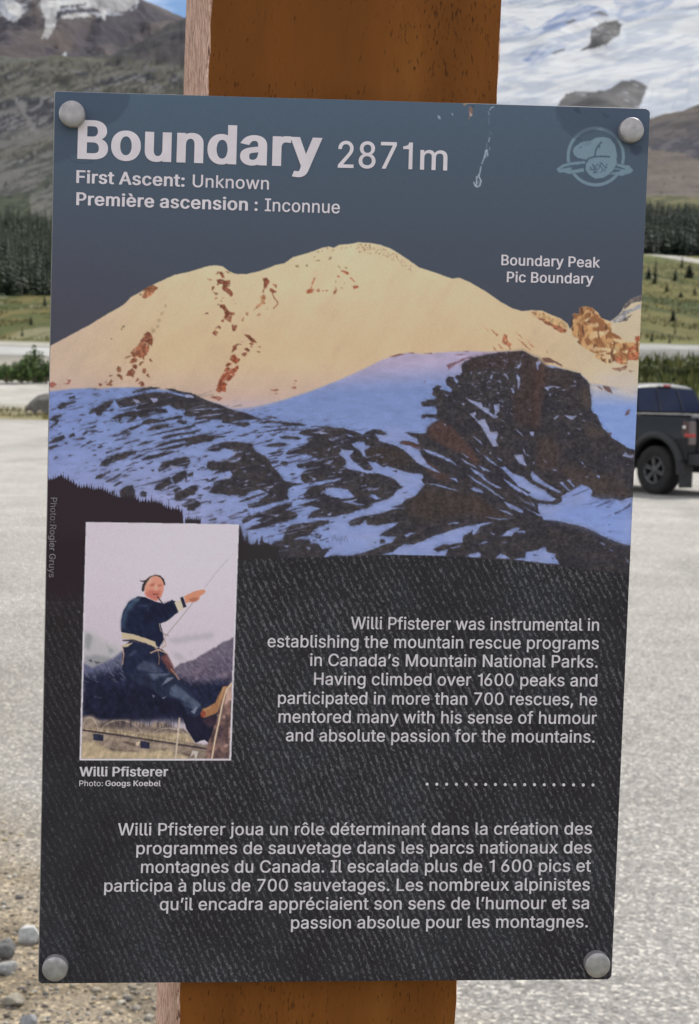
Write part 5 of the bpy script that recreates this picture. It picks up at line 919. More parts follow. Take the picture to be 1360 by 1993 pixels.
def raw_nodes(m):
    tc = nd(m, 'ShaderNodeTexCoord'); o = tc.outputs['Object']
    mp = nd(m, 'ShaderNodeMapping', Scale=(1, 1, 0.30)); ln(m, o, mp.inputs[0])
    n1 = nd(m, 'ShaderNodeTexNoise', Scale=560.0, Detail=5); n1.inputs['Distortion'].default_value = 0.9; ln(m, mp.outputs[0], n1.inputs['Vector'])
    r1 = ramp(m, [(0.34, (0.15, 0.075, 0.055)), (0.43, (0.46, 0.28, 0.22)), (0.55, (0.70, 0.46, 0.36)), (0.68, (0.86, 0.66, 0.56))]); ln(m, n1.outputs['Fac'], r1.inputs[0])
    n2 = nd(m, 'ShaderNodeTexNoise', Scale=30.0, Detail=4); ln(m, o, n2.inputs['Vector'])
    mx = nd(m, 'ShaderNodeMixRGB', blend_type='MULTIPLY'); mx.inputs['Fac'].default_value = 0.5
    r2 = ramp(m, [(0.35, (0.75, 0.68, 0.62)), (0.65, (1.15, 1.1, 1.08))]); ln(m, n2.outputs['Fac'], r2.inputs[0])
    ln(m, r1.outputs[0], mx.inputs['Color1']); ln(m, r2.outputs[0], mx.inputs['Color2'])
    ln(m, mx.outputs[0], bsdf(m).inputs['Base Color'])
    bp = nd(m, 'ShaderNodeBump', Strength=0.9, Distance=0.0012); ln(m, n1.outputs['Fac'], bp.inputs['Height']); ln(m, bp.outputs[0], bsdf(m).inputs['Normal'])
raw_nodes(M_raw)
def build_post():
    bm = bmesh.new(); a = math.radians(6.6); D = 0.138; Wd = 0.1412
    top, bot = 2.35, -0.3
    zs = np.arange(bot, top+1e-6, 0.006)
    t = np.array([math.cos(a), math.sin(a)]); nb = np.array([-math.sin(a), math.cos(a)])
    prof = []                                  # (offset along t, offset along nb): a square with eased corners, counter-clockwise from front left
    e = 0.0016
    for (x, y) in ((e, 0), (Wd*0.25, 0), (Wd*0.5, 0), (Wd*0.75, 0), (Wd-e, 0), (Wd-e*0.3, e*0.3), (Wd, e), (Wd, D*0.5), (Wd, D-e), (Wd-e, D), (Wd*0.5, D), (e, D), (0, D-e), (0, D*0.5), (0, e), (e*0.3, e*0.3)):
        prof.append((x, y))
    rows = []
    for z in zs:
        k = z-SIGN_Z
        p0 = np.array([-0.07195+0.0110*k, 0.0060])
        row = []
        for i, (x, y) in enumerate(prof):
            jit = (vnoise(np.array(z*95.0), np.array(i//2*3.3), 90)-0.5)*0.0011 if i in (0, 14, 15, 4, 5, 6) else 0
            p = p0+t*(x+jit)+nb*(y+(jit*0.5))
            row.append(bm.verts.new((p[0], p[1], z)))
        rows.append(row)
    n = len(prof)
    for r0, r1 in zip(rows[:-1], rows[1:]):
        for i in range(n):
            f = bm.faces.new((r0[i], r0[(i+1) % n], r1[(i+1) % n], r1[i]))
            f.material_index = 0 if i in (0, 1, 2, 3, 4) else 1
            f.smooth = True
    bm.faces.new(rows[-1]).material_index = 1; bm.faces.new(rows[0][::-1]).material_index = 1
    bmesh.ops.recalc_face_normals(bm, faces=bm.faces)
    o = at_sign(bm_obj('wooden_post', bm, [M_paint, M_raw]))
    for p in o.data.polygons:
        if len(p.vertices) > 4: p.use_smooth = False
    return o
build_post()
# ------------------------------------------------------------------ the land
ALB = 0.40                                       # sunlit colours as seen -> albedo
def alb(c): return lin(c)*ALB
def az_of(u): return YAW+math.atan((u-CX)/F_PX)
def hor(u): return 750.6+0.0279*np.asarray(u, float)
def u_of_az(az): return CX+F_PX*np.tan(np.asarray(az)-YAW)
def blend(cols, w): return np.asarray(cols[0])*(1-w[..., None])+np.asarray(cols[1])*w[..., None]

LZ = np.array([(0, 0), (78, 0), (80, 0.03), (84, 0.30), (92, 1.0), (100, 1.80), (108, 2.25), (120, 3.2), (130, 4.05), (180, 5.4), (260, 9.1), (400, 19.0), (600, 36), (800, 67), (1000, 102), (1300, 166), (1600, 243), (2100, 388), (2450, 505), (2600, 536), (2800, 530), (3200, 470)], float)
RZ = np.array([(0, 0), (62, 0), (70, 0.9), (80, 2.3), (100, 4.1), (150, 6.0), (200, 9.1), (280, 16.6), (350, 24.6), (500, 46.5), (522, 50.6), (545, 52), (800, 96), (1100, 147), (1500, 250), (1800, 336), (1950, 335), (2300, 280), (3200, 250)], float)
def land_z(x, y):
    x = np.asarray(x, float); y = np.asarray(y, float)
    dx = x-CAM[0]; dy = y-CAM[1]; D = np.hypot(dx, dy); az = np.arctan2(dx, dy)
    w = sstep(math.radians(0), math.radians(9), az)
    zl = np.interp(D, LZ[:, 0], LZ[:, 1]); zr = np.interp(D, RZ[:, 0], RZ[:, 1])
    # the left crest climbs to the right (dark shoulder in front of the big peak)
    u = u_of_az(np.clip(az, -0.5, 0.5))
    lift = np.interp(u, [-400, 40, 195, 260, 350, 480, 700], [-10, 0, 12, 45, 92, 120, 60])/3000*2600
    zl = zl+lift*sstep(2150, 2600, D)*(1-0.6*sstep(2700, 3200, D))
    zr = zr+(u-1315)*0.24/3000*1800*sstep(1300, 1800, D)
    z = zl*(1-w)+zr*w
    amp = np.interp(D, [80, 110, 300, 1000, 2600], [0.0, 0.25, 1.2, 7, 26])
    z = z+amp*((fbm(x/90, y/90, 101, 4)-0.5)*1.2+(fbm(x/400, y/400, 102, 3)-0.5)*1.6*sstep(500, 1500, D)+(fbm(x/22, y/22, 103, 3)-0.5)*0.55*sstep(90, 250, D))
    return z

def land_hit(u, v, d0=60.0, d1=2600.0):
    """first point of the land seen along a photograph ray"""
    d = ray(u, v); h = np.hypot(d[0], d[1])
    ds = np.geomspace(d0, d1, 4000)/h
    p = CAM+ds[:, None]*d
    below = p[:, 2] < land_z(p[:, 0], p[:, 1])
    return Vector(p[np.argmax(below)]) if below.any() else Vector(p[-1])

def project(X, Y, Z):
    dx, dy, dz = X-CAM[0], Y-CAM[1], Z-CAM[2]
    w = dx*FW[0]+dy*FW[1]+dz*FW[2]
    return CX+F_PX*(dx*RT[0]+dy*RT[1]+dz*RT[2])/w, CY-F_PX*(dx*UP[0]+dy*UP[1]+dz*UP[2])/w

def patch(C, U, V, tile, txt, col, a=1.0, soft=0.12, wob=None):
    """lay a patch of another ground (scree, slab, turf, snow) or a painted shade on the land; its outline frays with the noise wob"""
    ox, oy, k = tile
    for s_ in txt.split(';'):
        p = np.array([[float(q) for q in w.split(',')] for w in s_.split()])/k+np.array([ox, oy])
        x0, y0 = p.min(0)-6; x1, y1 = p.max(0)+6
        sel = np.where((U > x0) & (U < x1) & (V > y0) & (V < y1))
        if not len(sel[0]): continue
        uu, vv_ = U[sel], V[sel]
        if wob is not None: uu = uu+wob[0][sel]; vv_ = vv_+wob[1][sel]
        ins = np.zeros(uu.shape, bool)
        for i in range(len(p)):
            (ax, ay), (bx, by) = p[i], p[(i+1) % len(p)]
            if ay == by: continue
            ins ^= ((ay > vv_) != (by > vv_)) & (uu < (bx-ax)*(vv_-ay)/(by-ay)+ax)
        c = np.asarray(col if not callable(col) else col(sel))
        C[sel] = np.where(ins[:, None], C[sel]*(1-a)+c*a, C[sel])
    return C

def rise(u, v):
    """slope (height per metre of distance) of the ray through a photograph pixel"""
    a_, b_ = (np.asarray(u, float)-CX)/F_PX, (CY-np.asarray(v, float))/F_PX
    d = a_[..., None]*RT+b_[..., None]*UP+FW
    return d[..., 2]/np.hypot(d[..., 0], d[..., 1])

def polar_grid(azs, ds):
    A, D = np.meshgrid(azs, ds)
    return A, D, CAM[0]+D*np.sin(A), CAM[1]+D*np.cos(A)
def grid_faces(nr, nc):
    i = np.arange(nr*nc).reshape(nr, nc)
    return np.stack([i[:-1, :-1], i[:-1, 1:], i[1:, 1:], i[1:, :-1]], -1).reshape(-1, 4)

# one ground sheet to the horizon, just below everything else
M_ground = noise_mat('far_ground', alb((120, 125, 80)), alb((150, 148, 110)), 0.02, rough=0.95)
bm = bmesh.new()
bm.faces.new([bm.verts.new(p) for p in ((-16000, -16000, -0.6), (16000, -16000, -0.6), (16000, 16000, -0.6), (-16000, 16000, -0.6))])
tag(bm_obj('ground', bm, M_ground), kind='structure')

# valley land from the far side of the parking lot to the first crests
d2r = math.radians
azs = np.concatenate([np.arange(-64, -11, 0.7), np.arange(-11, -1, 0.045), np.arange(-1, 8, 0.2), np.arange(8, 19.5, 0.045), np.arange(19.5, 66, 0.7)])*d2r(1)
ds = np.concatenate([np.arange(60, 130, 0.55), np.geomspace(130, 700, 190), np.geomspace(704, 3150, 230)])
A, D, X, Y = polar_grid(azs, ds)
Z = land_z(X, Y)
edgeD = np.where(A < d2r(4), 78.0, 63.0)
Z = np.where(D < edgeD-1.5, -0.30, Z)
n1 = fbm(X/60, Y/60, 111, 4); n2 = fbm(X/14, Y/14, 112, 4); n3 = fbm(X/260, Y/260, 113, 4); nfine = fbm(X/5, Y/5, 114, 3)
Dw = D*(1+(n1-0.5)*0.10)
def zones(D_, stops):
    """piecewise colours along the distance"""
    d = np.array([s[0] for s in stops]); c = np.array([alb(s[1]) for s in stops])
    return np.stack([np.interp(D_, d, c[:, k]) for k in range(3)], -1)
CL = zones(Dw, [(78, (200, 190, 150)), (82, (172, 164, 120)), (85, (205, 198, 170)), (88, (232, 228, 218)), (101, (236, 232, 222)), (103, (120, 120, 80)), (112, (135, 132, 95)), (118, (205, 200, 185)), (128, (170, 165, 155)), (136, (225, 225, 220)), (205, (236, 236, 232)), (210, (165, 162, 158)), (222, (170, 168, 160)), (228, (226, 222, 210)), (250, (200, 195, 175)), (258, (128, 126, 66)), (420, (132, 134, 72)), (560, (120, 126, 68)), (600, (70, 84, 48)), (950, (70, 84, 55)), (1060, (92, 104, 80)), (1500, (116, 120, 102)), (1700, (122, 120, 112)), (2250, (122, 118, 114)), (2450, (118, 116, 92)), (2700, (112, 108, 100))])
meadow = sstep(255, 275, Dw)*sstep(620, 580, Dw)
mc = mixc(mixc(alb((92, 102, 52)), alb((140, 126, 74)), sstep(0.36, 0.62, fbm(X/5, Y/80, 181, 4))), alb((176, 170, 136)), sstep(0.58, 0.70, fbm(X/4, Y/70, 115, 4))*0.8)
CL = blend((CL, mc), meadow*0.85)
# rocky bands high on the left slope, dipping to the left
su2 = (X*0.5+D*0.25)/40; bandn = fbm(X/120+Z/60, Z/9-X/55, 116, 4)
rocky = sstep(1400, 1750, D+(n3-0.5)*500)*sstep(2500, 2200, D)
CL = blend((CL, mixc(alb((74, 76, 90)), alb((140, 136, 130)), sstep(0.40, 0.60, bandn))), rocky*0.8)
gully = np.exp(-((u_of_az(A)-np.interp(Z, [150, 250, 330, 420], [80, 66, 48, 36]))/5.0)**2)*sstep(1500, 1650, D)*sstep(2350, 2250, D)
CL = blend((CL, np.broadcast_to(alb((160, 156, 152)), CL.shape)), gully*0.8)
crest = sstep(2150, 2350, D)
CL = blend((CL, mixc(mixc(alb((84, 82, 84)), alb((132, 130, 96)), sstep(0.40, 0.56, fbm(X/150, Z/16, 117, 4))), alb((96, 92, 100)), sstep(240, 330, u_of_az(A))*0.8)), crest*0.75)
mid = sstep(1000, 1150, D)*sstep(1700, 1500, D)
CL = blend((CL, mixc(alb((76, 92, 62)), alb((134, 130, 116)), sstep(0.40, 0.60, fbm(X/70+Z/40, Z/16, 118, 4)))), mid*0.75)
CR = zones(Dw, [(62, (190, 182, 150)), (68, (150, 146, 110)), (84, (120, 124, 80)), (104, (130, 132, 96)), (118, (150, 148, 140)), (172, (166, 164, 158)), (182, (216, 216, 212)), (192, (200, 198, 190)), (199, (140, 142, 84)), (300, (132, 140, 70)), (420, (128, 138, 66)), (498, (120, 132, 66)), (535, (140, 138, 84)), (545, (70, 84, 50)), (790, (70, 82, 54)), (830, (124, 122, 78)), (960, (118, 114, 84)), (1030, (132, 122, 114)), (1500, (132, 122, 116)), (1640, (118, 110, 108)), (1800, (136, 126, 120)), (2300, (120, 114, 110))])
mr_ = sstep(200, 220, Dw)*sstep(520, 490, Dw)
CR = blend((CR, mixc(mixc(alb((78, 92, 46)), alb((130, 122, 68)), sstep(0.36, 0.62, fbm(X/3.5, Y/45, 119, 4))), alb((158, 146, 98)), sstep(0.60, 0.72, fbm(X/3, Y/36, 180, 3))*0.7)), mr_*0.85)
road = sstep(499, 503, D+(A-d2r(16))*900)*sstep(521, 517, D+(A-d2r(16))*900)
CR = blend((CR, np.broadcast_to(alb((226, 222, 210)), CR.shape)), road)
mor = sstep(1000, 1100, D)
CR = blend((CR, mixc(alb((104, 98, 98)), alb((146, 134, 124)), sstep(0.36, 0.64, fbm(X/60, Z/22, 120, 5)))), mor*0.7)
dkb = sstep(1420, 1500, D+(fbm(X/90, Y/90, 121, 3)-0.5)*260)*sstep(1700, 1610, D+(fbm(X/60, Y/60, 122, 3)-0.5)*200)
CR = blend((CR, mixc(alb((62, 64, 80)), alb((104, 98, 104)), sstep(0.42, 0.62, fbm(X/20, Z/30, 123, 4)))), dkb*0.85)
wz = sstep(d2r(0), d2r(9), A)
U_, V_ = project(X, Y, Z)
WOB = ((fbm(X/35, Y/35+Z/20, 171, 4)-0.5)*16, (fbm(X/35+9, Y/35+Z/20, 172, 4)-0.5)*9)
dip = fbm((U_+V_*0.2)/26, (V_+U_*0.36)/3.6, 173, 4)          # bedding that dips to the left
slab = lambda sel: mixc(alb((50, 54, 70)), alb((140, 138, 140)), sstep(0.46, 0.64, dip[sel]))
scree = lambda sel: mixc(alb((80, 83, 82)), alb((140, 137, 130)), sstep(0.38, 0.60, dip[sel]))
turf = lambda sel: mixc(alb((56, 72, 52)), alb((90, 99, 74)), sstep(0.36, 0.62, fbm(U_[sel]/9, V_[sel]/7, 174, 4)))
olive = lambda sel: mixc(alb((72, 74, 62)), alb((130, 126, 104)), sstep(0.40, 0.60, dip[sel]))
TS = (0, 150, 6.425); TM = (0, 0, 3.676); TR_ = (1230, 200, 5.538)
far_l = sstep(960, 1040, D)*sstep(d2r(2), d2r(0), A)
CL = blend((CL, mixc(alb((80, 83, 82)), alb((140, 137, 130)), sstep(0.38, 0.60, dip))), far_l*sstep(2500, 2200, D)*0.8)
for txt, c_, a_ in (('-200,330 120,280 220,300 240,240 480,200 520,240 660,210 900,180 900,600 660,600 450,650 380,540 310,440 330,330 280,300 200,350 100,380 -200,420;-200,480 250,470 330,560 240,640 0,700 -200,720', slab, 0.95),
                    ('190,230 250,310 310,420 400,560 450,660 380,680 340,560 280,440 210,330', lambda sel: alb((146, 142, 140)), 0.9),
                    ('-200,830 300,740 660,650 900,600 900,680 660,720 350,810 -200,940', lambda sel: alb((132, 130, 120)), 0.8),
                    ('-200,980 260,880 420,800 640,740 900,650 900,850 640,900 450,960 160,1010 -200,1050', olive, 0.85),
                    ('-200,1520 300,1440 420,1380 600,1250 900,1100 900,1400 640,1330 350,1500 400,1700 640,1800 900,1800 900,2100 -200,2100', turf, 0.95),
                    ('-200,1780 640,1900 900,2000 900,2200 -200,2200', turf, 0.8),
                    ('160,1090 420,970 450,990 180,1115;0,1360 90,1300 90,1330 0,1390;540,1370 630,1300 630,1340 560,1400', lambda sel: alb((60, 61, 70)), 0.9),
                    ('165,1065 430,930 460,940 170,1085', lambda sel: alb((150, 146, 140)), 0.9)):
    CL = patch(CL, U_, V_, TS, txt, c_, a_, wob=WOB)
for txt, c_, a_ in (('-100,450 300,430 700,440 1000,440 1400,470 1400,700 -100,700', olive, 0.85),
                    ('640,580 800,550 960,520 1080,530 1130,560 1000,590 760,605;720,455 840,440 960,450 820,470;870,490 1040,475 1150,500 980,492;1040,610 1100,605 1180,625 1100,635;500,510 620,500 640,540 540,550;560,640 700,620 720,650 600,660;1180,560 1290,540 1290,600 1200,590;120,520 260,500 230,545 130,550;0,540 90,525 60,560', slab, 0.9),
                    ('-100,330 100,330 300,390 420,430 200,445 -100,490', lambda sel: alb((132, 133, 118)), 0.8),
                    ('750,415 960,320 1150,240 1300,222 1420,200 1420,280 1300,300 1180,310 1000,370 880,390', lambda sel: mixc(alb((64, 62, 74)), alb((96, 92, 100)), sstep(0.4, 0.65, dip[sel])), 0.95),
                    ('880,395 1000,375 1180,315 1420,285 1420,480 1200,470 1000,430', lambda sel: mixc(alb((98, 93, 95)), alb((122, 114, 112)), sstep(0.4, 0.65, dip[sel])), 0.95)):
    CL = patch(CL, U_, V_, TM, txt, c_, a_, wob=WOB)
dipr = fbm((U_-V_*0.3)/22, (V_+U_*0.18)/4.0, 175, 4)
for txt, c_, a_ in (('190,480 280,430 400,400 540,350 720,380 900,390 900,680 720,620 640,580 540,545 400,525 200,512', lambda sel: mixc(alb((58, 60, 80)), alb((108, 104, 112)), sstep(0.42, 0.64, dipr[sel])), 0.95),
                    ('320,345 450,300 465,320 330,362;560,290 700,240 700,270 580,310', lambda sel: alb((80, 78, 86)), 0.8),
                    ('100,1010 400,1000 720,1060 900,1080 900,1260 400,1230 100,1200', lambda sel: mixc(alb((92, 96, 60)), alb((130, 126, 84)), sstep(0.4, 0.6, dipr[sel])), 0.9),
                    ('250,1060 330,1050 400,1080 320,1100;560,1110 700,1090 720,1120 600,1130;450,1170 560,1150 570,1180', lambda sel: alb((72, 78, 52)), 0.8),
                    ('270,960 310,950 315,980 280,985;520,800 570,790 570,825 530,830;420,810 470,805 460,830;330,870 370,875 350,890', lambda sel: alb((76, 80, 70)), 0.8)):
    CR = patch(CR, U_, V_, TR_, txt, c_, a_, wob=WOB)
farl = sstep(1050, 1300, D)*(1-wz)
CL = blend((CL, CL.mean(-1, keepdims=True)*np.array([0.97, 0.99, 1.08])), farl*0.35)  # haze put into the albedo: far left slopes drawn towards grey blue
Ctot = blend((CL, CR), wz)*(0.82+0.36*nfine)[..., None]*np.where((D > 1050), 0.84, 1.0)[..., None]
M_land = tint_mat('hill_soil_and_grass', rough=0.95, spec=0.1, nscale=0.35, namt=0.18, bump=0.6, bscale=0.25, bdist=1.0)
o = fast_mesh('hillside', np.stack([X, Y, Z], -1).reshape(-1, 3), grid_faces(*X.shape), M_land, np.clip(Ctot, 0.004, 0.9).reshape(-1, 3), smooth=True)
tag(o, kind='structure')

# the big grey peak, far left
azs = np.concatenate([np.arange(-58, -26, 1.0), np.arange(-26, -10, 0.25), np.arange(-10, 0.5, 0.04), np.arange(0.5, 9, 0.25)])*d2r(1)
ds = np.linspace(2500, 6400, 300)
A, D, X, Y = polar_grid(azs, ds); u = u_of_az(A)
ridge_v = np.interp(u, [-6000, -2500, -900, -300, 0, 120, 200, 262, 300, 350, 420, 560, 760, 1100], [330, 120, -40, -90, -110, -75, -40, 2, 18, 42, 90, 160, 240, 330])
RD = 5000+500*np.sin(u/260)
zr_ = EYE+RD*rise(u, ridge_v)
t = np.clip((D-2500)/(RD-2500), 0, 1)
Z = 420+(zr_-420)*(0.10*t+0.90*t**1.35)-np.clip(D-RD, 0, None)*0.75
rn = 1-np.abs(fbm(X/420, Y/900, 131, 4)*2-1)
Z = Z+((rn-0.5)*190+(fbm(X/130, Y/260, 132, 5)-0.5)*120+(fbm(X/40, Y/90, 137, 4)-0.5)*40)*np.clip(t*1.6, 0, 1)*(1-0.93*sstep(0.78, 1.0, t))
u, vv = project(X, Y, Z)
Cm = mixc(mixc(alb((128, 118, 116)), alb((112, 104, 108)), sstep(0.4, 0.6, fbm(X/300, Y/300, 133, 4))), alb((88, 86, 98)), sstep(0.50, 0.68, fbm(X/90, Z/260, 134, 5))*0.8)
Cm = blend((Cm, mixc(alb((78, 78, 90)), alb((110, 106, 108)), sstep(0.4, 0.6, fbm(X/160, Z/40, 138, 4)))), sstep(110, 20, u+(fbm(X/80, Z/80, 139, 3)-.5)*90)*sstep(90, 40, vv)*0.8)
WOBM = ((fbm(X/70, Z/60, 135, 4)-0.5)*15, (fbm(X/70+5, Z/60, 136, 4)-0.5)*11)
fray = sstep(0.40, 0.55, fbm(X/60, Z/40, 176, 5))
white = lambda sel: mixc(Cm[sel], alb((255, 255, 255)), 0.55+0.45*fray[sel])
thin = lambda sel: mixc(Cm[sel], alb((225, 230, 240)), fray[sel]*0.85)
purple = lambda sel: mixc(alb((72, 70, 84)), alb((104, 98, 106)), sstep(0.4, 0.65, fbm(X[sel]/60, Z[sel]/90, 177, 4)))
Cm = patch(Cm, u, vv, TM, '30,130 240,110 270,170 150,215 40,195;560,215 640,230 610,420 520,440 500,330;330,350 400,340 410,390 340,390;640,390 760,300 740,420;-200,150 30,200 100,330 -200,330', purple, 0.75, wob=WOBM)
Cm = patch(Cm, u, vv, TM, '-300,-300 1000,-300 985,-10 960,60 830,110 700,130 640,90 540,110 420,130 300,120 240,150 160,90 100,150 30,110 -300,160', thin, 1.0, wob=WOBM)
Cm = patch(Cm, u, vv, TM, '300,-60 1000,-60 980,10 900,70 830,80 700,62 650,45 430,60 412,110 400,185 345,270 300,268 330,190 320,110 290,60;40,20 120,20 185,70 130,130 60,80;430,110 620,85 650,120 560,130 440,140;700,60 760,70 750,140 720,120', white, 1.0, wob=(WOBM[0]*0.6, WOBM[1]*0.6))
Cm = patch(Cm, u, vv, TM, '430,75 680,56 690,84 500,96 400,135 408,90;420,40 620,28 600,44 440,56', lambda sel: alb((74, 74, 92)), 0.9, wob=(WOBM[0]*0.4, WOBM[1]*0.4))
Cm = patch(Cm, u, vv, TM, '440,385 470,375 478,400 455,418;820,410 850,395 905,390 890,415 840,430', lambda sel: alb((232, 236, 242)), 1.0)
M_rock = tint_mat('mountain_rock', rough=0.95, spec=0.1, nscale=0.03, namt=0.16, bump=0.7, bscale=0.03, bdist=10.0)
o = fast_mesh('mountain', np.stack([X, Y, Z], -1).reshape(-1, 3), grid_faces(*X.shape), M_rock, np.clip(Cm*0.90, 0.004, 0.9).reshape(-1, 3), smooth=True)
tag(o, kind='structure')

# the glacier with its rock islands, right
azs = np.concatenate([np.arange(1, 8.5, 0.2), np.arange(8.5, 19, 0.035), np.arange(19, 66, 0.6)])*d2r(1)
ds = np.concatenate([np.linspace(1850, 3000, 110), np.linspace(3008, 6800, 330)])
A, D, X, Y = polar_grid(azs, ds); u = u_of_az(A)
vprof = np.interp(D, [1850, 2300, 3000, 4000, 5000, 6500, 6800], [420, 318, 235, 130, 40, -120, -140])+(1180-u)*0.03
Z = EYE+D*rise(u*0+1180, vprof)
flow = fbm(X/800+fbm(X/900, Y/900, 141, 3)*1.5, Z/130-X/1100, 142, 3)
Z = Z+(flow-0.5)*70+(fbm(X/260, Y/200, 143, 3)-0.5)*30*sstep(2000, 2600, D)
u, vv = project(X, Y, Z)
def hump(cu, cv, ru, rv, h, rot=0.0):
    a_, b_ = (u-cu), (vv-cv); c_, s_ = math.cos(rot), math.sin(rot)
    return sstep(1.25, 0.2, np.hypot((a_*c_+b_*s_)/ru, (-a_*s_+b_*c_)/rv))*h
Z = Z+hump(1190, 205, 80, 24, 26, -0.20)+hump(1182, 84, 34, 20, 24, -0.5)+hump(1110, 60, 90, 22, 30, -0.45)
u, vv = project(X, Y, Z)
TG = (960, 0, 3.4)
WOBG = ((fbm(X/45, Z/45, 144, 4)-0.5)*9, (fbm(X/45+3, Z/45, 145, 4)-0.5)*6)
ice = mixc(alb((240, 243, 247)), alb((206, 216, 231)), sstep(0.44, 0.64, fbm(u/60+flow*2, (vv+u*0.22)/13, 147, 5)))
ice = mixc(ice, alb((168, 184, 212)), sstep(0.54, 0.66, fbm(u/70, (vv+u*0.25)/7+flow*3, 151, 5))*0.8*(0.35+0.65*sstep(150, 60, vv)))
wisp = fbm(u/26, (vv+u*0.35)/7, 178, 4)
blue_shade = lambda sel: mixc(alb((128, 152, 202)), alb((196, 208, 230)), sstep(0.40, 0.68, wisp[sel]))  # bluish shade of the slopes, painted into the glacier colour
pale_shade = lambda sel: mixc(alb((172, 190, 222)), alb((222, 228, 238)), sstep(0.36, 0.64, wisp[sel]))  # lighter slope shade, likewise painted into the colour
ice = patch(ice, u, vv, TG, '800,-60 1230,-60 1190,20 1100,95 1000,130 880,150 800,100;300,180 430,95 560,30 640,25 720,60 760,95 640,112 540,150 440,195 300,240 100,235 50,210 230,205;180,400 280,310 400,260 490,310 380,355 250,440;60,150 200,160 260,200 120,205', pale_shade, 0.9, wob=WOBG)
ice = patch(ice, u, vv, TG, '330,175 430,100 560,40 650,40 640,85 560,130 440,180 340,200;620,60 680,36 740,60 770,100 700,112 640,100;190,400 290,320 350,330 250,430', blue_shade, 0.95, wob=WOBG)
stonec = lambda sel: mixc(mixc(alb((32, 32, 44)), alb((76, 74, 74)), sstep(0.38, 0.62, fbm(X[sel]/40, Z[sel]/16, 148, 4))), alb((150, 154, 166)), sstep(0.66, 0.72, fbm(X[sel]/22, Z[sel]/18, 153, 3))*0.8)
darkc = lambda sel: mixc(alb((26, 26, 40)), alb((50, 49, 62)), sstep(0.4, 0.6, fbm(X[sel]/40, Z[sel]/16, 179, 3)))
ice = patch(ice, u, vv, TG, '565,338 630,315 640,250 650,200 700,160 760,140 820,135 838,170 830,230 760,280 700,312', stonec, 0.95, wob=WOBG)
ice = patch(ice, u, vv, TG, '640,290 660,250 690,270 680,310 570,336;810,150 838,165 836,235 815,240;470,150 540,125 560,135 500,160;380,350 480,318 470,335 400,358;640,90 700,70 760,95 740,105 690,90', darkc, 0.85, wob=(WOBG[0]*0.6, WOBG[1]*0.6))
ice = patch(ice, u, vv, TG, '400,760 440,660 480,620 560,600 650,605 740,595 800,570 850,538 930,525 990,545 1020,575 1000,620 960,700 960,760', stonec, 0.95, wob=(WOBG[0]*0.7, WOBG[1]*0.7))
ice = patch(ice, u, vv, TG, '440,690 470,650 560,640 640,650 700,690;760,600 860,545 840,600 780,640;940,640 960,570 1010,570 1005,620 970,700 940,690', darkc, 0.8, wob=(WOBG[0]*0.6, WOBG[1]*0.6))
crack = sstep(0.62, 0.68, fbm((u+vv*0.3)/7, vv/26, 154, 4))*sstep(95, 140, vv)*0.25*sstep(1220, 1260, u)
ice = blend((ice, np.broadcast_to(alb((158, 170, 192)), ice.shape)), crack)
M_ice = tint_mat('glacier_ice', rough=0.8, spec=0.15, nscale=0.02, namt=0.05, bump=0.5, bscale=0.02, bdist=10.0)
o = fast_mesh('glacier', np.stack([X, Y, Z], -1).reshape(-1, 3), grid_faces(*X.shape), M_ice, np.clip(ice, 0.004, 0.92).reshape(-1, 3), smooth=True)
tag(o, kind='structure')

# ------------------------------------------------------------------ parking lot and gravel shoulder
def lot_material():
    m = mat('worn_chip_seal', (0.3, 0.3, 0.3), 0.95, 0, 0.15)
    at = nd(m, 'ShaderNodeAttribute', attribute_name='tint'); tc = nd(m, 'ShaderNodeTexCoord'); o = tc.outputs['Object']
    vo = nd(m, 'ShaderNodeTexVoronoi', Scale=78.0); ln(m, o, vo.inputs['Vector'])
    sep = nd(m, 'ShaderNodeSeparateColor'); ln(m, vo.outputs['Color'], sep.inputs[0])
    r1 = ramp(m, [(0.0, (0.62, 0.61, 0.60)), (0.40, (0.93, 0.92, 0.91)), (0.78, (1.06, 1.05, 1.03)), (0.95, (1.75, 1.71, 1.62))]); ln(m, sep.outputs[0], r1.inputs[0])
    v2 = nd(m, 'ShaderNodeTexVoronoi', Scale=150.0); ln(m, o, v2.inputs['Vector'])
    sp2 = nd(m, 'ShaderNodeSeparateColor'); ln(m, v2.outputs['Color'], sp2.inputs[0])
    r2 = ramp(m, [(0.0, (0.78, 0.77, 0.76)), (0.6, (1.0, 1.0, 1.0)), (0.95, (1.3, 1.28, 1.22))]); ln(m, sp2.outputs[1], r2.inputs[0])
    n1 = nd(m, 'ShaderNodeTexNoise', Scale=0.9, Detail=7); ln(m, o, n1.inputs['Vector'])
    r3 = ramp(m, [(0.32, (0.88, 0.87, 0.86)), (0.68, (1.10, 1.10, 1.10))]); ln(m, n1.outputs['Fac'], r3.inputs[0])
    n2 = nd(m, 'ShaderNodeTexNoise', Scale=12.0, Detail=6); ln(m, o, n2.inputs['Vector'])
    r4 = ramp(m, [(0.3, (0.9, 0.9, 0.9)), (0.7, (1.1, 1.1, 1.1))]); ln(m, n2.outputs['Fac'], r4.inputs[0])
    c = at.outputs['Color']
    for r in (r1, r2, r3, r4):
        mx = nd(m, 'ShaderNodeMixRGB', blend_type='MULTIPLY'); mx.inputs['Fac'].default_value = 1.0
        ln(m, c, mx.inputs['Color1']); ln(m, r.outputs[0], mx.inputs['Color2']); c = mx.outputs[0]
    ln(m, c, bsdf(m).inputs['Base Color'])
    bp = nd(m, 'ShaderNodeBump', Strength=0.7, Distance=0.005); ln(m, vo.outputs['Distance'], bp.inputs['Height']); ln(m, bp.outputs[0], bsdf(m).inputs['Normal'])
    return m
M_lot = lot_material()
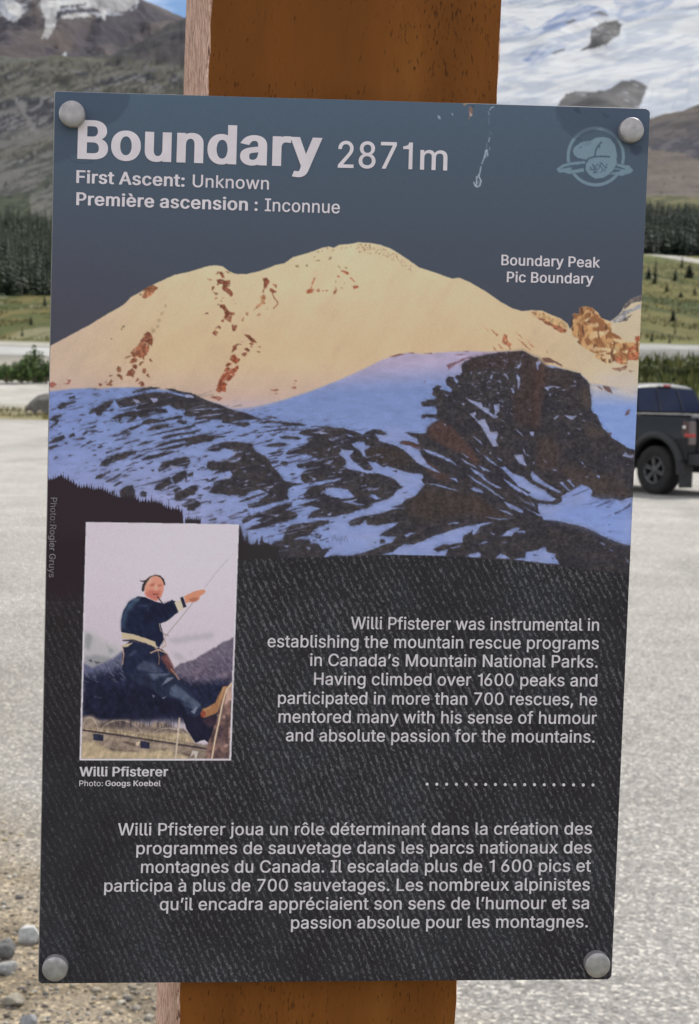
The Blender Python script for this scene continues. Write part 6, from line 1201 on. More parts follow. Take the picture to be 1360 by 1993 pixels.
azs = np.concatenate([np.arange(-60, -14, 2.0), np.arange(-14, 22, 0.25), np.arange(22, 62, 2.0)])*d2r(1)
ds = np.concatenate([[0.3, 0.8, 1.4, 2.0], np.geomspace(2.4, 82, 150)])
A, D, X, Y = polar_grid(azs, ds)
far = np.where(A < d2r(4), 79.5, 64.5)
keepr = D <= far+3
Zl = np.where(D > far, -0.25, 0.0)+0.0
def shoulder(x, y):
    """1 on the loose gravel to the left of the sign, 0 on the hard surface"""
    s = (-0.62-x)*1.0+(5.0-y)*0.42+(fbm(np.asarray(x)*1.6, np.asarray(y)*1.6, 161, 4)-0.5)*1.3
    return sstep(-0.35, 0.55, s)*sstep(5.7, 4.2, np.asarray(y, float))
sh = shoulder(X, Y)
ct = mixc(alb((208, 206, 203)), alb((230, 228, 224)), sstep(5, 30, D))
ct = mixc(ct, alb((188, 182, 172)), sstep(-0.3, -1.6, X)*sstep(12, 6, D)*0.7)
ct = blend((ct, mixc(alb((208, 194, 172)), alb((174, 160, 138)), sstep(0.35, 0.65, fbm(X*5, Y*5, 162, 4)))), sh)
ct = blend((ct, np.broadcast_to(alb((176, 176, 174)), ct.shape)), sstep(0.56, 0.66, fbm(X/2.4, Y/9.0, 163, 4))*0.35*(1-sh))
f = grid_faces(*X.shape); kf = keepr.ravel()[f].all(1)
o = fast_mesh('parking_lot', np.stack([X, Y, Zl], -1).reshape(-1, 3), f[kf], M_lot, np.clip(ct, 0.01, 0.8).reshape(-1, 3), smooth=True)
tag(o, kind='structure')
def ground_hit(u, v, z=0.0):
    d = ray(u, v); return CAM+d*((z-CAM[2])/d[2])

def ico(sub):
    bm = bmesh.new(); bmesh.ops.create_icosphere(bm, subdivisions=sub, radius=1.0)
    v = np.array([x.co[:] for x in bm.verts]); f_ = np.array([[q.index for q in p.verts] for p in bm.faces]); bm.free(); return v, f_
def stone_shape(sub, seed, rough=0.35, cut=True):
    v, f_ = ico(sub); r = np.random.default_rng(seed)
    v = v*(1+rough*(fbm(v[:, 0]*1.3+seed, v[:, 1]*1.3+v[:, 2]*0.9, seed, 3)[:, None]-0.5)*2)
    if cut:
        for _ in range(7):
            n_ = r.normal(size=3); n_ /= np.linalg.norm(n_); lim = r.uniform(0.55, 0.85)
            d = v@n_; over = d > lim; v[over] -= np.outer(d[over]-lim, n_)*0.85
    return v, f_
# loose pebbles of the shoulder: nobody could count them
tv = [stone_shape(1, 200+k, 0.25) for k in range(8)]
V, Fc, Cc = [], [], []; nv = 0
pal = [alb(c)*1.15 for c in ((214, 206, 190), (196, 186, 168), (176, 168, 156), (230, 226, 216), (206, 186, 152), (160, 154, 148), (222, 202, 166), (146, 134, 122))]
cnt = 0
while cnt < 5200:
    u_, v_ = RND.uniform(-260, 420), RND.uniform(1500, 2500)
    p = ground_hit(u_, v_)
    s_ = float(shoulder(p[0], p[1]))
    if RND.random() > s_*0.95+0.02: continue
    size = min(0.003+RND.expovariate(1/0.0026), 0.015)*(0.7 if s_ < 0.4 else 1)
    v, f_ = RND.choice(tv); a = RND.uniform(0, 6.3); c_, s2 = math.cos(a), math.sin(a)
    w = v*np.array([size*RND.uniform(0.9, 1.5), size*RND.uniform(0.7, 1.1), size*RND.uniform(0.5, 0.8)])
    w = np.stack([w[:, 0]*c_-w[:, 1]*s2, w[:, 0]*s2+w[:, 1]*c_, w[:, 2]], -1)+np.array([p[0], p[1], size*0.3])
    V.append(w); Fc.append(f_+nv); nv += len(v); Cc.append(np.tile(RND.choice(pal)*RND.uniform(0.7, 1.25), (len(v), 1))); cnt += 1
M_stone = tint_mat('pebble_stone', rough=0.9, spec=0.25, nscale=120.0, namt=0.2, bump=0.4, bscale=300, bdist=0.002)
o = fast_mesh('gravel', np.vstack(V), np.vstack(Fc), M_stone, np.clip(np.vstack(Cc), 0.01, 0.85))
tag(o, 'loose tan and grey gravel along the edge of the lot beside the sign post', 'gravel', kind='stuff')

def stone(name, u, v, wpx, hpx, col, seed, label, ground=None, sub=4, group=None, cat='rock', flat=0.75):
    p = Vector(ground_hit(u, v)) if ground is None else ground
    dist = (p-Vector(CAM)).length; sx_ = wpx/F_PX*dist/2; sz_ = hpx/F_PX*dist/2
    vtx, f_ = stone_shape(sub, seed, 0.30)
    vtx = vtx*np.array([sx_, sx_*0.8, sz_/0.85]); vtx[:, 2] += sz_*flat
    n_ = fbm(vtx[:, 0]/sx_*3+seed, vtx[:, 2]/sx_*3+vtx[:, 1]/sx_*2, seed+5, 5)
    vtx = vtx*(1+(n_-0.5)[:, None]*0.12)
    cc = np.clip(alb(col)*(0.75+0.5*n_)[:, None], 0.01, 0.9)
    o = fast_mesh(name, vtx, f_, M_boulder if sx_ > 0.2 else M_stone, cc, smooth=True); o.location = p
    tag(o, label, cat, group); return o
M_boulder = tint_mat('boulder_stone', rough=0.9, spec=0.2, nscale=4.0, namt=0.2, bump=0.6, bscale=9, bdist=0.05)
G1 = 'stones on the gravel beside the sign'
stone('rock', 58, 1834, 50, 34, (255, 255, 252), 301, 'white angular stone at the left edge of the sign board, brightest of the stones', group=G1)
stone('rock', 3, 1862, 50, 38, (158, 158, 156), 302, 'dark grey stone at the lower left, next to the white stone', group=G1)
stone('rock', 10, 1893, 50, 22, (200, 200, 198), 303, 'pale grey flat stone on the gravel in front of the dark stone', group=G1)
stone('rock', 56, 2006, 38, 34, (204, 206, 208), 304, 'pale stone cut by the bottom edge of the picture', group=G1)
stone('rock', 30, 1955, 50, 20, (196, 188, 170), 305, 'low tan stone in the gravel below the corner bolt', group=G1)
# ------------------------------------------------------------------ boulder, trees, shrubs
gb = land_hit(82, 806); gb = Vector((gb.x, gb.y, float(land_z(gb.x, gb.y))-0.05))
stone('boulder', 0, 0, 62, 44, (150, 146, 140), 311, 'rounded grey boulder on the pale gravel bank at the left edge of the sign', ground=gb, sub=4, cat='boulder', flat=0.8)
for k, (u_, v_, w_, c_, lb) in enumerate(((58, 809, 14, (228, 216, 180), 'small cream stone just below the grey boulder, left one of the pair'), (76, 808, 15, (226, 206, 176), 'small peach stone just below the grey boulder, right one of the pair'), (27, 796, 10, (235, 228, 212), 'small white stone in the dry grass left of the grey boulder'), (2, 733, 9, (220, 220, 215), 'small white stone at the foot of the green shrubs on the far left'))):
    p_ = land_hit(u_, v_)
    stone('rock', 0, 0, w_, w_*0.7, c_, 320+k, lb, ground=p_, sub=3, group='small stones along the lot edge')

M_leaf = tint_mat('foliage', rough=0.7, spec=0.25)
M_bark = noise_mat('bark', (0.07, 0.055, 0.045), (0.14, 0.115, 0.09), 8, rough=0.95)

def spruce_faces(h, r, tiers, fronds, rnd, col, spread=0.25, jit=0.25):
    """drooping frond triangles round a stem; returns verts, faces, colours"""
    V, F_, C_ = [], [], []
    for t in range(tiers):
        k = t/(tiers-1); z = h*(0.08+0.90*k**0.92); rad = r*(1-k)**0.85*(1+rnd.uniform(-jit, jit))+r*0.03
        for f in range(fronds):
            a = 2*math.pi*(f+rnd.random()*0.9)/fronds+t*1.3
            rr = rad*rnd.uniform(0.65, 1.2); wv_ = rr*spread*rnd.uniform(0.7, 1.4)+0.02*r; dz = -rr*rnd.uniform(0.15, 0.5)
            ca, sa = math.cos(a), math.sin(a); n0 = len(V)
            up_ = h/tiers*rnd.uniform(0.5, 1.0)
            V += [(0, 0, z+up_*0.6), (ca*rr*0.6-sa*wv_, sa*rr*0.6+ca*wv_, z+dz*0.45), (ca*rr, sa*rr, z+dz), (ca*rr*0.6+sa*wv_, sa*rr*0.6-ca*wv_, z+dz*0.45)]
            F_ += [(n0, n0+1, n0+2), (n0, n0+2, n0+3)]
            c = np.array(col)*rnd.uniform(0.6, 1.45); C_ += [c]*4
    return V, F_, C_
def trunk(parent, h, r, rz=0.0):
    bm = bmesh.new(); N = 7; rs = []
    for k in range(5):
        z = h*k/4; q = r*(1-0.8*k/4); ox = math.sin(k*1.7)*r*0.35
        rs.append([bm.verts.new((ox+q*math.cos(2*math.pi*i/N), q*math.sin(2*math.pi*i/N), z)) for i in range(N)])
    for a, b in zip(rs[:-1], rs[1:]):
        for i in range(N): bm.faces.new((a[i], a[(i+1) % N], b[(i+1) % N], b[i]))
    bm.faces.new(rs[-1]); return bm_obj('trunk', bm, M_bark, parent, smooth=True)
GREEN = (0.018, 0.031, 0.014)
def conifer(u, v, hpx, label, group, wide=0.22, tall_=1.0, seed=0, col=GREEN):
    rnd = random.Random(seed+500)
    p = land_hit(u, v); dist = (p-Vector(CAM)).length; h = hpx/F_PX*dist
    root = empty('conifer_tree', (p.x, p.y, float(land_z(p.x, p.y))-0.05*h), rnd.uniform(0, 6))
    tag(root, label, 'tree', group)
    trunk(root, h*0.9, h*0.02)
    V, F_, C_ = spruce_faces(h*1.05, h*wide, 16, 11, rnd, col)
    fast_mesh('crown', np.array(V), np.array(F_), M_leaf, np.array(C_), root)
    return root
G2 = 'small conifers scattered on the meadows'
for k, (u_, v_, h_, w_, lb) in enumerate((
        (1274.5, 552, 50, .17, 'tall narrow conifer against the pale road at the right edge of the sign'),
        (1313.6, 547, 26, .30, 'short dark conifer in the green just below the pale road'),
        (1297.6, 568, 20, .30, 'small conifer on the meadow, lower left of the one below the road'),
        (1324.8, 579, 12, .55, 'low bushy conifer on the meadow, small and wide'),
        (1309.7, 625, 28, .34, 'dark lone conifer in the middle of the right meadow'),
        (1313.6, 650, 19, .20, 'thin conifer below the lone dark tree on the right meadow'),
        (1327, 522, 24, .24, 'conifer cut by the pale road, left neighbour of the wide clump'),
        (1341, 541, 27, .55, 'widest dark conifer clump under the pale road'),
        (1262, 543, 24, .40, 'conifer half hidden by the sign edge under the pale road'),
        (1268, 665, 20, .26, 'conifer at the lower edge of the right meadow beside the sign'),
        (1303, 668, 16, .24, 'conifer at the lower edge of the right meadow above the gravel'),
        (1352, 575, 18, .3, 'small conifer on the meadow at the right picture edge'),
        (60, 633, 22, .28, 'dark conifer on the left meadow, the upper of two'),
        (43, 655, 20, .22, 'thin conifer on the left meadow, the lower of two'),
        (86.5, 596, 26, .20, 'conifer standing out from the forest foot beside the sign'))):
    conifer(u_, v_, h_, lb, G2, w_, seed=k)

# the dark forest belts: single trees are not told apart there
def forest(name, u0, u1, w0, w1, d0, d1, count, hlo, hhi, seed, label, col):
    rnd = random.Random(seed); protos = [spruce_faces(1.0, 0.17*rnd.uniform(0.8, 1.25), 8, 6, rnd, (1, 1, 1)) for _ in range(10)]
    protos = [(np.array(a), np.array(b), np.array(c)) for a, b, c in protos]
    V, F_, C_ = [], [], []; nv = 0
    for _ in range(count):
        az = rnd.uniform(az_of(u0), az_of(u1)) if rnd.random() < 0.6 else rnd.uniform(az_of(w0), az_of(w1)); d = d0+(d1-d0)*rnd.random()
        if d < d0+60*(float(fbm(np.array(az*60), np.array(3.0), seed+1, 3))-0.5): continue
        x, y = CAM[0]+d*math.sin(az), CAM[1]+d*math.cos(az)
        thin = float(fbm(np.array(x/45), np.array(y/45), seed, 3))
        if thin < 0.30+0.28*max(0, (d-d0)/(d1-d0)-0.55): continue
        v, f_, c = rnd.choice(protos); h = rnd.uniform(hlo, hhi)*(1.15-0.45*(d-d0)/(d1-d0)); a = rnd.uniform(0, 6.3); ca, sa = math.cos(a), math.sin(a)
        w = np.stack([(v[:, 0]*ca-v[:, 1]*sa)*h, (v[:, 0]*sa+v[:, 1]*ca)*h, v[:, 2]*h], -1)+np.array([x, y, float(land_z(x, y))-0.3])
        V.append(w); F_.append(f_+nv); nv += len(v); C_.append((0.45*c+0.55)*np.array(col)*rnd.uniform(0.7, 1.35))
    o = fast_mesh(name, np.vstack(V), np.vstack(F_), M_leaf, np.vstack(C_)); tag(o, label, 'forest', kind='stuff'); return o
forest('conifer_forest', -250, 200, -1700, 690, 585, 1030, 7200, 6, 15, 21, 'dark conifer forest at the foot of the grey peak, left of the sign', (0.017, 0.030, 0.013))
forest('conifer_forest', 1160, 1560, 690, 3000, 536, 850, 8000, 4.5, 11.5, 22, 'dark conifer forest under the brown moraine, right of the sign', (0.014, 0.025, 0.014))

def shrub(u, v, wpx, hpx, label, group, seed, col, leaf=0.05, n=900, cat='shrub', spike=0.0):
    rnd = np.random.default_rng(seed)
    p = land_hit(u, v); dist = (p-Vector(CAM)).length; w = wpx/F_PX*dist/2; h = hpx/F_PX*dist
    root = empty('shrub', (p.x, p.y, float(land_z(p.x, p.y))-0.05)); tag(root, label, cat, group)
    bm = bmesh.new()
    for k in range(7):                          # stems fanning out of the ground
        a = 2*math.pi*k/7+rnd.uniform(-.3, .3); q = np.array([math.cos(a)*w*0.55, math.sin(a)*w*0.55, h*rnd.uniform(0.6, 0.85)])
        e1, e2 = np.array([-math.sin(a), math.cos(a), 0])*0.02*h, np.array([math.cos(a), math.sin(a), 0])*0.02*h
        b0 = [bm.verts.new(s_) for s_ in (e1, e2, -e1, -e2)]; b1 = [bm.verts.new(q+s_*0.4) for s_ in (e1, e2, -e1, -e2)]
        for i in range(4): bm.faces.new((b0[i], b0[(i+1) % 4], b1[(i+1) % 4], b1[i]))
    bm_obj('stems', bm, M_bark, root)
    lumps = [(rnd.uniform(-.6, .6)*w, rnd.uniform(-.5, .5)*w, h*rnd.uniform(0.30, 0.72), rnd.uniform(0.28, 0.5)) for _ in range(9)]
    V, F_, C_ = [], [], []
    for _ in range(n):
        lx, ly, lz, lr = lumps[rnd.integers(9)]
        d = rnd.normal(size=3); d /= np.linalg.norm(d); rr = rnd.random()**0.4
        c0 = np.array([lx+d[0]*lr*w*rr, ly+d[1]*lr*w*rr, max(lz+d[2]*lr*h*0.75*rr, 0.02*h)])
        if spike and rnd.random() < 0.15: c0 = np.array([rnd.normal()*w*0.08, rnd.normal()*w*0.08, h*rnd.uniform(0.6, 1.0+spike)])
        t1 = rnd.normal(size=3); t1 /= np.linalg.norm(t1); t2 = np.cross(t1, d); t2 /= (np.linalg.norm(t2)+1e-9)
        s_ = leaf*rnd.uniform(0.6, 1.6); n0 = len(V)
        V += [c0-t1*s_, c0+t2*s_*0.5, c0+t1*s_, c0-t2*s_*0.5]; F_.append((n0, n0+1, n0+2, n0+3))
        C_ += [np.array(col)*rnd.uniform(0.55, 1.7)*np.array([rnd.uniform(.8, 1.3), 1, rnd.uniform(.7, 1.2)])]*4
    fast_mesh('leaves', np.array(V), np.array(F_), M_leaf, np.array(C_), root)
    return root
G3 = 'shrubs on the bank behind the parking lot'
LEAF = (0.060, 0.100, 0.032)
for k, (u_, v_, w_, h_, sp_, lb) in enumerate((
        (12, 746, 46, 40, 0, 'low green shrub at the left picture edge behind the gravel bank'),
        (42, 746, 44, 54, 0, 'rounded green shrub in the middle of the left clump'),
        (66, 746, 36, 60, .15, 'tallest shrub of the left clump, with a pointed top'),
        (90, 746, 38, 46, 0, 'green shrub touching the left edge of the sign board'),
        (-28, 746, 44, 44, 0, 'green shrub just outside the left picture edge'),
        (1262, 741, 26, 36, .1, 'yellow green shrub at the right edge of the sign above the truck roof'),
        (1292, 742, 26, 34, .15, 'upright green shrub above the red roof lamp of the truck'),
        (1318, 742, 30, 26, 0, 'low dry shrub behind the rear corner of the truck roof'),
        (1346, 744, 34, 48, 0, 'darker green shrub at the right picture edge behind the truck'),
        (1376, 746, 36, 44, 0, 'green shrub right of the picture edge behind the truck'))):
    if u_ < 0 or u_ > 1365: continue
    shrub(u_, v_, w_*1.25, h_*1.05, lb, G3, 700+k, LEAF if k < 5 else (0.075, 0.09, 0.034), leaf=0.085, n=1300, spike=sp_)
def tufts(name, boxes, count, seed, label):
    """dry grass and low plants as one mass of blades"""
    rnd = random.Random(seed); V, F_, C_ = [], [], []
    for _ in range(count):
        u0, u1, d0, d1, hh, cols = rnd.choice(boxes)
        az = rnd.uniform(az_of(u0), az_of(u1)); d = rnd.uniform(d0, d1)
        x, y = CAM[0]+d*math.sin(az), CAM[1]+d*math.cos(az)
        if float(fbm(np.array(x/(1.5 if d1 < 130 else 7.0)), np.array(y/(1.5 if d1 < 130 else 25.0)), seed, 2)) < (0.42 if d1 < 130 else 0.5): continue
        z = float(land_z(x, y)); h = hh*rnd.uniform(0.4, 1.3); a = rnd.uniform(0, 6.3); c = np.array(rnd.choice(cols))*rnd.uniform(0.7, 1.3)
        dx_, dy_ = math.cos(a)*h*0.16, math.sin(a)*h*0.16; lx_, ly_ = rnd.gauss(0, .3)*h, rnd.gauss(0, .3)*h; n0 = len(V)
        V += [(x-dx_, y-dy_, z-0.02), (x+dx_, y+dy_, z-0.02), (x+lx_, y+ly_, z+h)]; F_.append((n0, n0+1, n0+2)); C_ += [c]*3
    o = fast_mesh(name, np.array(V), np.array(F_), M_leaf, np.array(C_)); tag(o, label, 'grass', kind='stuff'); return o
DRY = [alb((196, 178, 122)), alb((172, 160, 96)), alb((150, 146, 84))]; GRN = [alb((120, 132, 62)), alb((96, 112, 52)), alb((150, 148, 84))]
tufts('grass', [(-260, 330, 78.6, 85, 0.22, DRY), (-260, 330, 101, 112, 0.5, GRN), (-1500, 700, 78.6, 85, 0.25, DRY), (-1500, 700, 101, 112, 0.8, GRN)], 11000, 31, 'dry grass along the far edge of the lot, left of the sign')
tufts('grass', [(1080, 1640, 64.5, 76, 0.3, DRY), (1080, 1640, 76, 104, 0.6, GRN), (700, 2600, 64.5, 76, 0.35, DRY), (700, 2600, 76, 104, 0.8, GRN)], 14500, 32, 'rough grass and low plants on the bank behind the truck')

OLV = [alb((112, 120, 64)), alb((136, 128, 74)), alb((88, 100, 54)), alb((160, 148, 100))]
tufts('grass', [(1200, 1420, 205, 490, 0.55, OLV)], 6500, 33, 'rough low growth over the meadow right of the sign, under the pale road')
tufts('grass', [(-40, 130, 262, 580, 0.6, OLV)], 6500, 34, 'rough low growth over the meadow left of the sign, under the forest')

# ------------------------------------------------------------------ the dark pickup truck
M_body = mat('truck_paint', (0.012, 0.013, 0.017), 0.4, 0.1, 0.12); bsdf(M_body).inputs['Coat Weight'].default_value = 0.35; bsdf(M_body).inputs['Coat Roughness'].default_value = 0.06
nz_ = nd(M_body, 'ShaderNodeTexNoise', Scale=900.0, Detail=2); rp_ = ramp(M_body, [(0.4, (0.006, 0.007, 0.010)), (0.7, (0.012, 0.013, 0.017))]); ln(M_body, nz_.outputs['Fac'], rp_.inputs[0]); ln(M_body, rp_.outputs[0], bsdf(M_body).inputs['Base Color'])
M_blk = noise_mat('truck_plastic', (0.012, 0.012, 0.014), (0.022, 0.022, 0.024), 20, rough=0.6)
M_tyre = noise_mat('tyre_rubber', (0.008, 0.008, 0.009), (0.018, 0.017, 0.016), 14, rough=0.85)
M_rim = noise_mat('wheel_alloy', (0.06, 0.06, 0.063), (0.10, 0.10, 0.103), 12, rough=0.4, metal=0.7)
M_glass = noise_mat('tinted_glass', (0.004, 0.010, 0.036), (0.007, 0.015, 0.048), 1.0, rough=0.03, spec=0.16)
M_red = noise_mat('red_lens', (0.30, 0.010, 0.012), (0.42, 0.018, 0.018), 20, rough=0.12, spec=0.8)
M_dred = noise_mat('dark_red_lens', (0.03, 0.005, 0.006), (0.045, 0.007, 0.008), 20, rough=0.12, spec=0.8)
M_clear = noise_mat('clear_lens_and_glint', (0.62, 0.60, 0.60), (0.75, 0.72, 0.72), 20, rough=0.15, spec=0.8)

pw = ground_hit(1280.5, 962.0); azv = math.atan2(pw[0]-CAM[0], pw[1]-CAM[1])
r_ = np.array([math.cos(azv), -math.sin(azv)]); a_ = np.array([math.sin(azv), math.cos(azv)])
fwd = -0.70*r_+0.714*a_; left = np.array([-fwd[1], fwd[0]])
org = pw[:2]-left*0.90
TR = empty('pickup_truck', (org[0], org[1], 0.0), math.atan2(fwd[1], fwd[0]))
tag(TR, 'dark grey crew cab pickup truck parked behind the right edge of the sign', 'pickup truck')

def prism(name, prof, y0, y1, m, parent, bevel=0.0, taper=None):
    """an x-z outline carried from y0 to y1 (taper: function (x, y, z) -> moved point)"""
    bm = bmesh.new(); ys = np.linspace(y0, y1, 2)
    a = [bm.verts.new((x, ys[0], z)) for x, z in prof]; b = [bm.verts.new((x, ys[1], z)) for x, z in prof]
    n_ = len(prof)
    for i in range(n_): bm.faces.new((a[i], a[(i+1) % n_], b[(i+1) % n_], b[i]))
    bm.faces.new(a[::-1]); bm.faces.new(b)
    if taper:
        for v in bm.verts: v.co = taper(*v.co)
    bmesh.ops.recalc_face_normals(bm, faces=bm.faces)
    o = bm_obj(name, bm, m, parent)
    if bevel:
        md = o.modifiers.new('bevel', 'BEVEL'); md.width = bevel; md.segments = 3; md.limit_method = 'ANGLE'; md.angle_limit = math.radians(35)
    return o
def box(name, lo, hi, m, parent, bevel=0.0):
    return prism(name, [(lo[0], lo[2]), (hi[0], lo[2]), (hi[0], hi[2]), (lo[0], hi[2])], lo[1], hi[1], m, parent, bevel)
def arch(cx_, r, z0):
    a0 = math.asin((z0-0.44)/r) if z0 > 0.44-r else -1
    return [(cx_+r*math.cos(math.pi-a0-(math.pi-2*a0)*k/12), 0.44+r*math.sin(math.pi-a0-(math.pi-2*a0)*k/12)) for k in range(13)]
WB = 3.55
prof = [(-0.76, 1.42), (-0.79, 1.05), (-0.76, 0.62)]+arch(0, 0.60, 0.60)+arch(WB, 0.60, 0.60)+[(4.40, 0.60), (4.52, 0.80), (4.50, 1.20), (4.30, 1.36), (2.98, 1.46), (0.62, 1.46), (0.60, 1.42)]
def tumble(x, y, z):
    k = max(0.0, z-1.0); return Vector((x, y*(1-0.09*k), z))
BODY = prism('body', prof, -0.99, 0.99, M_body, TR, 0.035, tumble)
box('bed_cover', (-0.72, -0.88, 1.40), (0.58, 0.88, 1.435), M_blk, TR, 0.01)
box('bed_rail', (-0.76, 0.885, 1.425), (0.60, 0.955, 1.452), M_body, TR, 0.012); box('bed_rail', (-0.76, -0.955, 1.425), (0.60, -0.885, 1.452), M_body, TR, 0.012)
def cabt(x, y, z):
    k = (z-1.46)/0.55; return Vector((x, y*(1-0.17*k), z+(0.0 if z < 1.9 else -0.05*(y/0.92)**2)))
bm = bmesh.new()
CABP = [(0.64, 1.455), (2.98, 1.455), (2.30, 1.93), (2.10, 2.00), (1.0, 2.02), (0.86, 1.97)]
ysl = np.linspace(-0.93, 0.93, 9); sl_v = [[bm.verts.new(cabt(x, y, z)) for x, z in CABP] for y in ysl]
for s0, s1 in zip(sl_v[:-1], sl_v[1:]):
    for i in range(6): bm.faces.new((s0[i], s0[(i+1) % 6], s1[(i+1) % 6], s1[i]))
bm.faces.new(sl_v[0][::-1]); bm.faces.new(sl_v[-1]); bmesh.ops.recalc_face_normals(bm, faces=bm.faces)
CAB = bm_obj('cab', bm, M_body, TR)
md = CAB.modifiers.new('bevel', 'BEVEL'); md.width = 0.05; md.segments = 4; md.limit_method = 'ANGLE'; md.angle_limit = math.radians(30)
def quad(name, p4, m, parent, off=(0, 0, 0), thick=0.008):
    bm = bmesh.new(); p4 = [Vector(p)+Vector(off) for p in p4]
    n_ = (p4[1]-p4[0]).cross(p4[2]-p4[0]).normalized()*thick
    a = [bm.verts.new(p) for p in p4]; b = [bm.verts.new(p+n_) for p in p4]
    bm.faces.new(a[::-1]); bm.faces.new(b)
    for i in range(4): bm.faces.new((a[i], a[(i+1) % 4], b[(i+1) % 4], b[i]))
    bmesh.ops.recalc_face_normals(bm, faces=bm.faces)
    return bm_obj(name, bm, m, parent)
def rear(y, z, d=0.0):                           # a point on the sloping back wall of the cab
    return (0.64+(z-1.455)*0.22/0.515-d, y*(1-0.17*(z-1.46)/0.55), z)
W_ = quad('rear_window', [rear(-0.86, 1.50), rear(0.86, 1.50), rear(0.84, 1.925), rear(-0.84, 1.925)], M_glass, CAB, (-0.012, 0, 0))
for yy in (-0.30, 0.30): quad('window_bar', [rear(yy-0.012, 1.51), rear(yy+0.012, 1.51), rear(yy+0.012, 1.915), rear(yy-0.012, 1.915)], M_blk, W_, (-0.024, 0, 0))
L_ = box('brake_lamp', (0.80, -0.10, 1.955), (0.875, 0.10, 1.995), M_red, TR, 0.006)
box('cargo_lamp', (0.797, 0.105, 1.955), (0.875, 0.17, 1.992), M_clear, L_, 0.006); box('cargo_lamp', (0.797, -0.17, 1.955), (0.875, -0.105, 1.992), M_clear, L_, 0.006)
for sg in (1, -1):
    def side(x, z): return (x, sg*0.935*(1-0.17*(z-1.46)/0.55), z)
    for xs in (((0.92, 1.50), (1.62, 1.50), (1.62, 1.90), (1.02, 1.90)), ((1.70, 1.50), (2.72, 1.50), (2.22, 1.90), (1.70, 1.90))):
        quad('side_window', [side(*q) for q in xs], M_glass, CAB, (0, sg*0.004, 0), 0.006*sg)
    # wheel arch flare
    for cx_ in (0, WB):
        bm = bmesh.new(); rows = []
        for k in range(17):
            a = math.radians(-4)+(math.pi+math.radians(8))*k/16; c_, s_ = math.cos(a), math.sin(a); rows.append([bm.verts.new((cx_+rad*c_, sg*y_, 0.44+rad*s_)) for rad, y_ in ((0.57, 0.95), (0.575, 1.055), (0.62, 1.075), (0.70, 1.04), (0.715, 0.96))])
        for q0, q1 in zip(rows[:-1], rows[1:]):
            for i in range(4): bm.faces.new((q0[i], q0[i+1], q1[i+1], q1[i]))
        bmesh.ops.recalc_face_normals(bm, faces=bm.faces); bm_obj('wheel_arch', bm, M_blk, TR, smooth=True)
    tl = prism('tail_lamp', [(-0.795, 0.92), (-0.70, 0.90), (-0.60, 1.14), (-0.62, 1.34), (-0.78, 1.34)], sg*0.80, sg*0.985, M_dred, TR, 0.015)
    box('lens_and_glint', (-0.81, min(sg*0.84, sg*0.997), 1.06), (-0.69, max(sg*0.84, sg*0.997), 1.12), M_red, tl, 0.01)
    box('lens_and_glint', (-0.70, min(sg*0.90, sg*0.995), 1.21), (-0.63, max(sg*0.84, sg*0.995), 1.26), M_clear, tl, 0.01)  # pale box standing in for a white glint on the tail corner
    box('mud_flap', (-0.68, min(sg*0.74, sg*1.06), 0.16), (-0.655, max(sg*0.74, sg*1.06), 0.66), M_blk, TR, 0.004)
    box('door_handle', (1.52, min(sg*0.985, sg*1.01), 1.16), (1.70, max(sg*0.985, sg*1.01), 1.20), M_blk, TR, 0.008)
    prism('side_mirror', [(2.62, 1.44), (2.80, 1.46), (2.82, 1.66), (2.66, 1.66)], min(sg*0.98, sg*1.22), max(sg*0.98, sg*1.22), M_blk, TR, 0.03)
    box('headlight', (4.33, min(sg*0.62, sg*0.95), 1.02), (4.515, max(sg*0.62, sg*0.95), 1.22), M_clear, TR, 0.02)
    box('side_step', (0.75, min(sg*0.90, sg*1.04), 0.42), (2.85, max(sg*0.90, sg*1.04), 0.48), M_blk, TR, 0.01)
quad('windshield', [(2.93, -0.86, 1.50), (2.93, 0.86, 1.50), (2.35, 0.76, 1.905), (2.35, -0.76, 1.905)], M_glass, CAB, (0.02, 0, 0.012))
box('rear_bumper', (-0.95, -0.96, 0.56), (-0.75, 0.96, 0.76), M_blk, TR, 0.03); box('front_bumper', (4.42, -0.96, 0.50), (4.66, 0.96, 0.78), M_blk, TR, 0.04)
box('chassis', (-0.70, -0.55, 0.42), (4.3, 0.55, 0.72), M_blk, TR, 0.02); box('grille', (4.46, -0.58, 0.86), (4.525, 0.58, 1.22), M_blk, TR, 0.01)
box('tailgate', (-0.802, -0.78, 0.80), (-0.76, 0.78, 1.40), M_body, TR, 0.012)
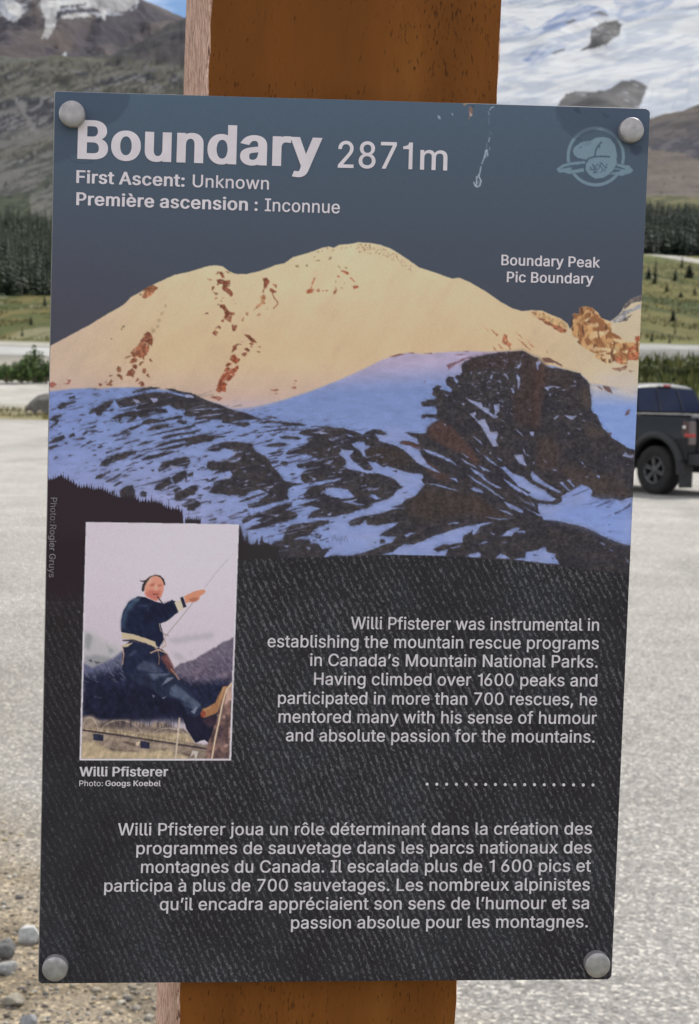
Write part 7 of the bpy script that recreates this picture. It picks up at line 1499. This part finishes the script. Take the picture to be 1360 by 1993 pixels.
def make_wheel(x, sg):
    w = empty('wheel'); w.parent = TR; w.location = (x, sg*0.90, 0.44); w.rotation_euler = (0, 0, 0 if sg > 0 else math.pi)
    def lathe(name, prof_, m, N=44):
        bm = bmesh.new(); rs = [[bm.verts.new((rad*math.cos(2*math.pi*k/N), y_, rad*math.sin(2*math.pi*k/N))) for k in range(N)] for rad, y_ in prof_]
        for p0, p1 in zip(rs[:-1], rs[1:]):
            for k in range(N): bm.faces.new((p0[k], p0[(k+1) % N], p1[(k+1) % N], p1[k]))
        bmesh.ops.recalc_face_normals(bm, faces=bm.faces); return bm_obj(name, bm, m, w, smooth=True)
    lathe('tyre', [(0.24, -0.13), (0.36, -0.15), (0.42, -0.14), (0.44, -0.10), (0.442, 0.10), (0.42, 0.145), (0.36, 0.155), (0.27, 0.14), (0.235, 0.125)], M_tyre)
    bm = bmesh.new(); N = 44
    for (r0, y0), (r1, y1) in (((0.255, 0.135), (0.245, 0.145)), ((0.245, 0.145), (0.222, 0.125)), ((0.222, 0.125), (0.215, -0.10)), ((0.075, 0.11), (0.055, 0.125)), ((0.055, 0.125), (0.002, 0.128))):
        a = [bm.verts.new((r0*math.cos(2*math.pi*k/N), y0, r0*math.sin(2*math.pi*k/N))) for k in range(N)]; b = [bm.verts.new((r1*math.cos(2*math.pi*k/N), y1, r1*math.sin(2*math.pi*k/N))) for k in range(N)]
        for k in range(N): bm.faces.new((a[k], a[(k+1) % N], b[(k+1) % N], b[k]))
    for k in range(6):                           # six broad spokes
        a = 2*math.pi*k/6+0.3; c_, s_ = math.cos(a), math.sin(a)
        def pt(rad, off, y_): return (rad*c_-off*s_, y_, rad*s_+off*c_)
        top_ = [bm.verts.new(pt(*q)) for q in ((0.05, -0.030, 0.118), (0.05, 0.030, 0.118), (0.225, 0.042, 0.122), (0.225, -0.042, 0.122))]
        bot_ = [bm.verts.new(pt(*q)) for q in ((0.05, -0.038, 0.07), (0.05, 0.038, 0.07), (0.225, 0.05, 0.07), (0.225, -0.05, 0.07))]
        bm.faces.new(top_)
        for i in range(4): bm.faces.new((top_[i], bot_[i], bot_[(i+1) % 4], top_[(i+1) % 4]))
    bmesh.ops.recalc_face_normals(bm, faces=bm.faces); bm_obj('rim', bm, M_rim, w)
    lathe('brake_disc', [(0.215, -0.02), (0.06, -0.02), (0.01, -0.015)], M_blk)
for x_ in (0, WB):
    for sg in (1, -1): make_wheel(x_, sg)
